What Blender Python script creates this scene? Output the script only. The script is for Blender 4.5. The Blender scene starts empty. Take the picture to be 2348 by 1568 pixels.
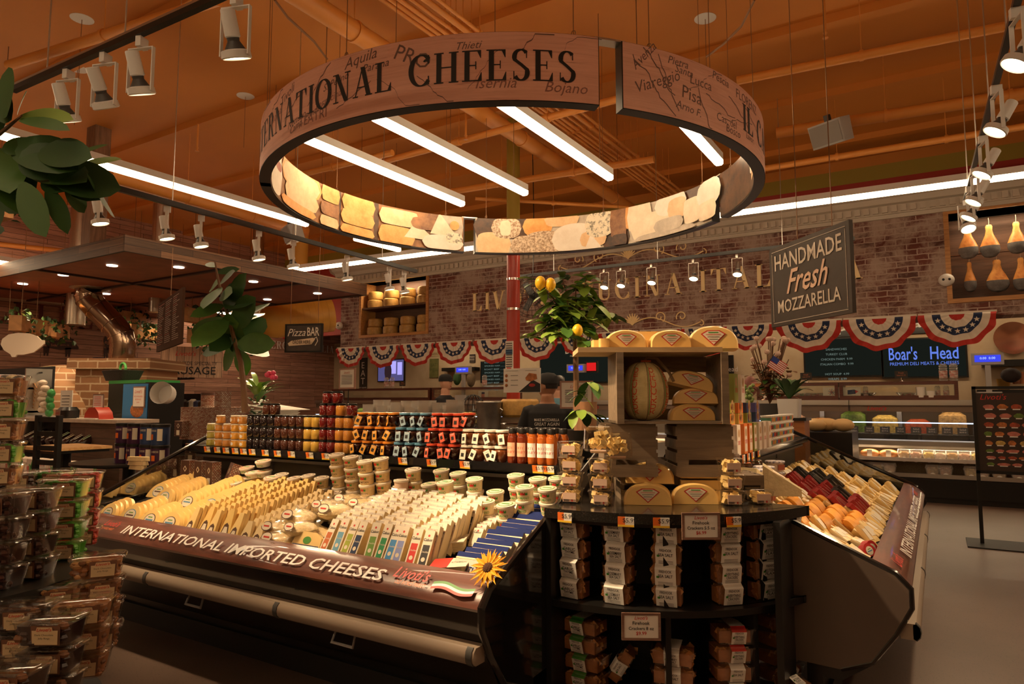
import bpy, math, random
from mathutils import Matrix, Vector, Euler
sc=bpy.context.scene; COL=sc.collection
PI=math.pi; R=math.radians; cos=math.cos; sin=math.sin
# ---------------------------------------------------------------- camera
F=1565.33; H=1.5
PIT=math.atan(136/F); YAW=math.atan(976/math.hypot(F,136))
cf=Vector((-sin(YAW)*cos(PIT),cos(YAW)*cos(PIT),sin(PIT)))
cr=Vector((cos(YAW),sin(YAW),0)); cu=cr.cross(cf)
def at(px,py,z=None,x=None,y=None,d=None):
    v=cf+cr*((px-1174)/F)+cu*((784-py)/F)
    t=(z-H)/v.z if z is not None else x/v.x if x is not None else y/v.y if y is not None else d
    return Vector((v.x*t,v.y*t,H+v.z*t))
cam=bpy.data.objects.new('camera',bpy.data.cameras.new('camera'))
cam.data.lens=24; cam.data.sensor_width=36; cam.data.clip_end=200
m=Matrix((cr,cu,-cf)).transposed().to_4x4(); m.translation=(0,0,H); cam.matrix_world=m
COL.objects.link(cam); sc.camera=cam
sc.view_settings.view_transform='Standard'; sc.view_settings.look='None'
# ---------------------------------------------------------------- materials
MATS={}
def nt(name):
    m=bpy.data.materials.new(name); m.use_nodes=True; t=m.node_tree; t.nodes.clear()
    o=t.nodes.new('ShaderNodeOutputMaterial'); return m,t,o
def N(t,k,**kw):
    n=t.nodes.new('ShaderNode'+k)
    for a,b in kw.items():
        if a in n.inputs: n.inputs[a].default_value=b
        elif hasattr(n,a): setattr(n,a,b)
        else: n.inputs[a.replace('_',' ')].default_value=b
    return n
def c4(c): return (c[0],c[1],c[2],1)
def coords(t,scale=(1,1,1),rot=(0,0,0),src='Object'):
    tc=N(t,'TexCoord'); mp=N(t,'Mapping'); mp.inputs['Scale'].default_value=scale; mp.inputs['Rotation'].default_value=rot
    t.links.new(tc.outputs[src],mp.inputs[0]); return mp.outputs[0]
def noise(t,co,scale,detail=3,rough=.55,dist=0):
    n=N(t,'TexNoise'); n.inputs['Scale'].default_value=scale; n.inputs['Detail'].default_value=detail; n.inputs['Roughness'].default_value=rough; n.inputs['Distortion'].default_value=dist
    t.links.new(co,n.inputs['Vector']); return n.outputs['Fac']
def ramp(t,fac,stops):
    n=N(t,'ValToRGB'); e=n.color_ramp.elements
    while len(e)<len(stops): e.new(.5)
    for i,(p,c) in enumerate(stops): e[i].position=p; e[i].color=c4(c)
    t.links.new(fac,n.inputs[0]); return n.outputs[0]
def mixc(t,f,a,b,mode='MIX'):
    n=N(t,'Mix',data_type='RGBA',blend_type=mode)
    for s,v in ((0,f),(6,a),(7,b)):
        if isinstance(v,(int,float)): n.inputs[s].default_value=v
        elif isinstance(v,tuple): n.inputs[s].default_value=c4(v)
        else: t.links.new(v,n.inputs[s])
    return n.outputs[2]
def bump(t,h,s,d=.01):
    n=N(t,'Bump'); n.inputs['Strength'].default_value=s; n.inputs['Distance'].default_value=d
    t.links.new(h,n.inputs['Height']); return n.outputs[0]
def bsdf(t,o,col,rough=.5,metal=0,nrm=None,spec=.5,sss=0,coat=0,trans=0):
    b=N(t,'BsdfPrincipled')
    if isinstance(col,tuple): b.inputs['Base Color'].default_value=c4(col)
    else: t.links.new(col,b.inputs['Base Color'])
    if isinstance(rough,(int,float)): b.inputs['Roughness'].default_value=rough
    else: t.links.new(rough,b.inputs['Roughness'])
    b.inputs['Metallic'].default_value=metal; b.inputs['Specular IOR Level'].default_value=spec
    b.inputs['Coat Weight'].default_value=coat
    if nrm is not None: t.links.new(nrm,b.inputs['Normal'])
    t.links.new(b.outputs[0],o.inputs[0]); return b
def mat(name,col,rough=.5,metal=0,var=0,vs=8,bm=0,bs=60,spec=.5,coat=0,stretch=(1,1,1),col2=None):
    """plain procedural surface: base colour, optional noise mottling towards col2 and optional bump"""
    if name in MATS: return MATS[name]
    m,t,o=nt(name); c=col; nr=None
    if var or bm: co=coords(t,stretch)
    if var:
        d=col2 or tuple(x*(1-var) for x in col)
        c=ramp(t,noise(t,co,vs,4),[(.3,d),(.7,col)])
    if bm: nr=bump(t,noise(t,co,bs,2),bm)
    bsdf(t,o,c,rough,metal,nr,spec,coat=coat); MATS[name]=m; return m
def emat(name,col,s):
    if name in MATS: return MATS[name]
    m,t,o=nt(name); e=N(t,'Emission'); e.inputs[0].default_value=c4(col); e.inputs[1].default_value=s
    t.links.new(e.outputs[0],o.inputs[0]); MATS[name]=m; return m
def clear(name,tint=(.96,.96,.96),refl=.14,rough=.08,haze=0,hz=(.8,.8,.8)):
    if name in MATS: return MATS[name]
    m,t,o=nt(name); a=N(t,'BsdfTransparent'); a.inputs[0].default_value=c4(tint)
    g=N(t,'BsdfGlossy'); g.inputs['Roughness'].default_value=rough; g.inputs[0].default_value=(1,1,1,1)
    fr=N(t,'LayerWeight'); fr.inputs[0].default_value=.35
    mr=N(t,'MapRange'); mr.inputs['To Min'].default_value=refl*.4; mr.inputs['To Max'].default_value=min(1,refl*4)
    t.links.new(fr.outputs['Facing'],mr.inputs[0])
    x=N(t,'MixShader'); t.links.new(mr.outputs[0],x.inputs[0]); t.links.new(a.outputs[0],x.inputs[1]); t.links.new(g.outputs[0],x.inputs[2])
    out=x
    if haze:
        d=N(t,'BsdfDiffuse'); d.inputs[0].default_value=c4(hz); y=N(t,'MixShader'); y.inputs[0].default_value=haze
        t.links.new(x.outputs[0],y.inputs[1]); t.links.new(d.outputs[0],y.inputs[2]); out=y
    t.links.new(out.outputs[0],o.inputs[0]); MATS[name]=m; return m
# ---------------------------------------------------------------- text
_tx={}
def glyphs(s,bold=0,shear=0,sp=1):
    bold=min(bold,.011); k=(s,bold,shear,sp)
    if k not in _tx:
        c=bpy.data.curves.new('t','FONT'); c.body=s; c.size=1; c.offset=bold; c.shear=shear; c.space_character=sp; c.resolution_u=2
        o=bpy.data.objects.new('t',c); COL.objects.link(o); dg=bpy.context.evaluated_depsgraph_get(); dg.update()
        me=o.evaluated_get(dg).to_mesh(); v=[(p.co.x,p.co.y) for p in me.vertices]; f=[tuple(p.vertices) for p in me.polygons]
        o.evaluated_get(dg).to_mesh_clear(); bpy.data.objects.remove(o); bpy.data.curves.remove(c)
        _tx[k]=(v,f)
    return _tx[k]
# didone serif letters drawn with a pen that is thick on verticals
def pen(pts,tk=.17,tn=.035):
    V=[];n=len(pts)
    for i,p in enumerate(pts):
        a=pts[max(0,i-1)]; b=pts[min(n-1,i+1)]; dx,dy=b[0]-a[0],b[1]-a[1]; L=math.hypot(dx,dy) or 1
        w=(tn+(tk-tn)*(abs(dy)/L)**1.6)/2; V+=[(p[0]-dy/L*w,p[1]+dx/L*w),(p[0]+dy/L*w,p[1]-dx/L*w)]
    return V,[(2*i,2*i+1,2*i+3,2*i+2) for i in range(n-1)]
def arcp(cx,cy,rx,ry,a0,a1,n=20): return [(cx+rx*cos(R(a0+(a1-a0)*i/n)),cy+ry*sin(R(a0+(a1-a0)*i/n))) for i in range(n+1)]
def rc(x0,y0,x1,y1): return [(x0,y0),(x1,y0),(x1,y1),(x0,y1)],[(0,1,2,3)]
def dg_(x0,y0,x1,y1,w): return [(x0-w/2,y0),(x0+w/2,y0),(x1+w/2,y1),(x1-w/2,y1)],[(0,1,2,3)]
TK=.16;TN=.04
def st(x,y0=0,y1=1,w=TK,s=1,top=1,bot=1):
    o=[rc(x-w/2,y0,x+w/2,y1)]; e=.075
    if bot:o.append(rc(x-w/2-e,y0,x+w/2+e,y0+TN))
    if top:o.append(rc(x-w/2-e,y1-TN,x+w/2+e,y1))
    return o
def serif_glyph(ch):
    g=[]; w=.6
    if ch=='I': g=st(.17);w=.34
    elif ch=='L': g=st(.18)+[rc(.1,0,.62,TN),([(.5,TN),(.62,TN),(.62,.28),(.6,.28)],[(0,1,2,3)])];w=.66
    elif ch=='E': g=st(.18)+[rc(.1,0,.64,TN),rc(.1,1-TN,.62,1),rc(.2,.49,.46,.53),rc(.44,.38,.47,.64),([(.52,TN),(.64,TN),(.64,.28),(.62,.28)],[(0,1,2,3)]),([(.5,1-TN),(.62,1-TN),(.62,.74),(.6,.74)],[(0,1,2,3)])];w=.7
    elif ch=='T': g=st(.36,top=0)+[rc(.03,1-TN,.69,1),([(.03,1-TN),(.15,1-TN),(.05,.72),(.03,.72)],[(0,1,2,3)]),([(.57,1-TN),(.69,1-TN),(.69,.72),(.67,.72)],[(0,1,2,3)])];w=.74
    elif ch=='H': g=st(.18)+st(.66)+[rc(.2,.49,.64,.53)];w=.84
    elif ch=='N': g=[rc(.13,0,.13+TN,1),rc(.64,0,.64+TN,1),rc(.03,0,.27,TN),rc(.0,1-TN,.2,1),rc(.54,1-TN,.78,1),dg_(.61,0,.17,1,.17)];w=.82
    elif ch=='A': g=[dg_(.12,0,.4,1,.045),dg_(.66,0,.4,1,.17),rc(.2,.3,.58,.34),rc(.02,0,.24,TN),rc(.52,0,.8,TN)];w=.82
    elif ch=='V': g=[dg_(.38,0,.14,1,.17),dg_(.4,0,.66,1,.045),rc(0,1-TN,.28,1),rc(.55,1-TN,.77,1)];w=.78
    elif ch=='M': g=[rc(.13,0,.17,1),rc(.03,0,.27,TN),dg_(.46,0,.16,1,.15),dg_(.47,0,.78,1,.045)]+st(.84);w=1.02
    elif ch=='R': g=st(.18)+[pen([(.2,.98),(.36,.98)]+arcp(.38,.755,.17,.225,90,-90,12)+[(.2,.53)],.16,TN),dg_(.62,0,.42,.53,.14),rc(.55,0,.75,TN)];w=.76
    elif ch=='P': g=st(.18)+[pen([(.2,.98),(.36,.98)]+arcp(.38,.735,.19,.245,90,-90,12)+[(.2,.49)],.16,TN)];w=.66
    elif ch=='O': g=[pen(arcp(.42,.5,.33,.5,0,360,32),.17,TN)];w=.84
    elif ch=='C': g=[pen(arcp(.43,.5,.34,.5,42,318,26),.17,TN),rc(.66,.7,.7,.98),rc(.66,.02,.7,.3),pen(arcp(.6,.76,.06,.06,0,180,6),.08,.08)];w=.78
    elif ch=='U': g=[rc(.11,.3,.27,1),rc(.03,1-TN,.35,1),rc(.61,.3,.65,1),rc(.53,1-TN,.73,1),pen([(.19,.3)]+arcp(.41,.26,.22,.24,180,300,12),.16,.05),pen(arcp(.41,.26,.22,.24,300,360,6)+[(.63,.32)],.05,.04)];w=.78
    elif ch=='S':
        p=arcp(.33,.75,.2,.24,35,200,12)+[(.2,.62),(.34,.51),(.46,.4)]+arcp(.33,.26,.2,.25,20,-150,12)
        g=[pen(p,.15,.05),rc(.49,.72,.52,.97),rc(.1,.03,.13,.3)];w=.62
    elif ch=="'": g=[dg_(.08,.72,.1,1,.07)];w=.2
    elif ch==' ': w=.45
    return g,w
def serif(s,sp=.06):
    V=[];Fc=[];x=0
    for ch in s:
        g,w=serif_glyph(ch)
        for v,f in g:
            b=len(V); V+=[(x+a,c) for a,c in v]; Fc+=[tuple(i+b for i in q) for q in f]
        x+=w+sp
    return V,Fc,x-sp
# ---------------------------------------------------------------- mesh builder
def rr(w,d,r,n=3):
    o=[]
    for sx,sy,a in ((1,1,0),(-1,1,90),(-1,-1,180),(1,-1,270)):
        for i in range(n+1):
            b=R(a+90*i/n); o.append((sx*(w/2-r)+r*cos(b),sy*(d/2-r)+r*sin(b)))
    return o
def circ(r,n=16,ry=None): return [(r*cos(2*PI*i/n),(ry or r)*sin(2*PI*i/n)) for i in range(n)]
class MB:
    def __init__(s): s.v=[];s.f=[];s.m=[];s.M=Matrix()
    def add(s,V,Fc,m=0):
        b=len(s.v); s.v+=[s.M@Vector(p) for p in V]; s.f+=[tuple(i+b for i in q) for q in Fc]; s.m+=[m]*len(Fc); return s
    def box(s,x0,y0,z0,x1,y1,z1,m=0):
        V=[(x,y,z) for z in (z0,z1) for x,y in ((x0,y0),(x1,y0),(x1,y1),(x0,y1))]
        return s.add(V,[(3,2,1,0),(4,5,6,7),(0,1,5,4),(1,2,6,5),(2,3,7,6),(3,0,4,7)],m)
    def cb(s,c,d,m=0,rz=0,rx=0,ry=0):
        o=s.M.copy(); s.M=s.M@Matrix.Translation(c)@Euler((rx,ry,rz)).to_matrix().to_4x4()
        s.box(-d[0]/2,-d[1]/2,-d[2]/2,d[0]/2,d[1]/2,d[2]/2,m); s.M=o; return s
    def loft(s,secs,m=0,cap=(1,1)):
        """secs: list of (poly2d,z) or list of 3d rings"""
        rings=[[(p[0],p[1],z) for p in q] for q,z in secs] if isinstance(secs[0][1],(int,float)) else secs
        n=len(rings[0]);V=[p for r_ in rings for p in r_];Fc=[]
        for k in range(len(rings)-1):
            for i in range(n): j=(i+1)%n; Fc.append((k*n+i,k*n+j,(k+1)*n+j,(k+1)*n+i))
        if cap[0]: Fc.append(tuple(range(n-1,-1,-1)))
        if cap[1]: Fc.append(tuple((len(rings)-1)*n+i for i in range(n)))
        return s.add(V,Fc,m)
    def prism(s,poly,z0,z1,m=0,t=1,cap=(1,1)): return s.loft([(poly,z0),([(a*t,b*t) for a,b in poly],z1)],m,cap)
    def lathe(s,prof,n=20,m=0,cap=(1,1)): return s.loft([(circ(max(r,.0004),n),z) for r,z in prof],m,cap)
    def ext(s,poly,a0,a1,axis='x',m=0):
        """extrude a profile of (u,w) pairs along axis x (u=y,w=z) or y (u=x,w=z)"""
        f=(lambda a,p:(a,p[0],p[1])) if axis=='x' else (lambda a,p:(p[0],a,p[1]))
        return s.loft([[f(a0,p) for p in poly],[f(a1,p) for p in poly]],m)
    def tube(s,pts,r=.01,n=8,m=0,closed=False,cap=True):
        pts=[Vector(p) for p in pts];k=len(pts);rings=[];up=None
        for i in range(k):
            if closed: d=(pts[(i+1)%k]-pts[i-1])
            else: d=pts[min(k-1,i+1)]-pts[max(0,i-1)]
            d.normalize()
            if up is None: up=Vector((0,0,1)) if abs(d.z)<.9 else Vector((1,0,0))
            x=d.cross(up).normalized(); up=x.cross(d).normalized()
            q=r[i] if isinstance(r,(list,tuple)) else r
            rings.append([tuple(pts[i]+x*q*cos(2*PI*j/n)+up*q*sin(2*PI*j/n)) for j in range(n)])
        if closed: rings.append(rings[0])
        return s.loft(rings,m,(0,0) if closed or not cap else (1,1))
    def sheet(s,fn,nu,nv,m=0,cu_=False):
        V=[fn(i/nu,j/nv) for j in range(nv+1) for i in range(nu+1)]
        return s.add(V,[(j*(nu+1)+i,j*(nu+1)+i+1,(j+1)*(nu+1)+i+1,(j+1)*(nu+1)+i) for j in range(nv) for i in range(nu)],m)
    def ball(s,c,r,n=10,k=7,m=0):
        rx,ry,rz=(r,r,r) if isinstance(r,(int,float)) else r
        o=s.M.copy(); s.M=s.M@Matrix.Translation(c)
        s.loft([([(rx*sin(PI*(j+.02)/(k+.04))*cos(2*PI*i/n),ry*sin(PI*(j+.02)/(k+.04))*sin(2*PI*i/n)) for i in range(n)],-rz*cos(PI*j/k)) for j in range(k+1)],m)
        s.M=o; return s
    def text(s,t,o,right,up,size,m=0,align='c',bold=0,shear=0,ser=False,w=None,sp=1,map=None,off=0):
        if ser:
            v,f,W=serif(t); sz=size; x0=0
            if shear: v=[(a+b*shear,b) for a,b in v]
        else:
            v,f=glyphs(t,bold,shear,sp); sz=size*1.37
            if not v: return s
            x0=min(a for a,b in v); W=max(a for a,b in v)-x0
        kx=sz
        if w: kx=w/W
        sh={'c':W/2,'l':0,'r':W}[align]; o=Vector(o) if o else Vector(); right=Vector(right).normalized(); up=Vector(up).normalized()
        P=[((a-x0-sh)*kx,b*sz) for a,b in v]
        V=[map(*p) for p in P] if map else [o+right*a+up*b for a,b in P]
        return s.add(V,f,m)
    def mesh(s,mats,name='m',smooth=.6):
        me=bpy.data.meshes.new(name); me.from_pydata([tuple(p) for p in s.v],[],s.f)
        if not isinstance(mats,(list,tuple)): mats=[mats]
        for q in mats: me.materials.append(q)
        me.polygons.foreach_set('material_index',s.m); me.update()
        if smooth: me.shade_smooth(); me.set_sharp_from_angle(angle=smooth)
        return me
    def obj(s,name,mats,parent=None,smooth=.6):
        o=bpy.data.objects.new(name,s.mesh(mats,name,smooth)); COL.objects.link(o); o.parent=parent; return o
def tag(o,label=None,cat=None,group=None,kind=None):
    if label:o['label']=label
    if cat:o['category']=cat
    if group:o['group']=group
    if kind:o['kind']=kind
    return o
def struct(o): o['kind']='structure'; return o
def thing(name,label,cat,loc=(0,0,0),rz=0,group=None,rx=0,ry=0):
    o=bpy.data.objects.new(name,None); o.empty_display_size=.1; COL.objects.link(o); o.location=loc; o.rotation_euler=(rx,ry,rz)
    return tag(o,label,cat,group)
def put(o,loc,rz=0,rx=0,ry=0,s=None):
    o.location=loc; o.rotation_euler=(rx,ry,rz)
    if s:o.scale=(s,s,s) if isinstance(s,(int,float)) else s
    return o
def inst(P,loc,label,cat,rz=0,group=None,rx=0,ry=0,s=None,par=None):
    """P = (name, mesh or None, [child P...]); every instance is separate objects sharing mesh data"""
    o=bpy.data.objects.new(P[0],P[1]); COL.objects.link(o)
    if par is not None: o.parent=par
    else:
        put(o,loc,rz,rx,ry,s); tag(o,label,cat,group)
    if len(P)>3 and P[3]: o['label']=P[3]
    for c in P[2]: inst(c,None,None,None,par=o)
    return o
ORD=['','first','second','third','fourth','fifth','sixth','seventh','eighth','ninth','tenth','eleventh','twelfth','thirteenth','fourteenth','fifteenth','sixteenth','seventeenth','eighteenth','nineteenth','twentieth']
def nth(n): return ORD[n] if n<len(ORD) else ('twenty-'+ORD[n-20] if n<30 else 'thirtieth' if n==30 else 'thirty-'+ORD[n-30] if n<40 else 'fortieth' if n==40 else 'forty-'+ORD[n-40])
def lvl(i,n): return 'on top' if i==n-1 else 'at the bottom' if i==0 else 'second up' if i==1 else nth(i+1)+' up'
rnd=random.Random(5)
U=rnd.uniform
X=Vector((1,0,0));Y=Vector((0,1,0));Z=Vector((0,0,1))
# ================================================================ palette
LC=(1,.70,.40)
black=mat('black_laminate',(.012,.011,.010),.32,spec=.4); blackm=mat('black_matt',(.015,.014,.013),.6)
blackg=mat('black_gloss',(.01,.009,.009),.12,coat=.5); steel=mat('brushed_steel',(.6,.57,.52),.3,1,bm=.1,bs=200)
chrome=mat('chrome',(.8,.78,.75),.12,1); whitep=mat('white_paint',(.75,.73,.70),.4); cream=mat('cream_paint',(.72,.62,.5),.5,var=.12,vs=3)
greyp=mat('grey_plastic',(.42,.41,.40),.4); dgrey=mat('dark_grey',(.06,.058,.055),.5); paper=mat('paper',(.8,.76,.7),.6)
redp=mat('red_paint',(.42,.035,.015),.3); ink=mat('black_ink',(.012,.01,.01),.6); redink=mat('red_ink',(.55,.03,.02),.5)
greenink=mat('green_ink',(.06,.28,.04),.5); orangei=mat('orange_ink',(.8,.16,.015),.5); whitei=mat('white_ink',(.85,.83,.8),.5); blueink=mat('blue_ink',(.02,.05,.3),.5)
yellowi=mat('yellow_ink',(.8,.5,.03),.5); goldl=mat('gold_letter',(.95,.74,.4),.5); ceilc=mat('ceiling_paint',(.62,.225,.035),.65,var=.12,vs=.6,bm=.05,bs=3)
pipec=mat('pipe_paint',(.66,.26,.05),.45); wirem=mat('wire',(.25,.12,.05),.5,.3); lamp=emat('lamp_diffuser',(1,.72,.43),15); lens=emat('spot_lens',(1,.8,.5),9)
cl=clear('clear_plastic'); clh=clear('hazy_plastic',haze=.3,hz=(.75,.73,.7)); glass=clear('glass',(.93,.95,.93),.1,.02)
wrap=clear('plastic_wrap',(.99,.98,.96),.1,.25)
def planks(name,c1,c2,c3,w=1.6,h=.14,plane='xz',rough=.6):
    m,t,o=nt(name); tc=N(t,'TexCoord'); s=N(t,'SeparateXYZ'); t.links.new(tc.outputs['Object'],s.inputs[0]); cb=N(t,'CombineXYZ')
    for i,a in enumerate(plane): t.links.new(s.outputs[a.upper()],cb.inputs[i])
    b=N(t,'TexBrick'); b.offset=.37; b.offset_frequency=2
    b.inputs['Color1'].default_value=(0,0,0,1); b.inputs['Color2'].default_value=(1,1,1,1); b.inputs['Mortar'].default_value=(.5,.5,.5,1)
    b.inputs['Scale'].default_value=1; b.inputs['Brick Width'].default_value=w; b.inputs['Row Height'].default_value=h; b.inputs['Mortar Size'].default_value=.004
    t.links.new(cb.outputs[0],b.inputs['Vector'])
    base=ramp(t,b.outputs['Color'],[(0,c1),(.5,c2),(1,c3)])
    mp=N(t,'Mapping'); mp.inputs['Scale'].default_value=(.6,9,9); t.links.new(cb.outputs[0],mp.inputs[0])
    g=noise(t,mp.outputs[0],3,6,.7,.6); gr=ramp(t,g,[(.3,(.45,.42,.4)),(.7,(1,1,1))])
    c=mixc(t,1,base,gr,'MULTIPLY'); c=mixc(t,b.outputs['Fac'],c,(.03,.015,.01))
    bsdf(t,o,c,rough,nrm=bump(t,g,.15)); MATS[name]=m; return m
def wood(name,c1,c2,rough=.5,scale=(1,12,12),vs=2.2,bmp=.1,coat=0):
    if name in MATS: return MATS[name]
    m,t,o=nt(name); co=coords(t,scale); n=noise(t,co,vs,6,.65,.8)
    bsdf(t,o,ramp(t,n,[(.3,c1),(.62,c2)]),rough,nrm=bump(t,n,bmp),coat=coat); MATS[name]=m; return m
def brick(name,plane,w,h,ms,cols,mort,wash=0,rough=.8):
    m,t,o=nt(name); tc=N(t,'TexCoord'); s=N(t,'SeparateXYZ'); t.links.new(tc.outputs['Object'],s.inputs[0]); cb=N(t,'CombineXYZ')
    for i,a in enumerate(plane): t.links.new(s.outputs[a.upper()],cb.inputs[i])
    nz=N(t,'TexNoise'); nz.inputs['Scale'].default_value=7; t.links.new(cb.outputs[0],nz.inputs['Vector'])
    v=N(t,'VectorMath',operation='MULTIPLY_ADD'); v.inputs[1].default_value=(.03,.03,0); t.links.new(nz.outputs['Color'],v.inputs[0]); t.links.new(cb.outputs[0],v.inputs[2])
    b=N(t,'TexBrick'); b.inputs['Color1'].default_value=(0,0,0,1); b.inputs['Color2'].default_value=(1,1,1,1); b.inputs['Mortar'].default_value=(.5,.5,.5,1)
    b.inputs['Scale'].default_value=1; b.inputs['Brick Width'].default_value=w; b.inputs['Row Height'].default_value=h; b.inputs['Mortar Size'].default_value=ms; b.inputs['Mortar Smooth'].default_value=.2
    t.links.new(v.outputs[0],b.inputs['Vector'])
    n1=noise(t,cb.outputs[0],9,6,.7)
    base=ramp(t,b.outputs['Color'],[(0,cols[0]),(.45,cols[1]),(.8,cols[2]),(1,cols[1])])
    base=mixc(t,n1,base,tuple(x*.6 for x in cols[1]))
    if wash:
        n2=noise(t,cb.outputs[0],2.2,7,.75,.4); wf=ramp(t,n2,[(.42,(0,0,0)),(.58,(wash,wash,wash))]); base=mixc(t,wf,base,mort)
    c=mixc(t,b.outputs['Fac'],base,mort); bsdf(t,o,c,rough,nrm=bump(t,n1,.1)); MATS[name]=m; return m
wallbrick=brick('printed_whitewashed_brick','xz',.3,.092,.009,[(.13,.035,.025),(.2,.055,.038),(.07,.045,.038)],(.42,.31,.26),.9)
sidebrick=brick('printed_brick_side','yz',.3,.092,.009,[(.2,.08,.06),(.3,.14,.1),(.13,.07,.06)],(.45,.36,.3),.9)
ovenbrick=brick('oven_brick','xz',.34,.13,.014,[(.32,.14,.06),(.42,.2,.09),(.28,.13,.06)],(.55,.4,.25),0)
# ================================================================ shell
m,t,o=nt('terrazzo_floor'); co=coords(t)
v=N(t,'TexVoronoi'); v.inputs['Scale'].default_value=85; t.links.new(co,v.inputs['Vector'])
sp=ramp(t,v.outputs['Distance'],[(.16,(1,1,1)),(.24,(0,0,0))]); n0=noise(t,co,34,3,.6); n1=noise(t,co,1.1,3)
base=ramp(t,n1,[(.3,(.125,.083,.062)),(.7,(.165,.11,.084))]); base=mixc(t,mixc(t,1,sp,ramp(t,n0,[(.45,(0,0,0)),(.55,(.85,.85,.85))]),'MULTIPLY'),base,(.015,.01,.008))
bsdf(t,o,base,.42,spec=.4); MATS['floor']=m
struct(MB().box(-16.2,-5,-.1,7,16.5,0).obj('floor',MATS['floor'],smooth=0))
CZ=5.78
struct(MB().box(-16.2,-5,CZ,7,16.5,CZ+.1).obj('ceiling',ceilc,smooth=0))
wl=planks('printed_plank_wall',(.5,.24,.16),(.66,.36,.25),(.38,.18,.12),1.5,.11,'yz')
struct(MB().box(-16.2,-5,0,-16,16.5,CZ).obj('wall_left',wl,smooth=0))
stucco=mat('stucco',(.62,.5,.34),.7,var=.25,vs=2,col2=(.5,.37,.23),bm=.1,bs=12)
ww=MB().box(-16,15.2,0,7,15.4,3.3,0)
struct(ww.obj('wall_back',stucco,smooth=0))
struct(MB().box(7,-5,0,7.2,16.5,CZ).obj('wall_right',cream,smooth=0)); struct(MB().box(-16,-5.2,0,7,-5,CZ).obj('wall_front',cream,smooth=0))
# upper wall: red then olive bands, orange above
up=MB(); up.box(-16,13.2,3.3,7,13.4,5.34,0).box(-16,13.2,5.34,7,13.4,5.6,1).box(-16,13.2,5.6,7,13.4,CZ,2)
struct(up.obj('wall_upper',[mat('red_wall',(.38,.03,.02),.6),mat('olive_wall',(.34,.24,.03),.6),ceilc],smooth=0))
# brick bulkhead over the deli
BY=12.6; bx0=-13.05
P0=at(830,700,y=BY).x;P1=at(978,700,y=BY).x; PZ0=3.16;PZ1=4.5; Q0=at(2180,600,y=BY).x; Q1=Q0+1.75; QZ0=3.09;QZ1=4.44
b=MB(); BT=.55
for x0,x1,z0,z1 in ((bx0,P0,2.8,4.55),(P0,P1,2.8,PZ0),(P0,P1,PZ1,4.55),(P1,Q0,2.8,4.55),(Q0,Q1,2.8,QZ0),(Q0,Q1,QZ1,4.55),(Q1,6.9,2.8,4.55)): b.box(x0,BY,z0,x1,BY+BT,z1,0)
struct(b.obj('wall_bulkhead',wallbrick,smooth=0))
b=MB(); b.add([(bx0,BY,2.8),(bx0,BY,4.55),(bx0-1.1,BY+2,4.55),(bx0-1.1,BY+2,2.8)],[(0,1,2,3)]); b.text('GRILL',(bx0-.25,BY+.44,3.7),(0,0,1),(1.1,-2,0),.17,1,bold=.02)
b.text('BAR',(bx0-.42,BY+.76,3.3),(0,0,1),(1.1,-2,0),.17,1,bold=.02); struct(b.obj('wall_bulkhead_return',[sidebrick,mat('plum_ink',(.12,.03,.05),.6)],smooth=0))
# cornice with dentils
corn=mat('cornice_plaster',(.55,.48,.4),.6); prof=[(0,0),(-.05,0),(-.06,.06),(-.10,.06),(-.10,.2),(-.16,.22),(-.2,.3),(-.3,.34),(-.34,.42),(-.34,.47),(0,.47)]
c=MB(); c.ext([(BY+u,4.48+w) for u,w in prof],bx0-.05,6.9,'x')
for i in range(150): c.box(bx0+.05+i*.133,BY-.145,4.56,bx0+.05+i*.133+.08,BY-.1,4.66)
struct(c.obj('trim_1',corn))
c=MB(); c.M=Matrix.Translation((bx0,BY,4.48))@Euler((0,0,R(118.8))).to_matrix().to_4x4(); c.ext([(-u,w) for u,w in prof],0,2.3,'x'); 
struct(c.obj('trim_2',corn))
# red steel columns
for (px,y,x0,lab) in ((1177,8.6,.1,'red round steel column behind the cheese ring sign'),(340,10.2,.11,'red square steel column beside the pizza oven hood')):
    p=at(px,920,y=y); t_=thing('support_column',lab,'column',(p.x,p.y,0)); q=MB()
    q.prism(circ(.1,20) if px>1000 else rr(.24,.24,.01,1),0,3.9); q.obj('shaft',redp,t_)
    q=MB(); q.prism(circ(.101,20) if px>1000 else rr(.25,.25,.02,1),3.9,CZ); q.obj('upper_shaft',mat('olive_wall',(.34,.24,.03),.6) if px>1000 else steel,t_)
    if px>1000:
        for zz in (2.85,3.3): MB().prism(circ(.106,20),zz,zz+.035).obj('strap',chrome,t_)
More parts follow.
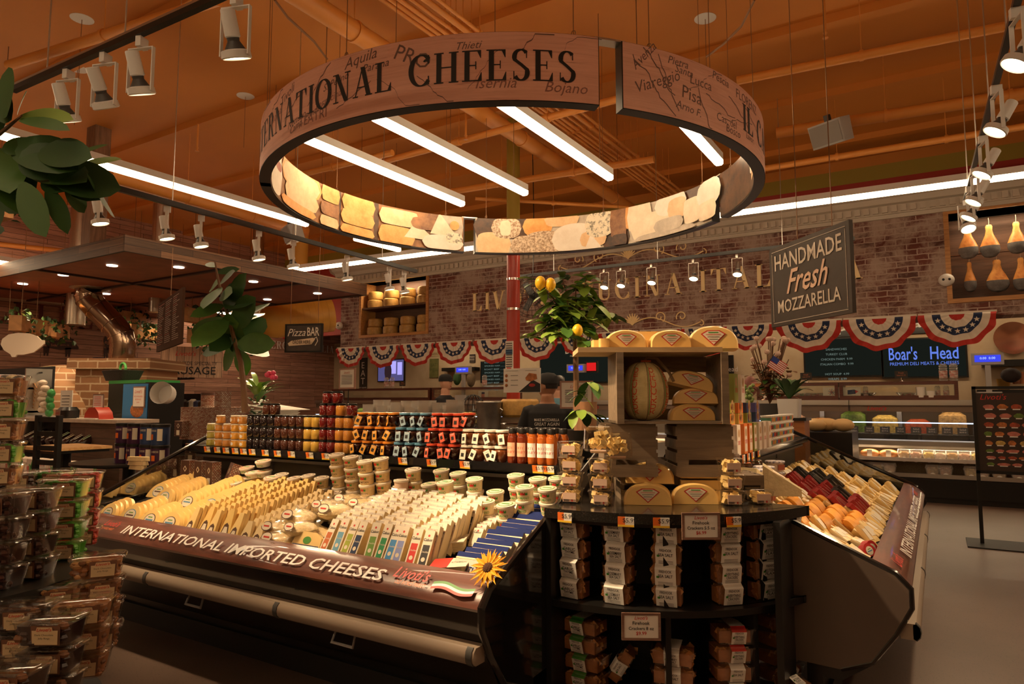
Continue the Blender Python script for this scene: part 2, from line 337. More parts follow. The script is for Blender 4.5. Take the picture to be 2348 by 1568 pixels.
# ================================================================ linear lights (lamps of the shop, plus a few unseen ones added for fill)
def linear(name_lab,a,b,z=4.0,group='white linear tube lights'):
    a=Vector((a[0],a[1],z));b=Vector((b[0],b[1],z)); L=(b-a).length; ang=math.atan2(b.y-a.y,b.x-a.x); mid=(a+b)/2
    t_=thing('linear_light',name_lab,'ceiling light',mid,ang,group)
    MB().ext([(-.045,.01),(.045,.01),(.045,.085),(-.045,.085)],-L/2,L/2).obj('housing',whitep,t_)
    MB().ext([(-.043,.01),(-.043,-.03),(-.025,-.045),(.025,-.045),(.043,-.03),(.043,.01)],-L/2-.002,L/2+.002).obj('diffuser',lamp,t_)
    for s_ in (-.4,.4): MB().tube([(s_*L,0,.08),(s_*L,0,CZ-z)],.004,5).obj('hanging_wire',wirem,t_)
for i,(x,y0,y1,w) in enumerate(((-5.0,4.3,6.85,'leftmost of the four seen through the ring sign'),(-4.09,4.3,6.88,'second from the left inside the ring sign'),(-3.0,4.3,6.9,'above the middle of the ring sign, beside the big pipe'),(-1.83,4.5,7.05,'short-looking one at the right inside the ring sign'))):
    linear('white tube light on wires, '+w,(x,y0),(x,y1))
linear('long white tube light running from the big leaf plant to the ring sign',(-7.3,.5),(-7.45,6.5))
linear('short white tube light just below the ring sign edge',at(815,545,z=4)[:2],at(915,571,z=4)[:2])
linear('long white tube light in front of the cornice, right of the ring sign',at(1560,503,z=4)[:2],at(2640,359,z=4)[:2])
linear('white tube light in front of the cornice, left of the ring sign gap',at(677,619,z=4)[:2],at(1530,509,z=4)[:2])
linear('upper white tube light above the plank wall at far left',(-12.6,1),(-12.9,8.2),3.75); linear('lower white tube light above the plank wall at far left',(-14.8,1),(-14.9,7.0),3.75)
linear('white tube light seen left of the rubber plant',at(395,702,z=3.75)[:2],at(560,722,z=3.75)[:2],3.75); linear('small white tube light above the yellow duct',at(597,700,z=3.9)[:2],at(632,716,z=3.9)[:2],3.9)
linear('small white tube light left of the yellow duct',at(596,741,z=3.6)[:2],at(626,737,z=3.6)[:2],3.6)
linear('added fill tube light above the aisle at right, out of view',(2.6,2),(2.6,9)); linear('added fill tube light over the near aisle, out of view',(-2.6,-1.8),(-2.6,.9)); linear('added fill tube light over the aisle behind the viewer',(-9,-3.2),(2,-3.2))  # unseen tubes added as fill from behind and beside the camera
# ================================================================ ceiling services
def pipe(a,b,r,lab,cat='pipe',z=None,group=None,m=pipec,rings=0):
    a=Vector(a);b=Vector(b); q=MB(); q.tube([a,b],r,14)
    n=int((b-a).length/1.6)
    for i in range(1,n+1):
        p=a+(b-a)*(i/(n+1)); d=(b-a).normalized()
        q.tube([p-d*.02,p+d*.02],r+.012,14); q.tube([p+Z*r,Vector((p.x,p.y,CZ))],.006,5)
    o=q.obj('ceiling_pipe',m); return tag(o,lab,cat,group)
def pz(px,py,z): return at(px,py,z=z)
A=pz(700,0,5.1);B=pz(1480,500,5.1); pipe(A-(B-A)*.3,A+(B-A)*1.0,.1,'fat orange pipe running diagonally above the ring sign')
for i,(dx,r_,w) in enumerate(((0,.022,'first'),(.07,.022,'second'),(.14,.022,'third'),(.23,.018,'fourth'),(.34,.03,'fifth'),(.44,.018,'sixth'))):
    A=pz(905,20,5.2);B=pz(1540,470,5.2); d=(B-A).normalized(); s_=Vector((-d.y,d.x,0))*-dx; pipe(A-d*2+s_,B+s_,r_,'thin orange conduit in the bundle beside the fat pipe, %s of six'%w,'conduit',group='conduit bundle')
for (a,b,z,r_,w) in (((20,150),(500,0),5.0,.05,'orange pipe crossing the ceiling above the left spotlight track'),((1690,185),(2348,52),5.15,.05,'orange pipe at upper right running to the right track'),((1780,305),(2348,215),4.95,.07,'pale orange pipe with the loudspeaker hanging from it'),((880,370),(1500,205),4.9,.045,'orange sprinkler pipe seen through the ring sign'),((640,412),(900,350),4.9,.045,'orange sprinkler pipe left inside the ring sign'),((1000,445),(1500,365),4.75,.05,'orange pipe crossing behind the tube lights in the ring'),((250,400),(700,530),4.7,.11,'fat orange duct behind the long tube light at left'),((0,560),(760,640),4.6,.05,'orange pipe above the wooden canopy'),((1700,395),(2348,290),4.9,.045,'thin orange pipe just above the olive wall band'),((1090,455),(1440,475),4.7,.03,'bent orange conduit near the centre of the ceiling')):
    A=pz(*a,z); B=pz(*b,z); pipe(A,A+(B-A)*(1.9 if b[0]>2300 else 1),r_,w)
# ribs of the roof deck
for i in range(9):
    y=-2+i*2.0; o=MB().box(-16,y,CZ-.10,7,y+.16,CZ).obj('ceiling_beam',ceilc,smooth=0); tag(o,'orange roof beam across the ceiling, %s from the brick wall'%nth(9-i),'beam','orange roof beams')
for (px,py,w) in ((188,43,'above the left spotlight track'),(750,40,'above the ring sign\'s left shoulder'),(1617,42,'above the ring sign at right'),(563,220,'left of the ring sign'),(880,362,'seen through the ring, beside the tube light'),(178,158,'half hidden by the left track')):
    p=pz(px,py,CZ); t_=thing('ceiling_disc','round white ceiling canopy disc '+w,'ceiling fitting',(p.x,p.y,CZ)); MB().lathe([(.1,-.012),(.12,-.004),(.12,0)],24).obj('cover_plate',whitep,t_); MB().tube([(0,0,-.01),(0,0,-.75)],.004,5).obj('hanging_wire',wirem,t_)
for (px,py,z,w) in ((1905,305,4.75,'on the pale orange pipe right of the ring sign'),(672,535,4.4,'half seen below the ring sign at left')):
    p=pz(px,py,z); t_=thing('loudspeaker','small grey box loudspeaker '+w,'speaker',p,R(-25),rx=R(20)); MB().loft([(rr(.42,.22,.02),-.14),(rr(.42,.25,.02),.14)]).obj('cabinet',greyp,t_); MB().box(-.03,-.03,.14,.03,.03,.22).obj('bracket',dgrey,t_); MB().box(-.19,-.128,-.12,.19,-.12,.12).obj('grille',mat('grille',(.3,.29,.27),.6,bm=.4,bs=300),t_)
for (px,py,z,w) in ((1068,310,4.9,'on the pipe seen inside the ring'),(1892,75,5.3,'at top right of the ceiling'),(452,338,5.2,'left of the ring sign')):
    p=pz(px,py,z); q=MB().tube([(0,0,.35),(0,0,0)],.014,8).lathe([(.03,-.06),(.012,-.03),(.022,0)],10); o=put(q.obj('sprinkler_head',pipec),p); tag(o,'orange sprinkler pipe drop '+w,'sprinkler')
# loose cables hanging from the ceiling
for (pts,w) in ((((630,0),(660,40),(720,95),(750,135)),'curving above the ring sign at left'),(((1730,0),(1700,60),(1660,100),(1620,130)),'curving above the ring sign at right')):
    tag(MB().tube([at(a,b_,z=5.15) for a,b_ in pts],.012,6).obj('cable',wirem),'dark cable '+w,'cable')
# ================================================================ ring sign
RC=Vector((-3.24,5.22,0)); RR_=2.18; RZ0=3.3; RZ1=3.735; TH=.085
m,t,o=nt('printed_pink_wood'); tc=N(t,'TexCoord'); mp=N(t,'Mapping'); mp.inputs['Scale'].default_value=(.7,.7,16); t.links.new(tc.outputs['Object'],mp.inputs[0])
n=noise(t,mp.outputs[0],2.5,7,.7,1.1); mp2=N(t,'Mapping'); mp2.inputs['Scale'].default_value=(1,1,3); t.links.new(tc.outputs['Object'],mp2.inputs[0]); n2=noise(t,mp2.outputs[0],1.6,4,.6,.5)
c=ramp(t,n,[(.28,(.42,.17,.12)),(.40,(.8,.42,.31)),(.7,(.95,.55,.42))]); c=mixc(t,ramp(t,n2,[(.3,(0,0,0)),(.7,(.45,.45,.45))]),c,(.62,.29,.21)); bsdf(t,o,c,.45); ringwood=m
mapink=mat('map_ink',(.17,.09,.07),.5); mapink2=mat('map_ink_faded',(.3,.13,.1),.5)
def onring(off,r=RR_):
    return lambda a,b,c_=0:None
def arcbox(a0,a1,r0,r1,z0,z1,n):
    q=MB(); rings=[]
    for i in range(n+1):
        a=R(a0+(a1-a0)*i/n); rings.append([(r*cos(a),r*sin(a),z) for r,z in ((r0,z0),(r1,z0),(r1,z1),(r0,z1))])
    q.loft(rings); return q
def skin(a0,a1,r,z0,z1,n): 
    q=MB(); q.sheet(lambda u,v:(r*cos(R(a0+(a1-a0)*u)),r*sin(R(a0+(a1-a0)*u)),z0+(z1-z0)*v),n,1); return q
def rmap(ang,z,r,sgn=1): return lambda a,b:Vector((r*cos(R(ang)+sgn*a/r),r*sin(R(ang)+sgn*a/r),z+b))
def ring_ang(px,py=530,far=True):
    d=at(px,py,d=1)-Vector((0,0,H)); ox,oy=-RC.x,-RC.y; r=RR_-TH; A_=d.x**2+d.y**2; B_=2*(ox*d.x+oy*d.y); C_=ox*ox+oy*oy-r*r
    D_=B_*B_-4*A_*C_
    if D_<0: D_=0
    t_=(-B_+(math.sqrt(D_) if far else -math.sqrt(D_)))/(2*A_); return math.degrees(math.atan2(oy+t_*d.y,ox+t_*d.x))
def blob(q,px0,px1,v0,v1,m,k,p=3,tri=None,py=530):
    """flat printed shape on the inner face, cut into narrow upright strips so it follows the curve"""
    a0=ring_ang(px0,py);a1=ring_ang(px1,py)
    if a0<0:a0+=360
    if a1<0:a1+=360
    r=RR_-TH-.0022-.0011*k; n=14; V=[]
    for i in range(n+1):
        u=i/n; a=R(a0+(a1-a0)*u)
        if tri: lo=0 if True else 0; hi=(u/tri if u<tri else (1-u)/(1-tri)); lo,hi=0,max(.01,hi)
        else: h=(1-abs(2*u-1)**p)**(1/p); lo,hi=.5-.5*h,.5+.5*h
        for w in (lo,hi): V.append((r*cos(a),r*sin(a),RZ0+.012+(RZ1-RZ0-.014)*min(1,max(0,v0+(v1-v0)*w))))
    q.add(V,[(2*i,2*i+1,2*i+3,2*i+2) for i in range(n)],m)
def chz(name,a,b,sc_=7,lo=.35,hi=.65): 
    m,t,o=nt(name); bsdf(t,o,ramp(t,noise(t,coords(t),sc_,5,.7),[(lo,a),(hi,b)]),.4); return m
MC=[chz('print_dark',(.03,.015,.01),(.12,.05,.02)),chz('print_orange',(.75,.32,.07),(.95,.5,.16)),chz('print_tan',(.8,.5,.25),(.95,.66,.38)),chz('print_cream',(.82,.68,.48),(.95,.82,.62)),
    chz('print_brown',(.2,.08,.03),(.45,.2,.07)),chz('print_speckled',(.25,.22,.16),(.88,.78,.6),22,.4,.48),chz('print_white',(.85,.75,.62),(.95,.86,.74)),chz('print_rye',(.35,.2,.1),(.85,.68,.5),40,.4,.6),chz('print_red',(.4,.03,.02),(.5,.2,.12)),chz('print_fog',(.5,.42,.32),(.7,.6,.48))]
muralC=[(856,868,-.1,1.1,10,9),(776,780,-.1,1.1,10,9),(1000,1062,.3,1.1,9,6),(596,642,0,1,6,4),(626,640,.55,.75,8,3),(640,735,.5,1.05,1,4),(643,730,.5,1.0,2,3),(648,728,.14,.62,2,3),(640,722,0,.2,1,4),(733,776,.62,1.05,1,5),(731,775,.27,.6,4,4),(730,774,-.05,.25,2,4),(780,858,.6,1.05,1,6),(778,857,.24,.62,1,5),(777,857,-.1,.22,1,5),(866,960,.5,.95,2,5),(865,950,-.1,.48,1,4),(925,1000,.22,.7,3,0),(940,1004,.5,.85,4,3),(985,1046,.42,1.05,3,0),(966,1062,-.05,.42,6,2.2),(1030,1052,.58,.85,1,2),(1020,1060,.2,.5,5,3)]
muralD=[(1085,1215,.4,1.2,10,8),(1380,1445,-.1,.5,10,4),(1560,1612,.55,1.2,10,4),(1091,1172,-.1,.6,2,3),(1126,1196,.42,1.05,7,2.4),(1146,1172,.5,.95,3,3),(1198,1268,.45,1.08,1,2.2),(1170,1235,-.15,.5,7,2.2),(1195,1302,-.2,.62,7,2.3),(1248,1330,.72,1.2,2,3),(1265,1372,-.1,.78,6,2.2),(1330,1392,.05,.5,2,3),(1340,1384,-.05,.42,6,0),(1342,1412,.3,1.05,5,2.6),(1400,1440,.2,1.1,4,4),(1436,1452,.4,1.1,1,4),(1440,1498,.28,1.1,3,4),(1404,1440,-.05,.3,10,4),(1448,1545,-.05,.72,3,2.6),(1455,1600,-.1,.16,9,3),(1505,1580,.5,1.1,6,2.4),(1535,1580,.35,.9,2,3),(1502,1572,.1,.45,9,3),(1572,1612,.12,.75,3,4),(1604,1662,.35,1.02,6,2.2),(1606,1650,.05,.5,3,4)]
muralB=[(1680,1722,-.1,1.2,10,9),(1722,1741,.3,1.05,6,4),(1726,1748,.15,1.0,2,0)]
panels=(('A',-133.5,-44,'curved wood-look sign panel reading INTERNATIONAL CHEESES, near left of the ring'),('B',-40,44,'curved wood-look sign panel lettered IL CAC, right side of the ring'),('D',48,134.5,'curved sign panel with printed loaves and white cheeses inside, far right of the ring'),('C',138,229,'curved sign panel with printed orange cheese wheels inside, far left of the ring'))
for k,a0,a1,lab in panels:
    t_=thing('curved_sign_panel',lab,'hanging sign',RC,0,'ring sign panels')
    arcbox(a0,a1,RR_-TH,RR_,RZ0,RZ1,36).obj('frame',black,t_)
    s_=skin(a0+.15,a1-.15,RR_+.003,RZ0+.004,RZ1-.003,60)
    s_.obj('wood_print_face',ringwood,t_)
    s_=skin(a0+.3,a1-.3,RR_-TH-.002,RZ0+.012,RZ1-.002,60); mats=[MC[0]]
    if k=='C': mats=MC
    if k=='D': mats=MC
    if k=='B': mats=MC
    for i,q in enumerate({'C':muralC,'D':muralD,'B':muralB}.get(k,[])):
        blob(s_,q[0],q[1],q[2],q[3],q[4],i+1,q[5] or 3,None if q[5] else .35,470 if k=='B' else 530)
    mats=([MC[4]]+MC[1:] if k=='C' else [MC[9]]+MC[1:] if k=='D' else mats)+[MC[0]]
    s_.obj('cheese_print',mats if k!='A' else ringwood,t_)
    for a in (a0+6,a1-4,(a0+a1)/2):
        q=MB(); x,y=(RR_-.04)*cos(R(a)),(RR_-.04)*sin(R(a)); q.tube([(x,y,RZ1),(x,y,CZ)],.003,5); q.tube([(x+.014*cos(j),y,RZ1+.03+.018*sin(j)) for j in [i*PI/4 for i in range(8)]],.003,5,closed=True); q.obj('hanging_wire',wirem,t_)
    # lettering and old map print
    if k=='A':
        q=MB(); q.text('INTERNATIONAL CHEESES',0,X,Z,.195,0,'l',ser=True,w=RR_*R(81.5),map=rmap(-129.2,RZ0+.125,RR_+.006)); q.obj('lettering',ink,t_)
        q=MB()
        for s__,an,z_,sz,sh,mi,rot in (('Aquila',-88,.335,.075,.35,0,6),('Parana',-84,.28,.055,.3,0,3),('PRO',-78,.33,.1,0,0,-25),('Thieti',-67,.33,.05,.4,0,2),('S. Pelino',-93,.235,.05,.4,0,10),('Nettuno',-104,.09,.05,.4,0,8),('Camp. Pontino',-103,.045,.05,.4,0,12),('Tivoli',-107,.3,.07,.3,0,15),('TEATRI',-100,.06,.07,0,1,0),('Roma',-112,.22,.06,.3,1,10),('Terracina',-95,.13,.05,.3,1,10),('Isernia',-64,.08,.07,.3,1,0),('Bojano',-53,.06,.07,.3,1,0)):
            cr_,sr_=cos(R(rot)),sin(R(rot)); f=rmap(an,RZ0+z_,RR_+.0042)
            q.text(s__,0,X,Z,sz,mi,'l',shear=sh,map=lambda a,b,f=f,cr_=cr_,sr_=sr_:f(a*cr_-b*sr_,a*sr_+b*cr_))
        rr2=random.Random(3)
        for j in range(11):
            an=-130+j*8; z_=rr2.uniform(.05,.4); pts=[]; 
            dz=rr2.choice((-.035,.035,.02))
            for i in range(14):
                an+=rr2.uniform(.1,.9); z_=min(.42,max(.01,z_+rr2.uniform(-.012,.012)+dz*.6)); pts.append((an,z_))
            w_=rr2.choice((.002,.003,.004)); V=[]
            for an,z_ in pts: V+=[((RR_+.0045)*cos(R(an)),(RR_+.0045)*sin(R(an)),RZ0+z_-w_),((RR_+.0045)*cos(R(an)),(RR_+.0045)*sin(R(an)),RZ0+z_+w_)]
            q.add(V,[(2*i,2*i+1,2*i+3,2*i+2) for i in range(13)],0)
        q.obj('map_print',[mapink,mapink2],t_)
    if k=='B':
        q=MB(); a_i=ring_ang(1722,300,False); q.text('IL CACIO',0,X,Z,.195,0,'l',ser=True,map=rmap(-9.5,RZ0+.125,RR_+.006)); q.obj('lettering',ink,t_)
        q=MB()
        for s__,an,z_,sz,sh,mi,rot in (('Viareggio',-37,.12,.075,.3,0,24),('Avenza',-37.5,.26,.06,.3,0,48),('Pietra',-31,.36,.055,.3,0,0),('Santa',-29.5,.315,.055,.3,0,-2),('Lucca',-26,.27,.07,.1,0,0),('Pisa',-28,.16,.09,.0,0,-6),('Arno F.',-29.5,.08,.055,.2,0,-5),('Cas. del',-19,.09,.06,.1,0,0),('Bosco',-16,.04,.06,.1,0,0),('Pescia',-20,.37,.06,.1,0,-4),('FLORENZ',-12,.33,.07,0,0,0),('Lavor.',-8,.08,.05,.2,0,0)):
            cr_,sr_=cos(R(rot)),sin(R(rot)); f=rmap(an,RZ0+z_,RR_+.0042); q.text(s__,0,X,Z,sz,mi,'l',shear=sh,map=lambda a,b,f=f,cr_=cr_,sr_=sr_:f(a*cr_-b*sr_,a*sr_+b*cr_))
        rr2=random.Random(8)
        for an,z_,da,dz in ((-38,.36,.8,-.03),(-36,.42,.55,-.03),(-33,.4,.4,-.03),(-27,.22,.9,.02),(-22,.24,.9,-.01),(-15,.3,.7,-.015),(-24,.26,.3,-.025),(-17,.12,1,.01),(-8,.3,.8,-.01)):
            pts=[]
            for i in range(14): pts.append((an,z_)); an+=da*rr2.uniform(.3,1.4); z_=min(.42,max(.01,z_+dz*rr2.uniform(.4,1.3)+rr2.uniform(-.012,.012)))
            V=[]
            for an,z_ in pts: V+=[((RR_+.0045)*cos(R(an-.06)),(RR_+.0045)*sin(R(an-.06)),RZ0+z_-.003),((RR_+.0045)*cos(R(an+.06)),(RR_+.0045)*sin(R(an+.06)),RZ0+z_+.003)]
            q.add(V,[(2*i,2*i+1,2*i+3,2*i+2) for i in range(13)],0)
        q.obj('map_print',[mapink,mapink2],t_)
for a,lab in ((-42,'clear plate joining the ring sign above the near gap'),(46,'clear plate joining the ring sign above the far right gap'),(136.2,'clear plate joining the ring sign above the far left gap')):
    o=arcbox(a-2.6,a+2.6,RR_-TH,RR_-.004,RZ1-.006,RZ1+.006,4).obj('joining_plate',steel); o.location=RC; tag(o,lab,'bracket')
# ================================================================ spotlight tracks
def head_mesh(col):
    a=MB(); a.lathe([(.03,.17),(.034,.165),(.036,.05),(.03,.045)],16)
    n=MB(); n.lathe([(.03,.045),(.028,.03),(.045,-.0),(.05,-.01)],16,cap=(1,1))
    r_=MB(); r_.lathe([(.05,-.008),(.068,-.015),(.07,-.045),(.064,-.05),(.06,-.045)],22,cap=(0,0))
    l_=MB(); l_.lathe([(.0,-.04),(.061,-.04)],20)
    y_=MB(); y_.loft([[(sx*.0+p[0]+dx,p[1],p[2]) for dx in (-.009,.009)]+[] for sx,p in []] or [[(0,0,0)]*3,[(0,0,0)]*3]) if False else None
    y_=MB()
    for s_ in (-1,1): y_.box(s_*.074-.003,-.011,-.04,s_*.074+.003,.011,.2)
    y_.box(-.077,-.011,.2,.077,.011,.206)
    return a.mesh(col),n.mesh(dgrey),r_.mesh(col),l_.mesh(lens),y_.mesh(col)
HM={k:head_mesh(v) for k,v in (('w',whitep),('g',steel))}
adap=MB().box(-.016,-.03,.206,.016,.03,.262).mesh(whitep); adapg=MB().box(-.016,-.03,.206,.016,.03,.262).mesh(steel)
def spot(p,lab,rz=0,tilt=20,kind='w',power=40,aim=None,group='track spotlights',size=55):
    """track head hanging below p (the underside of the track)"""
    a,n_,r_,l_,y_=HM[kind]; t_=thing('track_spotlight',lab,'spotlight',(p[0],p[1],p[2]-.262),rz,group)
    for nm,me in (('yoke',y_),('track_adapter',adap if kind=='w' else adapg)):
        o=bpy.data.objects.new(nm,me); COL.objects.link(o); o.parent=t_
    hd=bpy.data.objects.new('lamp_head',a); COL.objects.link(hd); hd.parent=t_; hd.rotation_euler=(R(tilt),0,0)
    for nm,me in (('neck',n_),('front_ring',r_),('lens',l_)):
        o=bpy.data.objects.new(nm,me); COL.objects.link(o); o.parent=hd
    if power:
        ld=bpy.data.lights.new('spot_lamp','SPOT'); ld.energy=power; ld.spot_size=R(size); ld.spot_blend=.6; ld.color=(1,.7,.4); power_=power*2.5; ld.energy=power_; ld.shadow_soft_size=.06
        lo=bpy.data.objects.new('spot_lamp',ld); COL.objects.link(lo); c_=Vector((p[0],p[1],p[2]-.262)); e=Euler((R(tilt),0,rz)); 
        dirv=(Vector(aim)-c_).normalized() if aim else (Euler((0,0,rz)).to_matrix()@Euler((R(tilt),0,0)).to_matrix()@Vector((0,0,-1)))
        lo.location=c_+(Euler((0,0,rz)).to_matrix()@Euler((R(tilt),0,0)).to_matrix()@Vector((0,0,-1)))*.06; lo.rotation_euler=dirv.to_track_quat('-Z','Y').to_euler()
def track(a,b,lab,wires=3,m=black,ch=steel):
    a=Vector(a);b=Vector(b); t_=thing('light_track',lab,'light track',a,0); d=b-a; q=MB(); s_=Vector((-d.y,d.x,0)).normalized()*.018
    q.loft([[tuple(e+s_),tuple(e-s_),tuple(e-s_+Z*.032),tuple(e+s_+Z*.032)] for e in (Vector((0,0,0)),d)]); q.obj('rail',m,t_)
    q=MB(); q.loft([[tuple(e+s_*.8+Z*.032),tuple(e-s_*.8+Z*.032),tuple(e-s_*.8+Z*.05),tuple(e+s_*.8+Z*.05)] for e in (Vector((0,0,0)),d)]); q.obj('strut_channel',ch,t_)
    for i in range(wires):
        p=d*((i+.5)/wires); MB().tube([p+Z*.05,Vector((p.x,p.y,CZ-a.z))],.005,6).obj('hanging_rod',steel,t_)
TZ=3.45; ta=at(30,212,z=TZ);tb=at(640,-60,z=TZ); yy=(ta.y+tb.y)/2
track((ta.x,ta.y,TZ),(tb.x,tb.y,TZ),'near black light track at top left with white spotlights')
for px,w,po,ai in ((150,'leftmost on the near left track, partly behind leaves',40,(-4.5,3.1,.9)),(235,'second on the near left track, tipped towards the viewer',60,(-3.6,3.0,.9)),(318,'third on the near left track',90,(-1.9,3.0,.9)),(535,'rightmost on the near left track at the top edge',150,(-1.15,3.3,1.0))):
    f_=(px-30)/610; py=212-272*f_; p=at(px+8,py+4,z=TZ); spot(p,'white spotlight, '+w,R(20),24 if px!=235 else 32,'w',po,ai)
TZ=3.3; p1=at(205,421,z=TZ);p2=at(955,626,z=TZ); track((p1.x,p1.y,TZ),(p2.x,p2.y,TZ),'long black light track running below the ring sign',ch=black)
for px,w,po,ai in ((232,'leftmost on the long track, behind the leaf plant',40,(-8,3,.8)),(384,'second on the long track',50,(-6,3.0,1)),(462,'third on the long track',50,(-5,3.2,1)),(594,'fourth on the long track',60,(-4.9,3.4,1)),(673,'fifth on the long track',60,(-4.2,3.5,1)),(796,'sixth on the long track',60,(-4.8,3.6,1)),(893,'seventh on the long track, over the cheese wheel niche',60,(-4.4,3.4,1)),(927,'last on the long track, over the cheese wheel niche',50,(-3.8,3.5,1))):
    f_=(px-205)/750; p=at(px,421+205*f_+3,z=TZ); spot(p,'white spotlight, '+w,R(-35),12,'w',po,ai)
TZ=3.62; p1=at(1165,640,z=TZ);p2=at(1960,551,z=TZ); track((p1.x,p1.y,TZ),(p2.x,p2.y,TZ),'black light track in front of the brick wall lettering',ch=black)
for px,w,po,ai in ((1386,'brightest, over the U of CUCINA',60,(-3.0,3.2,1)),(1424,'over the C of CUCINA',50,(-2.4,3.2,1)),(1494,'over the N of CUCINA',50,(-1.5,3.5,1)),(1590,'over the gap after CUCINA',60,(-1,4.5,.9)),(1690,'over the T of the last wall word',60,(-.7,5.2,.9))):
    f_=(px-1165)/795; p=at(px,640-89*f_+2,z=TZ); spot(p,'small spotlight on the back track, '+w,R(180),25,'g',po,None,size=60)
TZ=3.5; p1=at(2212,468,z=TZ);p2=at(2338,-10,z=TZ); track((p1.x,p1.y,TZ),(p2.x,p2.y,TZ),'black light track at the right edge of the picture',4)
for f_,w in ((.04,'lowest, in front of the cornice'),(.16,'second from the bottom'),(.3,'third from the bottom'),(.5,'fourth from the bottom'),(.73,'fifth from the bottom'),(.97,'topmost')):
    p=p1.lerp(p2,f_); spot(p,'white spotlight on the right-hand track, '+w,R(105 if f_>.1 else 200),30,'w',(55 if f_>.45 and f_<.8 else 22),(-1.25,3.2,1.15) if f_>.45 and f_<.8 else (-.6,4.2+2.2*(1-f_),.9))
# ================================================================ wall lettering and ornament
xa=at(1083,713,y=BY).x; xb=at(1980,646,y=BY).x; za=at(1089,713,y=BY-.03).z
t_=thing('wall_lettering','gold serif letters LIVOTI\'S CUCINA ITALIANA on the brick wall','lettering',(xa,BY-.03,za))
v,f,W=serif("LIVOTI'S CUCINA ITALIANA",.16); k=(xb-xa)/W; cx=0
for ch in "LIVOTI'S CUCINA ITALIANA":
    g,w=serif_glyph(ch)
    if g:
        q=MB()
        for vv,ff in g:
            V=[(cx+a*k,0,b*.41) for a,b in vv]; n=len(V); q.add(V,ff); q.add([(a,.03,c_) for a,b,c_ in V],[tuple(reversed(z_)) for z_ in ff])
            if n==4: q.add(V+[(a,.03,c_) for a,b,c_ in V],[(i,(i+1)%4,(i+1)%4+4,i+4) for i in range(4)])
        q.obj('letter',goldl,t_)
    cx+=(w+.16)*k
def scroll(q,pts,r=.012): 
    q.tube(pts,r,6)
def spiral(cx_,cz,r0,a0,turns,d=1,n=22): return [(cx_+r0*(1-.8*i/n)*cos(a0+d*turns*2*PI*i/n),0,cz+r0*(1-.8*i/n)*sin(a0+d*turns*2*PI*i/n)) for i in range(n+1)]
for (px,py,sc_,w) in ((1440,588,1,'above'),(1450,740,.9,'below')):
    c_=at(px,py,y=BY-.03); t_=thing('scroll_ornament','gold painted scroll ornament %s the wall letters'%w,'ornament',c_); q=MB(); 
    for s_ in (-1,1):
        scroll(q,[(s_*x*1.5*sc_,0,.12*sin(x*6)*sc_-.03) for x in [i/24 for i in range(25)]]); scroll(q,[tuple((s_*a,b,c2)) for a,b,c2 in spiral(.62*sc_,.08,.13*sc_,-1,1.2)]); scroll(q,[tuple((s_*a,b,c2)) for a,b,c2 in spiral(1.1*sc_,.06,.12*sc_,3.6,1.1,-1)]); scroll(q,[tuple((s_*a,b,c2)) for a,b,c2 in spiral(1.5*sc_,-.1,.08*sc_,1.5,.6,-1)])
    for i in range(7): a=R(30+20*i); q.tube([(0,0,-.05),(.1*cos(a),0,.1*sin(a)),(.17*cos(a),0,.19*sin(a))],[.01,.02,.006],6)
    if w=='below': q.obj('scroll',goldl,t_)
    else: q.obj('scroll',goldl,t_)
# ================================================================ niches in the brick wall
fw=wood('pine_frame',(.36,.15,.04),(.58,.28,.09),.5); dkwood=wood('dark_wood',(.06,.025,.012),(.12,.05,.025),.5)
def niche(x0,x1,z0,z1,lab,shelf=True):
    t_=thing('wall_niche',lab,'display niche',((x0+x1)/2,BY,z0)); w=x1-x0;h=z1-z0
    MB().box(-w/2,.5,0,w/2,.53,h).obj('back_panel',dkwood,t_)
    q=MB()
    for a in ((-w/2-.07,-.03,-.07,-w/2,.5,h+.07),(w/2,-.03,-.07,w/2+.07,.5,h+.07),(-w/2,-.03,-.07,w/2,.5,0),(-w/2,-.03,h,w/2,.5,h+.07)): q.box(*a)
    q.obj('frame',fw,t_)
    if shelf: MB().box(-w/2,.0,h*.5-.02,w/2,.5,h*.5+.02).obj('shelf',dkwood,t_)
    return t_
niche(P0,P1,PZ0,PZ1,'wooden wall niche with two shelves of parmesan wheels'); niche(Q0,Q1,QZ0,QZ1,'wooden wall niche where whole hams hang',False)
parm=mat('parmesan_rind',(.62,.36,.1),.5,var=.35,vs=14,bm=.2,bs=40)
pw=MB().lathe([(.16,0),(.185,.02),(.195,.1),(.185,.19),(.16,.21)],28).mesh(parm); pst=MB().prism(circ(.05,16),0,.002,0).mesh(mat('rind_stamp',(.42,.22,.05),.6))
for sh in range(2):
    for lay in range(2):
        for i in range(4):
            x=P0+.24+i*(P1-P0-.48)/3; z=PZ0+(0 if sh==0 else (PZ1-PZ0)*.5+.02)+lay*.212
            o=bpy.data.objects.new('parmesan_wheel',pw); COL.objects.link(o); put(o,(x,BY+.22+.03*lay,z),U(0,6)); tag(o,'parmesan wheel in the wall niche, %s shelf, %s row, %s from the left'%('lower' if sh==0 else 'upper','bottom' if lay==0 else 'top',nth(i+1)),'cheese wheel','parmesan wheels in the niche')
hamm=chz('ham_skin',(.45,.14,.03),(.85,.42,.12),4); hamg=mat('ham_crust',(.2,.19,.19),.7,var=.4,vs=18,bm=.3,bs=30); twine=mat('twine',(.6,.5,.35),.7)
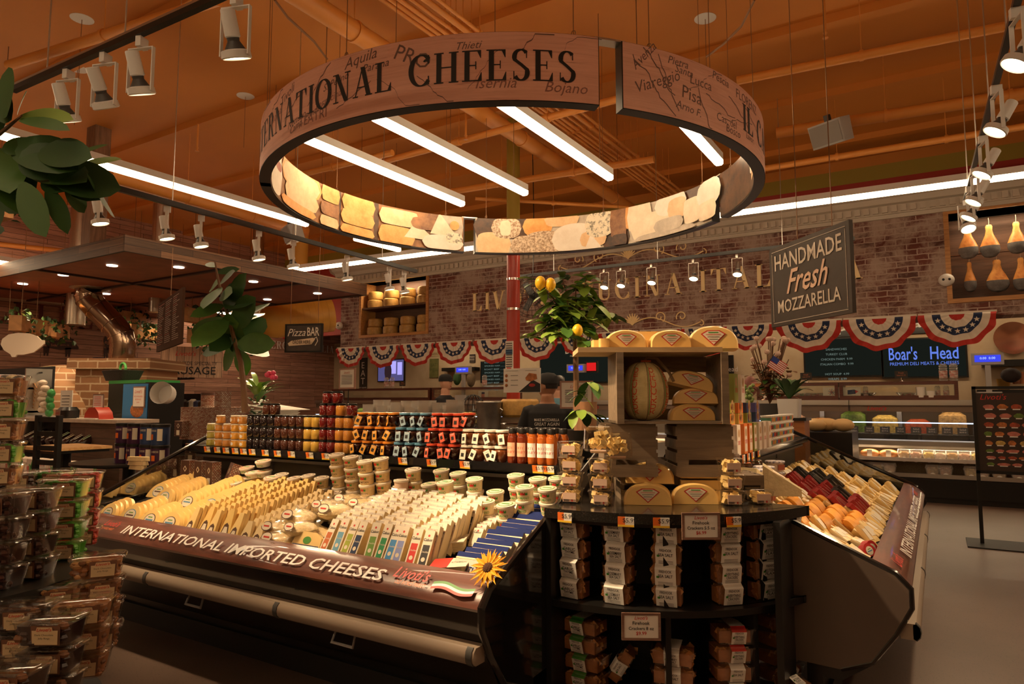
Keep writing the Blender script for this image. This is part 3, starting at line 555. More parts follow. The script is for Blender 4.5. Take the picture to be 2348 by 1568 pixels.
def ham(wd,hh):
    t_=[];a=MB(); pr=[(.035,0),(.05,-.03),(.045,-.1),(.06,-.18),(.1,-.28),(.135,-.38)]; b_=[(.135,-.38),(.14,-.45),(.12,-.52),(.08,-.57),(.02,-.59)]
    f=lambda p:[(circ(r_*wd,20,r_*.6),z*hh) for r_,z in p]
    a.loft(f(pr),0); b=MB(); b.loft(f(b_),0); c_=MB(); c_.tube([(0,0,0),(0.004,0,.06),(0,0,.12)],.004,5)
    return ('hanging_ham',None,[('ham_body',a.mesh(hamm),[]),('cut_face',b.mesh(hamg),[]),('string',c_.mesh(twine),[])])
for j,(pxs,z) in enumerate((((2222,2272,2335),4.24),((2222,2285,2340),3.68))):
    tag(MB().tube([(Q0,BY+.2,z+.12),(Q1,BY+.2,z+.12)],.012,8).obj('hanging_rail',chrome),'chrome rail holding the %s row of hams'%('upper' if j==0 else 'lower'),'rail')
    for i,px in enumerate(pxs):
        x=at(px,600,y=BY+.2).x; inst(ham((1,.95,.9)[i] if j==0 else (.62,1.1,.8)[i],(.86,.88,.84)[i] if j==0 else (.8,.85,.86)[i]),(x,BY+.2,z),'whole cured ham hanging in the niche, %s row, %s from the left'%('upper' if j==0 else 'lower',nth(i+1)),'ham',rz=U(-.3,.3),group='hams in the niche')
# security domes
for (px,py,w) in ((2170,643,'beside the ham niche'),(781,747,'by the parmesan niche at the left end of the brick wall')):
    p=at(px,py,y=BY); t_=thing('security_camera','white twin-lens camera '+w,'camera',p); MB().ball((0,-.05,0),(.11,.09,.1),16,10).obj('dome',whitep,t_); MB().ball((-.04,-.13,0),.02).obj('lens',black,t_); MB().ball((.04,-.13,0),.02).obj('lens',black,t_)
# fan behind the column
p=at(1222,680,y=9.6); t_=thing('wall_fan','black round cage fan behind the red column','fan',p,R(20)); 
q=MB()
for r_ in (.08,.16,.24,.32,.36):
    q.tube([(r_*cos(2*PI*i/28),-.06-.1*(1-r_/.36),r_*sin(2*PI*i/28)) for i in range(28)],.004,5,closed=True)
for i in range(24):
    a=2*PI*i/24; q.tube([(0,-.16,0),(.2*cos(a),-.13,.2*sin(a)),(.36*cos(a),-.06,.36*sin(a)),(.3*cos(a),.04,.3*sin(a))],.003,4)
q.obj('cage',black,t_); MB().ball((0,.06,0),(.08,.1,.08)).obj('motor',black,t_)
for i in range(3): MB().cb((.15*cos(i*2.1),-.02,.15*sin(i*2.1)),(.22,.02,.1),ry=-i*2.1,rx=.3).obj('blade',dgrey,t_)
MB().tube([(0,.1,0),(.1,.3,.0),(-.13,1,0)],.02,8).obj('bracket',black,t_)
MB().tube([(0,0,.36),(0.02,0,1.2),(0,0,CZ-p.z)],.008,6).obj('cord',black,t_)
# ================================================================ bunting
bm_=[mat('bunting_red',(.5,.03,.02),.7),mat('bunting_white',(.75,.68,.58),.7),mat('bunting_blue',(.015,.03,.09),.7)]
def bunting(w):
    h=w*.5; q=MB(); nu=48
    bands=[(0,.2,0),(.2,.42,1),(.42,.64,2),(.64,.84,1),(.84,1,0)]
    def P(u,r_):
        a=PI+PI*u; wob=1+.03*sin(u*31); y=-.02-.022*r_*sin(u*PI*17)-.03*r_; return (w/2*r_*cos(a)*(1 if r_<.9 else wob),y,h*r_*sin(a)*wob)
    for r0,r1,mm in bands: q.sheet(lambda u,v:P(u,r0+(r1-r0)*v),nu,2 if r0 else 1,mm)
    for i in range(7):
        u=.12+.76*i/6; x,y,z=P(u,.53); V=[(x,y-.012,z)]+[(x+(w*.042 if j%2==0 else w*.017)*sin(j*PI/5),y-.014,z+(w*.042 if j%2==0 else w*.017)*cos(j*PI/5)) for j in range(10)]
        q.add(V,[(0,1+j,1+(j+1)%10) for j in range(10)],1)
    q.box(-w/2,-.03,-.01,w/2,-.015,.03,1)
    return q.mesh(bm_)
edges=[(775,839),(844,918),(922,999),(1003,1084),(1090,1181),(1188,1282),(1287,1374),(1376,1465),(1468,1562),(1565,1655),(1660,1776),(1783,1933),(1936,2105),(2108,2290)]
for i,(a,b_) in enumerate(edges):
    xa_=at(a,780,y=BY-.05).x; xb_=at(b_,780,y=BY-.05).x; o=bpy.data.objects.new('bunting_fan',bunting(xb_-xa_)); COL.objects.link(o); o.location=((xa_+xb_)/2,BY-.05,2.85)
    tag(o,'red, white and blue star bunting fan below the brick wall, %s'%(nth(i+1)+' from the left' if i<7 else nth(14-i)+' from the right' if i<13 else 'rightmost of all'),'bunting','bunting fans')
# ================================================================ deli counter at the back
redwood=wood('mahogany',(.06,.018,.012),(.13,.04,.025),.3,coat=.2)
DY=12.05; ux=[-1.2+2.44*k for k in range(-5,2)]
t,o=None,None
sep=[]
def deli_parts():
    w=2.43; P=[]
    def part(nm,mm,fn,sm=.6): q=MB(); fn(q); P.append((nm,q.mesh(mm,nm,sm),[]))
    part('base',black,lambda q:q.box(0,DY,0,w,13.1,.36).box(0,DY-.02,.08,w,DY,.34))
    part('lower_deck',mat('perforated_panel',(.45,.36,.25),.5,var=.5,vs=60,col2=(.3,.22,.14)),lambda q:q.box(0,DY,.36,w,DY+.55,.39).box(0,DY+.5,.39,w,DY+.54,.86))
    part('deck_edge',steel,lambda q:q.box(0,DY-.01,.36,w,DY+.015,.42))
    part('middle_shelf',whitep,lambda q:q.box(0,DY+.06,.6,w,DY+.5,.615))
    part('price_rail',mat('price_rail',(.62,.55,.5),.4,var=.3,vs=5),lambda q:q.box(0,DY+.05,.59,w,DY+.06,.645))
    part('front_band',steel,lambda q:q.ext([(DY-.01,.83),(DY+.04,.79),(DY+.5,.83),(DY+.5,.86),(DY+.02,.92),(DY-.01,.9)],0,w,'x'))
    part('display_deck',mat('deck_white',(.5,.45,.38),.5),lambda q:q.box(0,DY+.05,.86,w,13.05,.9))
    part('front_glass',glass,lambda q:q.add([(0.01,DY+.03,.92),(w-.01,DY+.03,.92),(w-.01,DY+.1,1.44),(.01,DY+.1,1.44)],[(0,1,2,3)]))
    part('glass_header',mat('frosted_header',(.2,.14,.1),.3),lambda q:q.box(.01,DY+.085,1.34,w-.01,DY+.1,1.44))
    part('lamp_strip',emat('cool_strip',(.55,.7,1),2.2),lambda q:q.box(.01,DY+.1,1.165,w-.01,DY+.115,1.18))
    part('top',steel,lambda q:q.box(0,DY+.08,1.46,w,12.95,1.52).box(0,DY+.05,1.44,w,DY+.1,1.5))
    part('back_doors',mat('case_back',(.16,.11,.07),.5),lambda q:q.box(0,12.95,.9,w,13.05,1.46))
    for x in (.62,1.25,1.9): part('mullion',steel,lambda q:q.box(x,12.88,.9,x+.07,12.94,1.44))
    part('end_panel',glass,lambda q:q.add([(.005,DY+.04,.92),(.005,DY+.1,1.44),(.005,12.9,1.44),(.005,12.9,.92)],[(0,1,2,3)]))
    part('header_writing',redink,lambda q:q.text('Livoti\'s',(.25,DY+.08,1.36),X,Z,.07,0,'l',shear=.3,bold=.02))
    return ('deli_case',None,P)
DP=deli_parts()
for i,x in enumerate(ux): inst(DP,(x,0,0),'stainless and glass deli case along the back, %s from the right end'%nth(7-i),'deli case',group='deli cases')
foodc=[mat('food_%d'%i,c,.6,var=.6,vs=30,bm=.4,bs=40) for i,c in enumerate(((.6,.2,.05),(.15,.25,.04),(.65,.45,.12),(.45,.08,.03),(.5,.3,.12),(.6,.35,.25)))]
for i in range(34):
    x=-12.9+i*.46; q=MB(); q.box(0,12.5,.95,.4,12.85,1.12+.1*((i*7)%3)); 
    if x>-9 and x<-2.4: continue
    a=thing('food_bin','bin of prepared food at the back of the deli case, number %s from the left'%nth(i+1),'food bin',(x,0,0),group='food bins'); MB().box(0,12.5,.905,.4,12.85,1.0).obj('pan',steel,a); MB().loft([(rr(.38,.33,.05),0),(rr(.36,.3,.08),.16+.06*((i*5)%3)),(rr(.2,.15,.05),.22+.06*((i*5)%3))]).obj('food',foodc[i%6],a).location=(.2,12.68,1.0)
bowl=MB().loft([(rr(.24,.2,.05),0),(rr(.3,.26,.06),.09)],cap=(1,0)); bowlm=bowl.mesh(black)
def heap(seed,n=40,r=.12,h=.05,s=.035):
    k=random.Random(seed); q=MB()
    for i in range(n):
        a=k.uniform(0,6.28); d=r*math.sqrt(k.random()); q.M=Matrix.Translation((d*cos(a),d*sin(a)*.85,h*(1-(d/r)**2)+k.uniform(0,.01)))@Euler((k.uniform(-1,1),k.uniform(-1,1),k.uniform(0,6))).to_matrix().to_4x4()
        q.add([(-s,0,0),(0,-s*.5,.004),(s,0,0),(0,s*.5,.006)],[(0,1,2,3)],k.randrange(3))
    q.M=Matrix(); return q
g3=[mat('kale',(.04,.12,.02),.6),mat('lettuce',(.16,.28,.05),.5),mat('tomato',(.5,.05,.02),.4)]
hm=heap(1).mesh(g3); hm2=heap(2).mesh([mat('pasta',(.6,.4,.12),.5),g3[1],g3[2]])
card=MB().box(-.07,-.004,0,.07,.004,.1).mesh(mat('card_black',(.03,.025,.02),.6)); ctx=MB().text('Salad',(0,-.006,.055),X,Z,.03).text('$8.99 lb',(0,-.006,.02),X,Z,.02).mesh(mat('chalk',(.5,.4,.32),.7))
TR=('salad_tray',None,[('tray',bowlm,[]),('salad',hm,[])])
for i,px in enumerate(list(range(1915,2242,36))):
    x=at(px,990,y=DY+.3).x
    o=inst(TR,(x,DY+.27,.9),'black tray of green salad behind the deli glass, %s from the left'%nth(i+1),'salad tray',group='salad trays'); 
    q=inst(('price_card',card,[('writing',ctx,[])]),(x+.03,DY+.42,1.0),'small black price card behind the %s salad tray from the left'%nth(i+1),'price card',rx=R(-12),group='salad price cards')
# packs on the lower shelves
clam=MB(); clam.loft([(rr(.15,.11,.03),0),(rr(.19,.14,.03),.1),(rr(.2,.15,.03),.105),(rr(.17,.12,.03),.16)]); stk=MB().prism(circ(.05,20),0,.002)
def pack(c): 
    s_=stk.mesh(paper); return ('clamshell_pack',None,[('shell',clam.mesh(clh),[]),('food',MB().loft([(rr(.13,.09,.03),.005),(rr(.16,.11,.04),.09),(rr(.1,.08,.03),.12)]).mesh(c),[]),('label',MB().ext([(0.04*cos(a*PI/10),.04*sin(a*PI/10)) for a in range(20)],-.081,-.079,'y').mesh(paper),[])])
loaf=('wrapped_loaf',None,[('bread',MB().ball((0,0,.07),(.14,.08,.07),16,10).mesh(mat('bread',(.5,.2,.06),.4,var=.5,vs=10)),[]),('label',MB().box(-.035,-.086,.03,.035,-.082,.13).mesh(paper),[])])
packs=[pack(c) for c in (foodc[4],foodc[5],foodc[2],mat('pale_food',(.7,.52,.4),.6,var=.4,vs=20))]
for i,px in enumerate((1947,1995,2038)):
    inst(loaf,(at(px,1040,y=DY+.2).x,DY+.2,.615),'wrapped bread loaf on the deli case\'s open shelf, %s from the left'%nth(i+1),'bread loaf',group='wrapped loaves')
for i,px in enumerate((2073,2100,2130,2155,2183,2211,2240,2262,2290,2320)):
    inst(packs[i%4],(at(px,1040,y=DY+.16).x,DY+.17,.615),'clear salad pack on the deli case\'s upper open shelf, %s from the left'%nth(i+1),'salad pack',group='packs on the upper shelf',s=.95)
for i,px in enumerate((1938,1960,1985,2012,2040,2138,2168,2226,2252,2290,2335)):
    inst(packs[(i+3)%4],(at(px,1070,y=DY+.2).x,DY+.2,.39),'clear food pack on the deli case\'s bottom shelf, %s from the left'%nth(i+1),'food pack',group='packs on the bottom shelf',s=1.0)
# glass-fronted counter boxes on the deli top
def cbox(x0,x1,lab):
    w=x1-x0; t_=thing('countertop_display',lab,'display box',((x0+x1)/2,12.5,1.52)); q=MB()
    for b_ in ((-w/2,-.2,0,w/2,.2,.04),(-w/2,-.2,.24,w/2,.2,.29),(-w/2,-.2,.04,-w/2+.05,.2,.24),(w/2-.05,-.2,.04,w/2,.2,.24),(-w/2+.05,-.2,.04,w/2-.05,-.19,.07)): q.box(*b_)
    q.obj('wooden_case',redwood,t_); MB().box(-w/2+.05,-.19,.04,w/2-.05,-.185,.24).obj('glass_pane',glass,t_); return t_
b0=at(1925,900,y=12.3).x; b1=at(2198,900,y=12.3).x; c0=at(1735,900,y=12.3).x
cbox(c0,b0-.02,'low red-brown wooden display box on the deli top, left one'); cbox(b0,b1,'long red-brown wooden display box on the deli top, under the second screen')
cbox(at(760,915,y=12.3).x,at(985,905,y=12.3).x,'low wooden display box on the far left deli top'); cbox(at(990,905,y=12.3).x,at(1175,903,y=12.3).x,'low wooden display box beside the far scale')
for i,(px,c) in enumerate(((1870,hm2),(2080,hm2),(1840,hm),(1985,hm))):
    inst(('glass_bowl',MB().loft([(circ(.09,16),0),(circ(.16,16),.08)],cap=(1,0)).mesh(clh),[('salad',c,[])]),(at(px,900,y=12.5).x,12.5,1.56),'clear bowl of salad in a counter display box, %s'%('left end of the left box','middle of the long box','left box beside the plant','left end of the long box')[(0,1,2,3)[i]],'salad bowl')
cup=MB(); 
for i in range(7): cup.loft([(circ(.036,14),.025*i),(circ(.042,14),.025*i+.02)],0,(0,0))
cup.prism(circ(.03,14),.17,.19); cupm=cup.mesh(clear('cup_plastic',(.9,.9,.9),.2,.1,.25,(.8,.78,.75))); cupr=MB().loft([(circ(.0385,14),.03),(circ(.042,14),.11)],0,(0,0)).mesh(mat('cup_print',(.5,.08,.05),.5,var=.9,vs=30,col2=(.8,.75,.7)))
CUP=('cup_stack',None,[('cups',cupm,[]),('printed_band',cupr,[])])
for i,(px,py,y,w) in enumerate(((2163,862,12.4,'right of the Boar\'s Head screen, left one'),(2187,862,12.4,'right of the screen, right one'),(2150,905,12.4,'inside the long box'),(2170,905,12.4,'inside the long box, right end'),(1985,903,12.4,'inside the long box at left'),(886,878,12.4,'below the television, left one'),(899,878,12.4,'below the television, right one'),(1111,876,12.4,'in front of the dark menu board'))):
    z=1.81 if py<890 else 1.56; inst(CUP,(at(px,py,y=y).x,y,z),'stack of clear plastic cups '+w.replace("Boar's Head ",""),'cup stack',s=1.4 if z>1.7 else .95)
for i,(px,py,c,w) in enumerate(((1953,905,(.75,.7,.62),'rocket picture card in the long box'),(2112,902,(.8,.76,.7),'tall white container in the long box'),(2135,906,(.8,.76,.7),'short white container in the long box'),(1907,905,(.6,.55,.45),'firework picture card in the left box'),(1108,898,(.7,.68,.6),'picture card with a flag shield'))):
    p=at(px,py,y=12.35); t_=thing('picture_card' if 'card' in w else 'food_container',w,'card' if 'card' in w else 'container',(p.x,12.35,1.56))
    if 'container' in w: MB().lathe([(.06,0),(.07,.16 if 'tall' in w else .1)],16).obj('tub',mat('whitetub',(.8,.76,.7),.4),t_)
    else:
        MB().box(-.13,0,0,.13,.01,.17).obj('card',mat('card_cream',c,.6),t_); q=MB()
        if 'rocket' in w: q.add([(-.06,-.003,.05),(.05,-.003,.06),(.1,-.003,.1),(.04,-.003,.13),(-.06,-.003,.12)],[(0,1,2,3,4)],0); q.add([(.06,-.004,.07),(.1,-.004,.1),(.05,-.004,.12)],[(0,1,2)],1)
        elif 'flag' in w:
            for j in range(5): q.box(-.04+.016*j,-.004,.03,-.032+.016*j,-.002,.12-.0,1); 
            q.box(-.04,-.005,.1,.04,-.003,.14,0)
        else:
            for j in range(9): a=R(j*40); q.cb((.03*cos(a),-.003,.09+.03*sin(a)),(.05,.002,.007),j%2,ry=-a)
        q.obj('picture',[mat('navy',(.03,.05,.13),.5),redink],t_)
# counter price cards on chrome clips
for px,py,w in ((1848,857,'left of the box pair'),(2066,853,'under the PREMIUM line'),(923,868,'right of the television')):
    p=at(px,py,y=12.4); t_=thing('menu_card','small dark menu card on a clip, '+w,'sign',(p.x,12.4,1.81)); MB().box(-.09,-.003,.05,.09,.003,.17).obj('card',mat('card_black',(.03,.025,.02),.6),t_); MB().lathe([(.03,0),(.03,.01),(.008,.02),(.008,.06)],12).obj('clip',chrome,t_); MB().text('Fresh',(0,-.005,.125),X,Z,.025,0).text('Salad $7.99',(0,-.005,.09),X,Z,.02,0).obj('writing',mat('chalk_red',(.6,.2,.1),.6),t_)
# screens and signs on the back wall
WY=15.197
def screen(px0,px1,py0,py1,lab,y=WY,em=None):
    a=at(px0,py1,y=y);b=at(px1,py0,y=y); zc=(a.z+b.z)/2; t_=thing('menu_screen',lab,'screen',((a.x+b.x)/2,y,a.z)); w=b.x-a.x;h=b.z-a.z
    MB().box(-w/2,-.05,0,w/2,0,h).obj('bezel',black,t_); MB().box(-w/2+.03,-.054,.03,w/2-.03,-.05,h-.03).obj('panel',em or emat('screen_dark',(.010,.012,.009),.6),t_); return t_,w,h
t1,w1,h1=screen(1845,2022,770,866,'dark menu screen with faint columns of prices, left of the blue-lettered one')
q=MB(); scr=emat('screen_text',(.3,.4,.35),.35)
for j,l in enumerate(('SANDWICHES','TURKEY CLUB','CHICKEN PARM  9.99','ITALIAN COMBO  9.99','','HOT SOUP  4.99','WRAPS  8.99')): q.text(l or ' .',(-.1,-.058,h1*.68-.1*j),X,Z,.045,0)
q.obj('screen_text',scr,t1)
t2,w2,h2=screen(2024,2216,770,868,'dark menu screen with large blue lettering above the deli case')
q=MB(); q.text('Boar\'s',(-w2*.24,-.058,h2*.46),X,Z,.25,0,w=w2*.34,bold=.03).text('Head',(w2*.24,-.058,h2*.46),X,Z,.25,0,w=w2*.32,bold=.03).text('PREMIUM DELI MEATS & CHEESES',(0,-.058,h2*.32),X,Z,.065,0,w=w2*.8); q.obj('screen_text',emat('screen_blue',(.1,.17,.6),.9),t2)
a=at(1880,775,y=WY);b=at(2216,745,y=WY); t_=thing('menu_header','black header board reading Specialty Salads above the screens','sign',(a.x,WY,a.z)); MB().box(0,-.06,0,b.x-a.x,0,b.z-a.z).obj('board',black,t_); MB().text('Specialty Salads',((b.x-a.x)/2,-.065,.12),X,Z,.22,0,w=(b.x-a.x)*.85,bold=.02).obj('lettering',whitep,t_)
a=at(1255,870,y=WY);b=at(1400,790,y=WY); t3,w3,h3=screen(1240,1400,780,880,'dark menu screen behind the lemon tree, partly hidden'); MB().text("Boar's Head",(.3,-.058,h3*.72),X,Z,.16,0,bold=.02).text('PREMIUM DELI MEATS & CHEESES',(.3,-.058,h3*.64),X,Z,.04,0).obj('screen_text',whitep,t3)
t4,w4,h4=screen(868,930,822,876,'television under the bunting showing a dim room and a seated figure',em=emat('tv_glow',(.05,.045,.12),1.2)); q=MB(); q.box(-w4*.1,-.057,h4*.35,w4*.2,-.055,h4*.9).box(w4*.25,-.057,h4*.3,w4*.42,-.055,h4*.85); q.obj('bright_shapes',emat('tv_blue',(.25,.22,.55),1.3),t4); MB().ball((-.1,-.057,h4*.45),(.14,.004,.26)).obj('dark_shape',emat('tv_dark',(.02,.01,.012),1),t4)
t5,w5,h5=screen(1104,1182,826,878,'dark blue chalk menu board with columns of prices beside the red column'); q=MB()
for j in range(9): q.text('SMOKED HAM ........ 7.99' if j%2 else 'ROAST BEEF ....... 9.99',(0,-.058,h5*.9-.09*j),X,Z,.04,0,w=w5*.75)
q.obj('screen_text',emat('screen_text',(.3,.4,.35),.35),t5)
def wallsign(px0,px1,py0,py1,nm,lab,texts,mb,mt,y=WY,rz=0,cat='sign',vert=False,dy=.03):
    a=at(px0,py1,y=y);b=at(px1,py0,y=y); t_=thing(nm,lab,cat,((a.x+b.x)/2,y,a.z),rz); w=b.x-a.x;h=b.z-a.z
    MB().box(-w/2,-dy,0,w/2,0,h).obj('board',mb,t_)
    if texts:
        q=MB()
        for s_,u,v_,sz,kw in texts: q.text(s_,((u-.5)*w,-dy-.004,v_*h),X,Z,sz*h,0,**kw)
        q.obj('lettering',mt,t_)
    return t_,w,h
chalkb=mat('chalkboard',(.05,.035,.025),.7,var=.4,vs=5); chalk=mat('chalk_white',(.7,.62,.52),.7)
wallsign(825,843,820,896,'wooden_sign','tall dark wooden sign with EAT in white letters',[('E',.5,.68,.2,{}),('A',.5,.44,.2,{}),('T',.5,.2,.2,{}),('bon appetit',.5,.08,.05,{})],chalkb,chalk)
wallsign(986,1006,822,866,'painted_board','tall green painted wooden board on the stucco wall',[('EAT',.5,.6,.16,{}),('WELL',.5,.35,.16,{})],mat('old_green_board',(.2,.2,.06),.7,var=.4,vs=8),mat('board_green_ink',(.08,.1,.03),.7))
wallsign(990,1010,806,818,'wooden_sign','small sign ending ARKET half hidden by the bunting',[('MARKET',.5,.3,.5,{})],mat('sign_tan',(.5,.38,.22),.7),mat('sign_brown',(.15,.08,.04),.7))
wallsign(1078,1090,812,832,'framed_sign','small black framed sign hung with a green wreath',[('FRESH',.5,.6,.2,{}),('EGGS',.5,.3,.2,{})],chalkb,chalk)
tag(MB().box(at(1025,852,y=WY).x,WY-.25,at(1025,852,y=WY).z,at(1100,852,y=WY).x,WY,at(1100,842,y=WY).z).obj('wall_shelf',black),'black wall shelf behind the worker in the back','shelf')
tag(MB().box(at(2250,842,y=WY).x,WY-.3,at(2250,842,y=WY).z,at(2360,842,y=WY).x,WY,at(2360,825,y=WY).z).obj('wall_shelf',black),'black wall shelf beneath the copper plate','shelf')
p=at(2322,775,y=WY-.05); t_=thing('copper_plate','round polished copper plate standing on the wall shelf','plate',p); cop=mat('copper',(.75,.38,.25),.22,1); q=MB(); q.M=Euler((R(90),0,0)).to_matrix().to_4x4(); q.lathe([(.12,0),(.2,.03),(.29,.05),(.29,.06),(.2,.045),(.1,.02)],32); q.obj('dish',cop,t_)
for (px,py,w,c) in ((2302,895,'right of the scale',cop),(2335,880,'at the right edge',cop)):
    p=at(px,py,y=14.6); tag(put(MB().lathe([(.08,0),(.11,.2),(.115,.2)],16).obj('metal_pot',mat('brass_pot',(.4,.25,.08),.35,1) if px<2320 else cop),(p.x,14.6,p.z)),'small metal pot on the back shelf '+w,'pot')
tag(MB().box(at(2240,905,y=14.5).x,14.4,1.55,at(2360,905,y=14.5).x,WY,at(2360,893,y=14.5).z).obj('back_shelf',black),'black back shelf holding the metal pots','shelf')
tag(put(MB().ball((0,0,0),(.14,.14,.12)).obj('baseball_hat',mat('cap_cloth',(.03,.02,.02),.8)),at(2318,860,y=13.6)),'black cap with an orange mark resting behind the scale','cap')
# weighing scales with pole displays
def scale(px,pytop,y,w,s=1):
    p=at(px,pytop,y=y); t_=thing('deli_scale','grey deli scale with a blue pole display, '+w,'scale',(p.x,y,1.52)); h=p.z-1.52
    MB().loft([(rr(.34,.3,.04),0),(rr(.3,.24,.03),.12)]).obj('base',greyp,t_); MB().box(-.035,-.03,.1,.035,.03,h-.12).obj('pole',greyp,t_); MB().box(-.2,-.05,h-.17,.2,.04,h).obj('display_housing',greyp,t_); MB().box(-.16,-.056,h-.13,.16,-.05,h-.03).obj('display',emat('lcd_blue',(.03,.04,.5),1.2),t_); MB().text('0.00  0.00',(0,-.06,h-.09),X,Z,.035).obj('digits',emat('lcd_text',(.3,.4,1),1.5),t_)
scale(2263,810,12.4,'right of the menu screens'); scale(1063,840,12.4,'behind the plastic tub stacks'); scale(1636,826,12.4,'behind the tall boxes right of the crates'); scale(1322,835,12.4,'behind the lemon tree trunk')
t6,_,_=screen(1345,1372,828,854,'small red-lit screen left of the wooden crate',12.6,emat('red_screen',(.5,.01,.01),1))
# small things on the back counter
for (px,py,w_,h_,c,lab,cat) in ((1080,870,.16,.34,(.2,.14,.08),'brown cloth bag hung by the far scale','bag'),(1048,868,.14,.3,(.04,.1,.03),'green trailing plant by the far scale','plant'),(1035,866,.02,.1,(.3,.2,.1),'','')):
    if lab: p=at(px,py,y=14.9); tag(put(MB().ball((0,0,0),(w_*.8,.1,h_*.6)).obj(lab.split()[0]+'_'+cat,mat('c_'+lab[:6],c,.8,bm=.5,bs=20)),p),lab,cat)
for i,(px,py) in enumerate(((1636,808),(1650,806),(1628,820),(1643,818),(1656,820))):
    p=at(px,py,y=14.9); t_=thing('spice_can','small red and white can on the back shelf, %s of the pile'%nth(i+1),'can',p,group='cans on the back shelf'); MB().lathe([(.07,-.1),(.07,.1)],12).obj('can',redink,t_)
for i in range(5):
    p=at(1625+i*24,885+((i*3)%2)*3,y=13.9); t_=thing('deli_ham','pink cured ham hanging behind the boxes, %s from the left'%nth(i+1),'ham',p,group='pink hams'); MB().ball((0,0,0),(.13,.12,.2),14,9).obj('meat',mat('pink_ham',(.6,.25,.2),.5,var=.3),t_)
a=at(1625,862,y=14.2);b=at(1680,828,y=14.2); wallsign(1625,1682,814,862,'brand_board','black oval-logo board ending in ead behind the boxes',[("Boar's Head",.5,.2,.25,{})],black,whitep)
# free-standing menu sign at right
bs=at(2248,1247,z=0); t_=thing('sign_stand','black floor-standing sign with rows of small food pictures','floor sign',(bs.x,bs.y,0)); W_=1.0
MB().box(-.12,-.28,0,W_+.12,.28,.012).obj('base_plate',blackm,t_)
q=MB(); zt=at(2243,886,y=bs.y).z
for x0,x1,z0,z1 in ((-.0,.035,0,zt),(W_-.035,W_,0,zt),(0,W_,zt-.03,zt),(0,W_,.74,.77)): q.box(x0,-.018,z0,x1,.018,z1)
q.obj('frame',black,t_); MB().box(.035,-.008,.77,W_-.035,.008,zt-.07).obj('poster',mat('poster_dark',(.035,.02,.015),.35),t_)
q=MB(); k=random.Random(4); pm=[foodc[3],foodc[1],foodc[2],mat('poster_pink',(.6,.2,.15),.5,var=.5,vs=20),whitep,foodc[0]]
z=.82; row=0
while z<zt-.22:
    hh=.045 if z<1.0 else .07
    x=.09
    while x<W_-.12:
        w_=k.uniform(.07,.12); q.M=Matrix.Translation((x+w_/2,-.0095,z+hh*.45)); 
        cs=[(w_*.5*cos(a)*k.uniform(.8,1.1),0,hh*.42*sin(a)*k.uniform(.8,1.1)) for a in [j*PI/5 for j in range(10)]]; q.add(cs,[tuple(range(10))],k.choice((0,2,3,3,5,1,5))); q.add([(-w_*.3,-.001,-hh*.45),(w_*.3,-.001,-hh*.45),(w_*.3,-.001,-hh*.3),(-w_*.3,-.001,-hh*.3)],[(0,1,2,3)],4); x+=w_+.015
    z+=hh+.025; q.M=Matrix()
q.obj('food_pictures',pm,t_); MB().text("Livoti's",(.07,-.01,zt-.14),X,Z,.06,0,'l',shear=.3).obj('heading',redink,t_)
# ================================================================ wooden canopy over the pizza oven
barn=planks('barn_wood',(.10,.045,.022),(.3,.15,.075),(.06,.035,.022),1.3,.095,'xz'); barny=planks('barn_wood_side',(.10,.045,.022),(.3,.15,.075),(.06,.035,.022),1.3,.095,'yz')
CZ0=3.5; c0=at(288,577,z=CZ0); c1=at(803,681,z=CZ0); c2=at(350,708,z=CZ0)
cx1=c0.x; cy0=c0.y; cy1=c1.y; cx0=c2.x-2.3
t_=thing('hanging_canopy','flat weathered-plank canopy with small downlights over the pizza oven','canopy',((cx0+cx1)/2,(cy0+cy1)/2,CZ0)); w=(cx1-cx0)/2;d=(cy1-cy0)/2
tz=mat('canopy_panel',(.28,.075,.035),.6,var=.35,vs=3,bm=.1,bs=30)
MB().box(-w,-d,.03,w,d,.1).obj('ceiling_panel',tz,t_,0)
for nm,b_,mm in (('fascia',(-w,-d-.04,0,w,-d,.22),barn),('fascia',(-w,d,0,w,d+.04,.22),barn),('fascia',(w,-d-.04,0,w+.04,d+.04,.22),barny),('fascia',(-w-.04,-d-.04,0,-w,d+.04,.22),barny)): MB().box(*b_).obj(nm,mm,t_,0)
for i in range(1,3): MB().box(-w,-d+2*d*i/3-.03,.0,w,-d+2*d*i/3+.03,.04).obj('batten',mat('batten',(.04,.015,.01),.6),t_,0)
for i in range(1,3): MB().box(-w+2*w*i/3-.03,-d,.0,-w+2*w*i/3+.03,d,.04).obj('batten',mat('batten',(.04,.015,.01),.6),t_,0)
for px,py in ((257,608),(410,612),(145,630),(52,650),(581,645),(243,673),(403,694),(613,686),(728,672)):
    p=at(px,py,z=CZ0+.03); o=MB().prism(circ(.075,20),-.012,0).obj('downlight',emat('downlight',(1,.8,.55),6),t_); o.location=(p.x-(cx0+cx1)/2,p.y-(cy0+cy1)/2,.03); ld=bpy.data.lights.new('downlight_lamp','SPOT'); ld.energy=75; ld.spot_size=R(120); ld.spot_blend=.8; ld.color=(1,.7,.4); ld.shadow_soft_size=.07; lo=bpy.data.objects.new('downlight_lamp',ld); COL.objects.link(lo); lo.location=(p.x,p.y,CZ0)
for px,py in ((232,500),(600,655)):
    p=at(214,555,d=10.6) if px<300 else None
    if p: tag(MB().box(p.x-.13,p.y-.12,CZ0+.1,p.x+.13,p.y+.12,CZ).obj('timber_post',wood('post_wood',(.12,.06,.03),(.25,.13,.07),.6,(12,12,1))),'square timber post rising from the canopy to the ceiling','post')
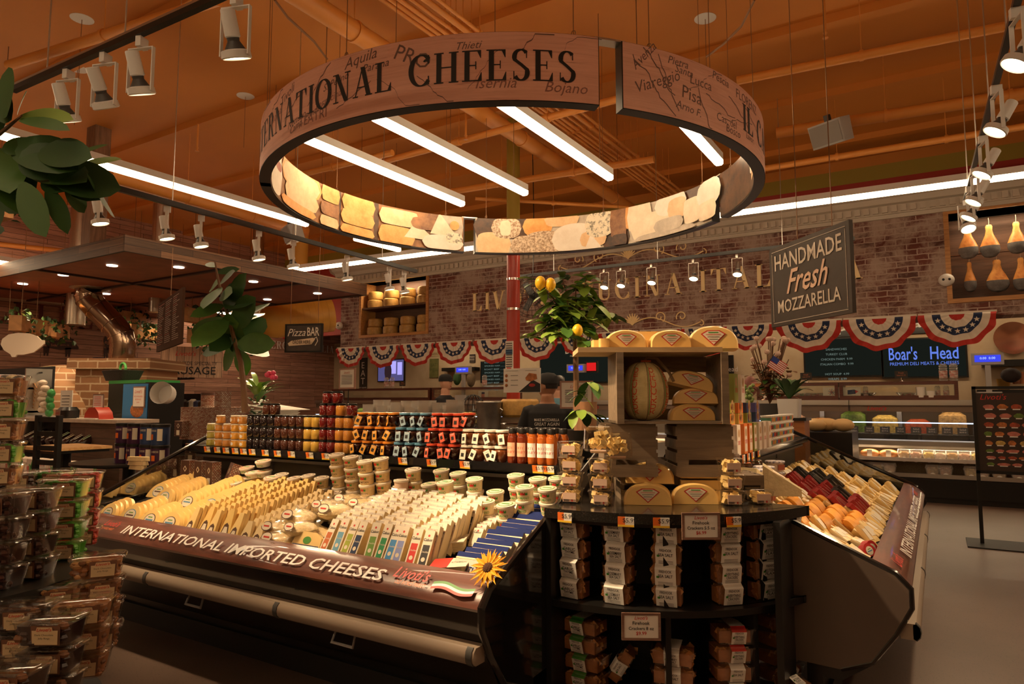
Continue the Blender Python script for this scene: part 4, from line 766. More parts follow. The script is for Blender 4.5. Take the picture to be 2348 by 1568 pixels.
# ================================================================ pizza oven
OX=-11.9; OYY=6.9
oc=at(175,900,y=6.6); dome_c=at(140,960,d=12.6)
dt=thing('pizza_oven','brick pizza oven with rounded dome and square arched front under the canopy','pizza oven',(0,0,0)); prof=[(1.25,0),(1.25,.95)]+[(1.25*cos(R(a)),.95+1.25*sin(R(a))) for a in range(10,91,10)]
tip=at(150,836,d=12.6).z; prof=[(1.25,0),(1.25,1.15)]+[(1.25*cos(R(a)),1.15+(tip-1.15)*sin(R(a))) for a in range(8,91,8)]+[(.01,tip)]
q=MB(); q.lathe(prof,36); 
mo,t,o=nt('dome_brick'); tc=N(t,'TexCoord'); s_=N(t,'SeparateXYZ'); t.links.new(tc.outputs['Object'],s_.inputs[0]); an=N(t,'Math',operation='ARCTAN2'); t.links.new(s_.outputs[1],an.inputs[0]); t.links.new(s_.outputs[0],an.inputs[1]); ml=N(t,'Math',operation='MULTIPLY'); ml.inputs[1].default_value=1.1; t.links.new(an.outputs[0],ml.inputs[0])
cbn=N(t,'CombineXYZ'); t.links.new(ml.outputs[0],cbn.inputs[0]); t.links.new(s_.outputs[2],cbn.inputs[1]); bb=N(t,'TexBrick'); bb.inputs['Scale'].default_value=1; bb.inputs['Brick Width'].default_value=.42; bb.inputs['Row Height'].default_value=.125; bb.inputs['Mortar Size'].default_value=.012
bb.inputs['Color1'].default_value=(.36,.17,.07,1); bb.inputs['Color2'].default_value=(.5,.26,.12,1); bb.inputs['Mortar'].default_value=(.66,.5,.32,1); t.links.new(cbn.outputs[0],bb.inputs['Vector']); bsdf(t,o,bb.outputs[0],.8); oo=q.obj('dome',mo,dt); oo.location=(dome_c.x,dome_c.y,0)
fl=at(285,1000,d=12.3); FM=Matrix.Translation((fl.x,fl.y,0))@Euler((0,0,R(32))).to_matrix().to_4x4(); zt=at(285,825,d=12.3).z
q=MB(); q.box(-.62,-.5,0,.62,.6,zt-.18).box(-.72,-.6,zt-.18,.72,.7,zt); oo=q.obj('square_front',ovenbrick,dt,0); oo.matrix_local=FM
q=MB(); pts=[(-.2,1.0),(.2,1.0),(.2,1.35)]+[(.2*cos(R(a)),1.35+.2*sin(R(a))) for a in range(15,180,15)]+[(-.2,1.35)]; q.ext([(a+.3,b) for a,b in pts],-.52,-.49,'y'); oo=q.obj('oven_mouth',black,dt); oo.matrix_local=FM
q=MB(); pts=[(.3+.3*cos(R(a)),-.51,1.35+.3*sin(R(a))) for a in range(0,181,12)]; q.tube([(.6,-.51,1.0)]+pts+[(0,-.51,1.0)],.05,6); oo=q.obj('arch_bricks',ovenbrick,dt); oo.matrix_local=FM
# flue
fp=[at(278,822,d=12.3),at(282,790,d=12.3),at(275,760,d=12.3),at(205,690,d=12.3),at(200,672,d=12.3),at(208,655,d=12.3)]
fp[-1].z=CZ0+.03
t_=thing('flue_pipe','shiny bent metal flue rising from the oven into the canopy','flue'); 
fin=[]; 
for i in range(len(fp)-1):
    for j in range(4): fin.append(fp[i].lerp(fp[i+1],j/4))
fin.append(fp[-1]); sm=[fin[0]]+[(fin[i-1]+fin[i]*2+fin[i+1])/4 for i in range(1,len(fin)-1)]+[fin[-1]]
fm=mat('flue_metal',(.5,.36,.26),.18,1,bm=.25,bs=6); MB().tube(sm,.215,28).obj('pipe',fm,t_)
for i in range(1,len(sm)-1,2): d_=(sm[i+1]-sm[i-1]).normalized(); MB().tube([sm[i]-d_*.012,sm[i]+d_*.012],.226,28).obj('seam_ring',fm,t_)
MB().lathe([(.24,0),(.33,.02),(.33,.03)],28).obj('collar',steel,t_).location=fp[-1]-Z*.03
# ================================================================ plank wall dressing
wt=[]
LX=-15.996
t_=thing('wall_lettering','large dark red serif letters MACELLERIA on the plank wall','lettering',(LX,0,0))
ya=at(2,735,x=LX).y; yb=at(300,745,x=LX).y; q0=at(2,738,x=LX); k=.62; cx=ya-1.35; v_,f_,W_=serif('MACELLERIA',.12); kk=(yb+.35-cx)/W_; cyy=cx
for ch in 'MACELLERIA':
    g,w=serif_glyph(ch); q=MB()
    for vv,ff in g: q.add([(.01,cyy+a*kk,q0.z+b*.62) for a,b in vv],ff)
    q.obj('letter',mat('oxblood_ink',(.15,.03,.025),.6),t_); cyy+=(w+.12)*kk
t_=thing('wall_lettering','white serif letters MERCATO on the plank wall behind the PIZZA BAR sign','lettering',(LX,0,0)); a=at(603,797,x=LX);b=at(765,797,x=LX); v_,f_,W_=serif('MERCATO',.12); cyy=a.y; kk=(b.y-a.y)/serif('MERCATO ITALIA',.12)[2]
for ch in 'MERCATO ITALIA':
    g,w=serif_glyph(ch)
    if g:
        q=MB()
        for vv,ff in g: q.add([(.01,cyy+x_*kk,a.z+z_*.22) for x_,z_ in vv],ff)
        q.obj('letter',whitep,t_)
    cyy+=(w+.12)*kk
def pig(px0,px1,py0,py1,w):
    a=at(px0,py1,x=LX);b=at(px1,py0,x=LX); L=b.y-a.y; Hh=b.z-a.z; t_=thing('pig_print','dark pig cut chart on the plank wall, '+w,'wall print',(LX,a.y,a.z)); q=MB()
    out=[(.02,.78),(.08,.92),(.2,1.0),(.5,.98),(.72,.95),(.8,.82),(.9,.62),(.98,.5),(1,.42),(.96,.36),(.88,.38),(.8,.36),(.72,.34),(.5,.3),(.3,.33),(.16,.36),(.1,.5),(.03,.62)]
    q.add([(.008,u*L,v*Hh) for u,v in out],[tuple(range(len(out)))])
    for u in (.04,.12,.62,.7): q.add([(.008,u*L,.42*Hh),(.008,(u+.09)*L,.42*Hh),(.008,(u+.06)*L,0),(.008,(u+.02)*L,0)],[(0,1,2,3)])
    q.add([(.008,.76*L,.84*Hh),(.008,.84*L,.7*Hh),(.008,.85*L,.82*Hh)],[(0,1,2)])
    q.obj('silhouette',mat('pig_ink',(.06,.03,.025),.7),t_); q=MB()
    for s__,u,v,sz in (('Leg',.1,.62,.16),('Loin',.42,.72,.16),('Side',.32,.44,.12),('Spare rib',.6,.5,.08),('Shoulder',.7,.7,.06),('Jowl',.86,.5,.06)): q.text(s__,(.012,u*L,v*Hh),Y,Z,sz*Hh,0)
    q.obj('writing',mat('pig_writing',(.55,.22,.12),.7),t_)
pig(94,182,770,815,'left of the flue, cuts labelled'); pig(234,300,772,820,'half hidden behind the flue'); pig(-70,8,770,818,'cut off by the left edge')
p=at(52,790,d=11.5); t_=thing('pig_sign','plain white pig-shaped hanging sign at far left','hanging sign',p,R(32)); out=[(-.36,.0),(-.34,.1),(-.24,.18),(-.08,.21),(.1,.2),(.24,.15),(.31,.08),(.36,.08),(.37,.02),(.33,-.03),(.2,-.14),(.03,-.18),(-.08,-.18),(-.1,-.22),(-.16,-.22),(-.19,-.17),(-.3,-.1)]
q=MB(); q.ext([(a*1.0,b*.95) for a,b in out],-.015,.015,'y'); q.obj('cutout',mat('pig_white',(.8,.66,.52),.5),t_)
for x in (-.25,.2): MB().tube([(x,0,.15),(x*1.1,0,1.6)],.004,5).obj('hanging_wire',wirem,t_)
# ivy-wrapped beams
ivy=[mat('ivy_dark',(.02,.05,.012),.5),mat('ivy',(.05,.11,.02),.5)]
def leafq(q,s,m=0,fold=.25):
    pts=[(0,0,0),(s*.3,s*.25,s*fold*.5),(s*.38,s*.6,s*fold*.6),(0,s*1.05,0),(-s*.38,s*.6,s*fold*.6),(-s*.3,s*.25,s*fold*.5),(0,s*.5,0)]
    q.add(pts,[(0,1,6),(1,2,6),(2,3,6),(3,4,6),(4,5,6),(5,0,6)],m)
def beam(pxa,pya,pxb,pyb,d0,d1,w,n=160):
    a=at(pxa,pya,d=d0);b=at(pxb,pyb,d=d1); t_=thing('ivy_beam','pale wooden beam wound with ivy, '+w,'beam',a,group='ivy beams'); D=b-a; ang=math.atan2(D.y,D.x); q=MB(); q.M=Euler((0,0,ang)).to_matrix().to_4x4(); L=math.hypot(D.x,D.y); q.box(0,-.1,-.13,L,.1,.13); q.obj('beam',mat('beam_wood',(.55,.27,.1),.6,var=.3,vs=2,stretch=(1,6,6)),t_)
    k=random.Random(int(pxa)); q=MB()
    for i in range(n):
        u=k.random(); th=u*9*PI+k.uniform(-.6,.6); rr_=.17+k.uniform(0,.05); c_=Vector((L*u,rr_*cos(th),rr_*sin(th)-(.12*k.random() if k.random()<.3 else 0)))
        q.M=Euler((0,0,ang)).to_matrix().to_4x4()@Matrix.Translation(c_)@Euler((k.uniform(-2,2),k.uniform(-1,1),k.uniform(0,6))).to_matrix().to_4x4(); leafq(q,k.uniform(.07,.11),k.randrange(2))
    o=q.obj('ivy_leaves',ivy,t_); o['kind']='stuff'; q=MB(); c_=a.lerp(b,.5)-a; q.lathe([(.06,-.15),(.06,-.13)],14); o=q.obj('downlight',emat('downlight',(1,.8,.55),6),t_); o.location=c_
    for u in (.1,.9): MB().tube([D*u+Z*.1,D*u+Z*(CZ-a.z)],.006,5).obj('hanging_wire',wirem,t_)
beam(35,740,150,720,11.5,13.2,'above the white pig sign'); beam(158,708,330,700,13.5,15.4,'behind the top of the flue'); beam(290,757,365,752,13.3,14.3,'right of the flue'); beam(420,720,590,725,13,15.5,'behind the rubber plant, upper'); beam(440,770,580,775,13,15.5,'behind the rubber plant, lower'); beam(10,472,-120,480,8,9,'glowing at far left behind the leaf plant',60)
for (px,py0,py1,r_,d_,w) in ((172,672,745,.17,12.9,'left of the flue'),(357,700,716,.13,13.5,'above the red column'),(585,700,760,.12,16,'behind the rubber plant')):
    a=at(px,py1,d=d_); o=MB().prism(circ(r_,24),0,CZ-a.z).obj('pendant_cylinder',mat('spiral_duct',(.55,.47,.38),.3,1,bm=.3,bs=12,stretch=(1,1,8))); o.location=a; tag(o,'silver metal cylinder drop '+w,'duct')
a=at(0,675,z=3.6);b=at(160,690,z=3.6); tag(MB().tube([a-(b-a)*.5,b],.12,16).obj('metal_duct',mat('spiral_duct',(.55,.47,.38),.3,1)),'shiny metal duct between the two tube lights at far left','duct')
# ================================================================ yellow duct and hanging signs
p=at(632,735,d=15); e=at(760,722,d=15.6); t_=thing('yellow_duct','big rounded yellow ribbed air duct left of the brick wall','duct',p); D=e-p; yl=mat('yellow_duct_paint',(.75,.4,.07),.45); r_=.38; n=10
pts=[];rs=[]
for a in range(0,91,15): pts.append(Vector((0,0,0))+D.normalized()*(r_*(1-cos(R(90-a)) if False else sin(R(a))-1+.0)));rs.append(max(.01,r_*sin(R(a)) if False else r_*math.sqrt(max(0,1-(1-sin(R(a)))**2))))
pts+= [D*(i/6) for i in range(1,7)]; rs+=[r_]*6
MB().tube(pts,rs,28).obj('body',yl,t_)
for i in range(9): c_=D*(i/9); d_=D.normalized()*.008; MB().tube([c_-d_,c_+d_],r_+.006,28).obj('rib',yl,t_)
q=MB(); q.tube([D*.4+Z*.2,D*.4+Z*(CZ-p.z-D.z*.4)],.17,20); q.obj('riser',yl,t_); c_=D*.42+Vector((-.1,-.4,.05)); q=MB(); q.M=Matrix.Translation(D*.36+Vector((.0,-.36,.02)))@Euler((0,0,math.atan2(D.y,D.x))).to_matrix().to_4x4(); q.box(-.22,-.03,-.1,.22,.03,.1,0); 
for j in range(8): q.box(-.19+j*.05,-.035,-.07,-.16+j*.05,-.03,.07,1)
q.obj('grille',[yl,dgrey],t_)
def hsign(c,w,h,rz,nm,lab,mb,texts,cat='hanging sign',wires=((-.4,1),(.4,1)),frame=None,th=.03,up_to=CZ):
    t_=thing(nm,lab,cat,c,rz); MB().box(-w/2,-th/2,-h/2,w/2,th/2,h/2).obj('board',mb,t_)
    for mm,items in texts:
        q=MB()
        for s_,u,v,sz,kw in items: q.text(s_,(u*w,-th/2-.004,v*h),X,Z,sz*h,0,**kw)
        q.obj('lettering',mm,t_)
    if frame:
        q=MB()
        for b_ in ((-w/2-.02,-th/2-.01,-h/2-.02,w/2+.02,th/2+.01,-h/2),(-w/2-.02,-th/2-.01,h/2,w/2+.02,th/2+.01,h/2+.02),(-w/2-.02,-th/2-.01,-h/2,-w/2,th/2+.01,h/2),(w/2,-th/2-.01,-h/2,w/2+.02,th/2+.01,h/2)): q.box(*b_)
        q.obj('frame',frame,t_)
    for u,_ in wires: MB().tube([(u*w,0,h/2),(u*w,0,up_to-c[2])],.004,5).obj('hanging_wire',wirem,t_)
    return t_
p=at(697,775,d=10.5); t_=hsign(p,.58,.40,R(32-12),'hanging_sign','black chalkboard sign reading Pizza BAR, ORDER HERE',chalkb,[(chalk,[('Pizza',-.2,.08,.3,dict(shear=.35,w=.3)),('BAR',.28,.08,.34,dict(bold=.05,w=.2))])],frame=black,wires=((-.4,1),(.4,1)))
q=MB(); q.add([(-.24,-.02,-.12),(.14,-.02,-.1),(.2,-.02,-.02),(.16,-.02,.0),(-.2,-.02,-.04),(-.26,-.02,-.08)],[(0,1,2,3,4,5)]); q.obj('brush_mark',mat('brush_cream',(.6,.45,.3),.7),t_); MB().text('ORDER HERE',(-.03,-.024,-.09),X,Z,.055,0,bold=.02,w=.3).obj('lettering',chalkb,t_); q=MB(); q.tube([(.17,-.02,-.02),(.22,-.02,.01),(.24,-.02,-.05),(.2,-.02,-.12)],.006,5); q.obj('arrow',chalk,t_)
# big chalk sign on the right: HANDMADE Fresh MOZZARELLA
a=at(1770,655,d=5.6);b=at(1955,610,d=4.65)
D=b-a; c_=(a+b)/2; ang=math.atan2(D.y,D.x); wS=math.hypot(D.x,D.y); hS=at(1771,572,d=5.6).z-at(1777,752,d=5.6).z; c_.z=(at(1771,572,d=5.6).z+at(1777,752,d=5.6).z)/2
t_=hsign(c_,wS,hS,ang,'hanging_sign','large dark chalkboard sign reading HANDMADE Fresh MOZZARELLA',mat('chalk_brown',(.06,.042,.03),.6,var=.45,vs=3),[(chalk,[('HANDMADE',0,.2,.2,dict(w=wS*.84,bold=.015)),('MOZZARELLA',0,-.34,.16,dict(w=wS*.78,bold=.015))])],frame=None,wires=((-.12,1),(.3,1)))
q=MB(); q.text('Fresh',(-.0,-.021,-.12*hS),X,Z,.3*hS,0,shear=.45,bold=.045,w=wS*.52); q.obj('script_lettering',mat('script_pink',(.8,.55,.4),.6),t_)
q=MB(); 
for z in (-.46,.44): q.box(-wS*.46,-.018,z*hS,wS*.46,-.016,z*hS+.004)
for x in (-.46,.455): q.box(x*wS,-.018,-.44*hS,x*wS+.004,-.016,.42*hS)
q.obj('chalk_border',chalk,t_)
# brown menu board left
a=at(365,760,d=9.3);b=at(420,775,d=8.6); D=b-a; c_=(a+b)/2; ang=math.atan2(D.y,D.x)
a=at(366,695,d=9.6); b=at(419,735,d=8.1); D=b-a; ang=math.atan2(D.y,D.x); W_=math.hypot(D.x,D.y); hS=a.z-at(366,805,d=9.6).z; c_=(a+b)/2; c_.z=(a.z+at(366,805,d=9.6).z)/2-.02
mb_=mat('menu_brown',(.07,.035,.022),.95,spec=.1); t_=hsign(c_,W_,hS,ang,'hanging_menu','tall brown printed menu hanging below the canopy beside the red column',mb_,[],wires=((0,1),),up_to=CZ0)
q=MB(); k=random.Random(2)
for side in (-1,1):
    for col_ in range(3):
        for r_ in range(22): 
            wd=k.uniform(.12,.26)*W_; x=(-.45+.31*col_)*W_; z=(.42-.038*r_)*hS; q.box(x,side*.018-.001,z,x+wd,side*.018+.001,z+.012*hS,0 if k.random()<.85 else 1)
q.obj('writing',[mat('menu_writing',(.3,.2,.14),.6),mat('menu_red',(.3,.06,.03),.6)],t_)
# sausage sign
c_=at(440,830,d=13.8); hsign(c_,1.15,.62,R(50),'hanging_sign','pale wooden sign reading HANDMADE SPECIALTY SAUSAGE',planks('pale_plank',(.6,.38,.26),(.7,.48,.34),(.5,.3,.2),3,.14,'zx'),[(ink,[('HANDMADE SPECIALTY',0,-.1,.12,dict(w=.95)),('SAUSAGE',0,-.4,.26,dict(w=.9,bold=.03))]),(redink,[("Livoti's",-.1,.2,.16,dict(shear=.3))])],wires=((-.4,1),(.4,1)))
# ================================================================ bar counter, stools' table and chair at left
pc=at(268,963,d=9.3); cyy=pc.y; pl=at(-60,955,d=8.6)
topz=pc.z; Lx=-14.6
t_=thing('bar_counter','plank-sided bar counter with a pale top at left','counter',(0,0,0)); MB().box(Lx,cyy,topz-.05,pc.x,cyy+.6,topz).obj('countertop',mat('counter_top',(.62,.5,.4),.3,var=.2,vs=9),t_)
MB().box(pc.x-1.4,cyy+.08,0,pc.x-.02,cyy+.52,topz-.05).obj('plank_side',planks('counter_plank',(.1,.05,.03),(.2,.1,.06),(.07,.035,.02),1.5,.14,'xz'),t_,0)
MB().box(Lx,cyy+.3,0,pc.x-1.4,cyy+.52,topz-.05).obj('back_panel',blackm,t_,0)
for z in (topz-.42,.45): MB().box(Lx,cyy+.02,z-.02,pc.x-1.4,cyy+.3,z).obj('shelf',blackm,t_,0)
# bottles lying on the sloped rack
bt=MB(); bt.M=Euler((R(-62),0,0)).to_matrix().to_4x4(); bt.lathe([(.055,0),(.06,.02),(.06,.2),(.02,.27),(.018,.33),(.022,.335)],14); lb=MB(); lb.M=Euler((R(-62),0,0)).to_matrix().to_4x4(); lb.loft([[(.062*cos(R(a)),.062*sin(R(a)),z) for a in (-50,-90,-130)] for z in (.04,.2)],0,(0,0))
for j in range(len(lb.v)): pass
BOT=[('juice_bottle',None,[('bottle',bt.mesh(mat('dark_bottle',(.03,.012,.01),.15)),[]),('label',lb.mesh(mat('bottle_label_%d'%i,c,.5)),[])]) for i,c in enumerate(((.7,.65,.55),(.45,.6,.35),(.7,.6,.4)))]
for i in range(11):
    x=at(18+i*19,1010,y=cyy+.1).x
    if x<Lx: continue
    inst(BOT[i%3],(x,cyy-.04,topz-.36),'dark glass bottle leaning on the rack under the bar top, %s from the left'%nth(i+1),'bottle',group='bottles under the bar top',s=1.1)
# tall cartons at the foot of the counter
cp=[mat('carton_white',(.75,.62,.52),.6),mat('carton_pink',(.75,.16,.16),.6),mat('carton_green',(.12,.4,.12),.6)]
for i in range(8):
    for j in range(2):
        x=at(10+i*25,1100,y=cyy-.3).x; q=MB(); q.box(-.11,-.1,0,.11,.1,.34,0); q.cb((.02,-.102,.2),(.05,.004,.26),2,ry=.5); q.cb((-.04,-.102,.14),(.05,.004,.2),1,ry=-.2); q.text('AriZ',( .06,-.104,.04),Z,-X,.09,2,'l',bold=.03)
        t_=thing('drink_carton','white, pink and green drink carton stacked below the bar, %s layer, %s from the left'%('lower' if j==0 else 'upper',nth(i+1)),'carton',(x,cyy-.3,j*.345),group='drink cartons under the bar'); q.obj('carton',cp,t_)
tag(put(MB().box(-.17,-.18,0,.17,.18,.3).obj('carton_box',cp[2]),(at(180,1065,y=cyy-.25).x,cyy-.28,.37)),'green box with a red flower right of the pub table','box'); tag(put(MB().box(-.17,-.18,0,.17,.18,.36).obj('carton_box',cp[0]),(at(178,1100,y=cyy-.25).x,cyy-.28,.0)),'white carton with a slot handle beneath the green box','box')
for px,py in ((30,1037),(97,1072)):
    p=at(px,py,y=cyy-.45); t_=thing('price_sign','small framed price sign on the cartons, %s one'%('left' if px<50 else 'right'),'sign',p); MB().box(-.08,-.005,-.1,.08,.005,.1).obj('card',paper,t_); MB().text('Iced Tea',(0,-.008,.02),X,Z,.03).text('2 for $5',(0,-.008,-.05),X,Z,.03).obj('writing',redink,t_)
# pub table and ladder-back chair
pt=at(150,1022,y=cyy-1.3); tb=wood('table_top',(.5,.25,.09),(.7,.42,.18),.35); t_=thing('pub_table','small pale wooden-topped table on a black column leg','table',(pt.x,pt.y,0)); MB().box(-.38,-.3,pt.z-.03,.38,.3,pt.z).obj('tabletop',tb,t_); MB().box(-.36,-.28,pt.z-.06,.36,.28,pt.z-.03).obj('apron',black,t_); MB().prism(rr(.1,.1,.02),0.03,pt.z-.06).obj('leg',black,t_); MB().box(-.28,-.28,0,.28,.28,.03).obj('foot',black,t_)
pch=at(105,1080,y=cyy-2.0); t_=thing('ladder_back_chair','black ladder-back chair in front of the pub table','chair',(pch.x,pch.y,0),R(8)); ct=at(105,952,y=pch.y).z
for x in (-.15,.15): MB().box(x-.022,-.02,0,x+.022,.02,ct).obj('back_post',black,t_); MB().box(x-.02,.38,0,x+.02,.42,.78).obj('front_leg',black,t_)
for i in range(4): MB().box(-.15,-.015,ct-.06-.13*i,.15,.01,ct-.015-.13*i).obj('back_slat',black,t_)
MB().box(-.18,-.02,.76,.18,.42,.8).obj('seat',black,t_)
# ================================================================ things on the bar top
TY=cyy+.3
def on(px,py=960): return at(px,py,y=TY)
p=on(242,960); bx=thing('drinks_cooler','black drinks cooler with a blue food picture panel and a framed notice','cooler',(p.x,TY+.65,0)); zt=at(242,873,y=TY+.4).z; W_=.62
MB().box(-.72,-.25,0,.42,.3,zt-.04).obj('cabinet',black,bx,0)
q=MB(); q.box(-.28,-.262,topz,.38,-.25,zt-.06,0); q.ball((.12,-.262,topz+.12),(.18,.004,.11),14,8,1); q.ball((.12,-.264,topz+.2),(.12,.004,.06),14,8,2); q.obj('picture_panel',[mat('cooler_blue',(.03,.18,.45),.4),foodc[0],foodc[5]],bx); MB().box(-.72,-.255,zt-.05,.3,.3,zt).obj('top_trim',mat('cooler_green',(.03,.25,.05),.4),bx)
q=MB(); q.box(.02,-.275,zt-.42,.34,-.265,zt-.1,0); q.box(.04,-.28,zt-.4,.32,-.274,zt-.12,1); q.text("Livoti's",(.18,-.284,zt-.2),X,Z,.05,2,shear=.3); 
for j,l in enumerate(('PIZZA REQUIRED','BEVERAGES','$1.99')): q.text(l,(.18,-.284,zt-.26-.045*j),X,Z,.022,2)
q.obj('framed_notice',[wood('frame_wood',(.14,.07,.05),(.3,.17,.12)),paper,redink],bx)
p=at(285,865,y=TY+.5); t_=thing('wicker_basket','black wicker basket on top of the drinks cooler','basket',(at(258,878,y=TY+.4).x+.0,TY+.55,zt)); MB().loft([(rr(.5,.3,.06),0),(rr(.62,.4,.08),.16),(rr(.58,.36,.08),.165),(rr(.46,.26,.06),.02)],cap=(1,1)).obj('basket',mat('wicker_black',(.02,.015,.012),.7,bm=.8,bs=60),t_); q=MB(); q.tube([(.08*cos(a),0.0,.2+.08*sin(a)) for a in [j*PI/8 for j in range(16)]],.02,8,closed=True); q.obj('ribbon_roll',mat('ribbon_green',(.08,.4,.08),.4),t_)
for i,(px,pyb,w_,h_,c,lab,tx) in enumerate(((150,962,.35,.42,(.8,.7,.58),'white printed menu leaflet standing on the bar',None),(225,935,.3,.22,(.75,.6,.5),'framed notice on a stand in front of the cooler',"Livoti's"))):
    p=at(px,pyb,y=TY-.1); t_=thing('table_sign',lab,'sign',(p.x,TY-.1,topz+(0 if i==0 else .14))); MB().box(-w_/2,-.005,0,w_/2,.005,h_).obj('card',mat('card_cream',(.75,.7,.62),.6) if i==0 else wood('frame_wood',(.14,.07,.05),(.3,.17,.12)),t_); q=MB()
    if i==1: MB().box(-w_/2+.02,-.008,.02,w_/2-.02,-.004,h_-.02).obj('insert',paper,t_); MB().tube([(0,0,-.14),(0,0,0)],.008,6).obj('stem',black,t_); MB().lathe([(.05,-.14),(.05,-.13)],12).obj('foot',black,t_)
    for j in range(6): q.box(-w_*.35,-.0105,h_*(.8-.11*j),w_*.3,-.0095,h_*(.8-.11*j)+.008)
    q.obj('writing',redink if i==1 else ink,t_)
p=on(180); t_=thing('napkin_dispenser','black napkin dispenser with a red script logo plate','napkin dispenser',(p.x,TY-.15,topz)); MB().loft([(rr(.3,.2,.04),0),(rr(.32,.22,.06),.12),(rr(.24,.16,.05),.17)]).obj('body',black,t_); q=MB(); q.box(-.14,-.112,.03,.0,-.108,.13,0); q.text("Livoti's",(-.07,-.116,.06),X,Z,.05,1,shear=.3,w=.12); q.obj('logo_plate',[steel,redink],t_)
p=on(245); tag(put(MB().loft([[(-.2,y,0),(-.18,y,.08),(-.08,y,.16),(.08,y,.17),(.18,y,.1),(.22,y,0)] for y in (-.1,.1)]).obj('helmet_box',redp),(p.x,TY-.12,topz)),'red and grey rounded box on the bar, right of the napkin dispenser','box'); tag(put(MB().box(-.3,-.12,0,.22,.12,.015).obj('tray',paper),(p.x-.02,TY-.14,topz-.0)),'flat white tray under the red rounded box','tray')
# baguettes and garlic
bag=mat('paper_bag',(.6,.45,.3),.6,var=.3,vs=6); rack=thing('bread_rack','grey wire rack holding the bagged bread on the bar','rack',(on(85).x,TY-.1,topz)); MB().box(-.5,-.15,0,.5,.15,.03).obj('base',greyp,rack); MB().box(.18,-.01,0,.2,.01,.78).obj('post',black,rack); MB().box(.1,-.01,.7,.3,.01,.72).obj('cross_bar',black,rack)
brd=MB(); brd.loft([(rr(.11,.08,.03),0),(rr(.13,.1,.04),.3),(rr(.1,.08,.03),.52),(rr(.05,.05,.02),.56)])
for j in range(9): brd.cb((0,-.045,.05+.055*j),(.12,.012,.012),1,ry=.4)
brm=brd.mesh([bag,mat('crust',(.45,.22,.08),.5)])
for i,(px,rz_) in enumerate(((52,.25),(66,.2),(80,.22),(94,.16))): inst(('bagged_baguette',brm,[]),(on(px).x,TY-.12,topz+.03),'paper-bagged baguette leaning in the bread rack, %s from the left'%nth(i+1),'bread',ry=rz_+.12,group='bagged baguettes')
for i in range(6):
    o=MB().ball((0,0,0),(.08,.06,.05),10,7).obj('garlic_bulb',mat('garlic_white',(.75,.62,.5),.5)); o.location=(on(118).x+.05*sin(i*2),TY-.14,topz+.12+i*.085); tag(o,'pale snack bag in the hanging chain beside the baguettes, %s'%lvl(i,6),'snack bag','hanging snack bags')
for i in range(4):
    o=MB().ball((0,0,0),(.09,.05,.07),8,6).obj('snack_bag',mat('green_foil',(.05,.3,.08),.3)); o.location=(on(131).x+.03*(i%2),TY-.12,topz+.08+i*.1); tag(o,'shiny green snack bag right of the pale chain, %s'%lvl(i,4),'snack bag','green snack bags')
# ================================================================ grocery shelving behind
shm=mat('shelf_goods_a',(.3,.2,.1),.6)
def gondola(pxa,pxb,d0,y_,zs,lab,rows=3,goods=None,seed=1,pw=.14):
    xa=at(pxa,900,y=y_).x; xb=at(pxb,900,y=y_).x; t_=thing('grocery_shelf',lab,'shelf unit',(xa,y_,0)); L=xb-xa; MB().box(0,.3,0,L,.34,zs[-1]+.35).obj('back',blackm,t_)
    for z in zs: MB().box(0,-.08,z-.03,L,.3,z).obj('shelf',greyp if z==zs[-1] else blackm,t_)
    for x in (0,L-.03): MB().box(x,-.08,0,x+.03,.3,zs[-1]+.3).obj('upright',steel,t_)
    k=random.Random(seed); i=0
    for zi,z in enumerate(zs):
        x=.08; j=0
        while x<L-.15:
            w_=pw*k.uniform(.8,1.2); h_=k.uniform(.16,.26); mm=k.choice(goods); 
            if j%3==2: mm=k.choice(goods)
            q=MB(); q.loft([(rr(w_*.9,.14,.02),0),(rr(w_*.92,.14,.02),h_*.8),(rr(w_*.6,.06,.02),h_)]); o=q.obj('grocery_pack',mm); o.location=(xa+x+w_/2,y_+.05,z); tag(o,'pack on the %s, %s shelf up, %s from left'%(lab.split(' shelf')[0],nth(zi+1),nth(j+1)),'grocery pack','packs on '+lab[:30]); x+=w_+.02; j+=1
gd=[mat('goods_%d'%i,c,.45,var=.5,vs=12) for i,c in enumerate(((.5,.04,.03),(.6,.45,.25),(.04,.06,.15),(.65,.6,.5),(.5,.2,.04),(.03,.025,.02),(.6,.3,.2),(.12,.2,.05)))]
gondola(330,470,0,9.6,[.55,.95,1.33],'dark grocery shelf below the sausage sign, snack packs facing out',goods=[gd[3],gd[4],gd[2],gd[5],gd[7]],seed=3,pw=.15)
gondola(-60,70,0,5.2,[1.35,1.72],'far left grocery shelf behind the bread',goods=[gd[0],gd[5],gd[5],gd[0],gd[1]],seed=5,pw=.2)
p=at(135,828,y=6.4)
a=at(375,876,y=9.5);b=at(447,850,y=9.5); wallsign(375,447,856,872,'aisle_sign','black strip reading SEAFOOD SPECIALS under the sausage sign',[('SEAFOOD    SPECIALS',.5,.3,.5,{})],black,whitep,9.5); wallsign(336,402,893,906,'aisle_sign','black strip reading PREPARED MEALS on the grocery shelf',[('PREPARED MEALS',.5,.25,.6,{})],black,whitep,9.45)
for i,(px,c) in enumerate(((122,(.5,.4,.05)),(134,(.1,.2,.1)),(147,(.03,.03,.02)),(226,(.03,.05,.12)))):
    p=at(px,835,y=7.6); q=MB().box(-.09,-.08,-.16,.09,.08,.14); o=q.obj('food_box',mat('fb%d'%i,c,.5)); o.location=p; tag(o,'food box standing above the oven dome, %s from the left'%nth(i+1),'box','boxes above the oven dome')
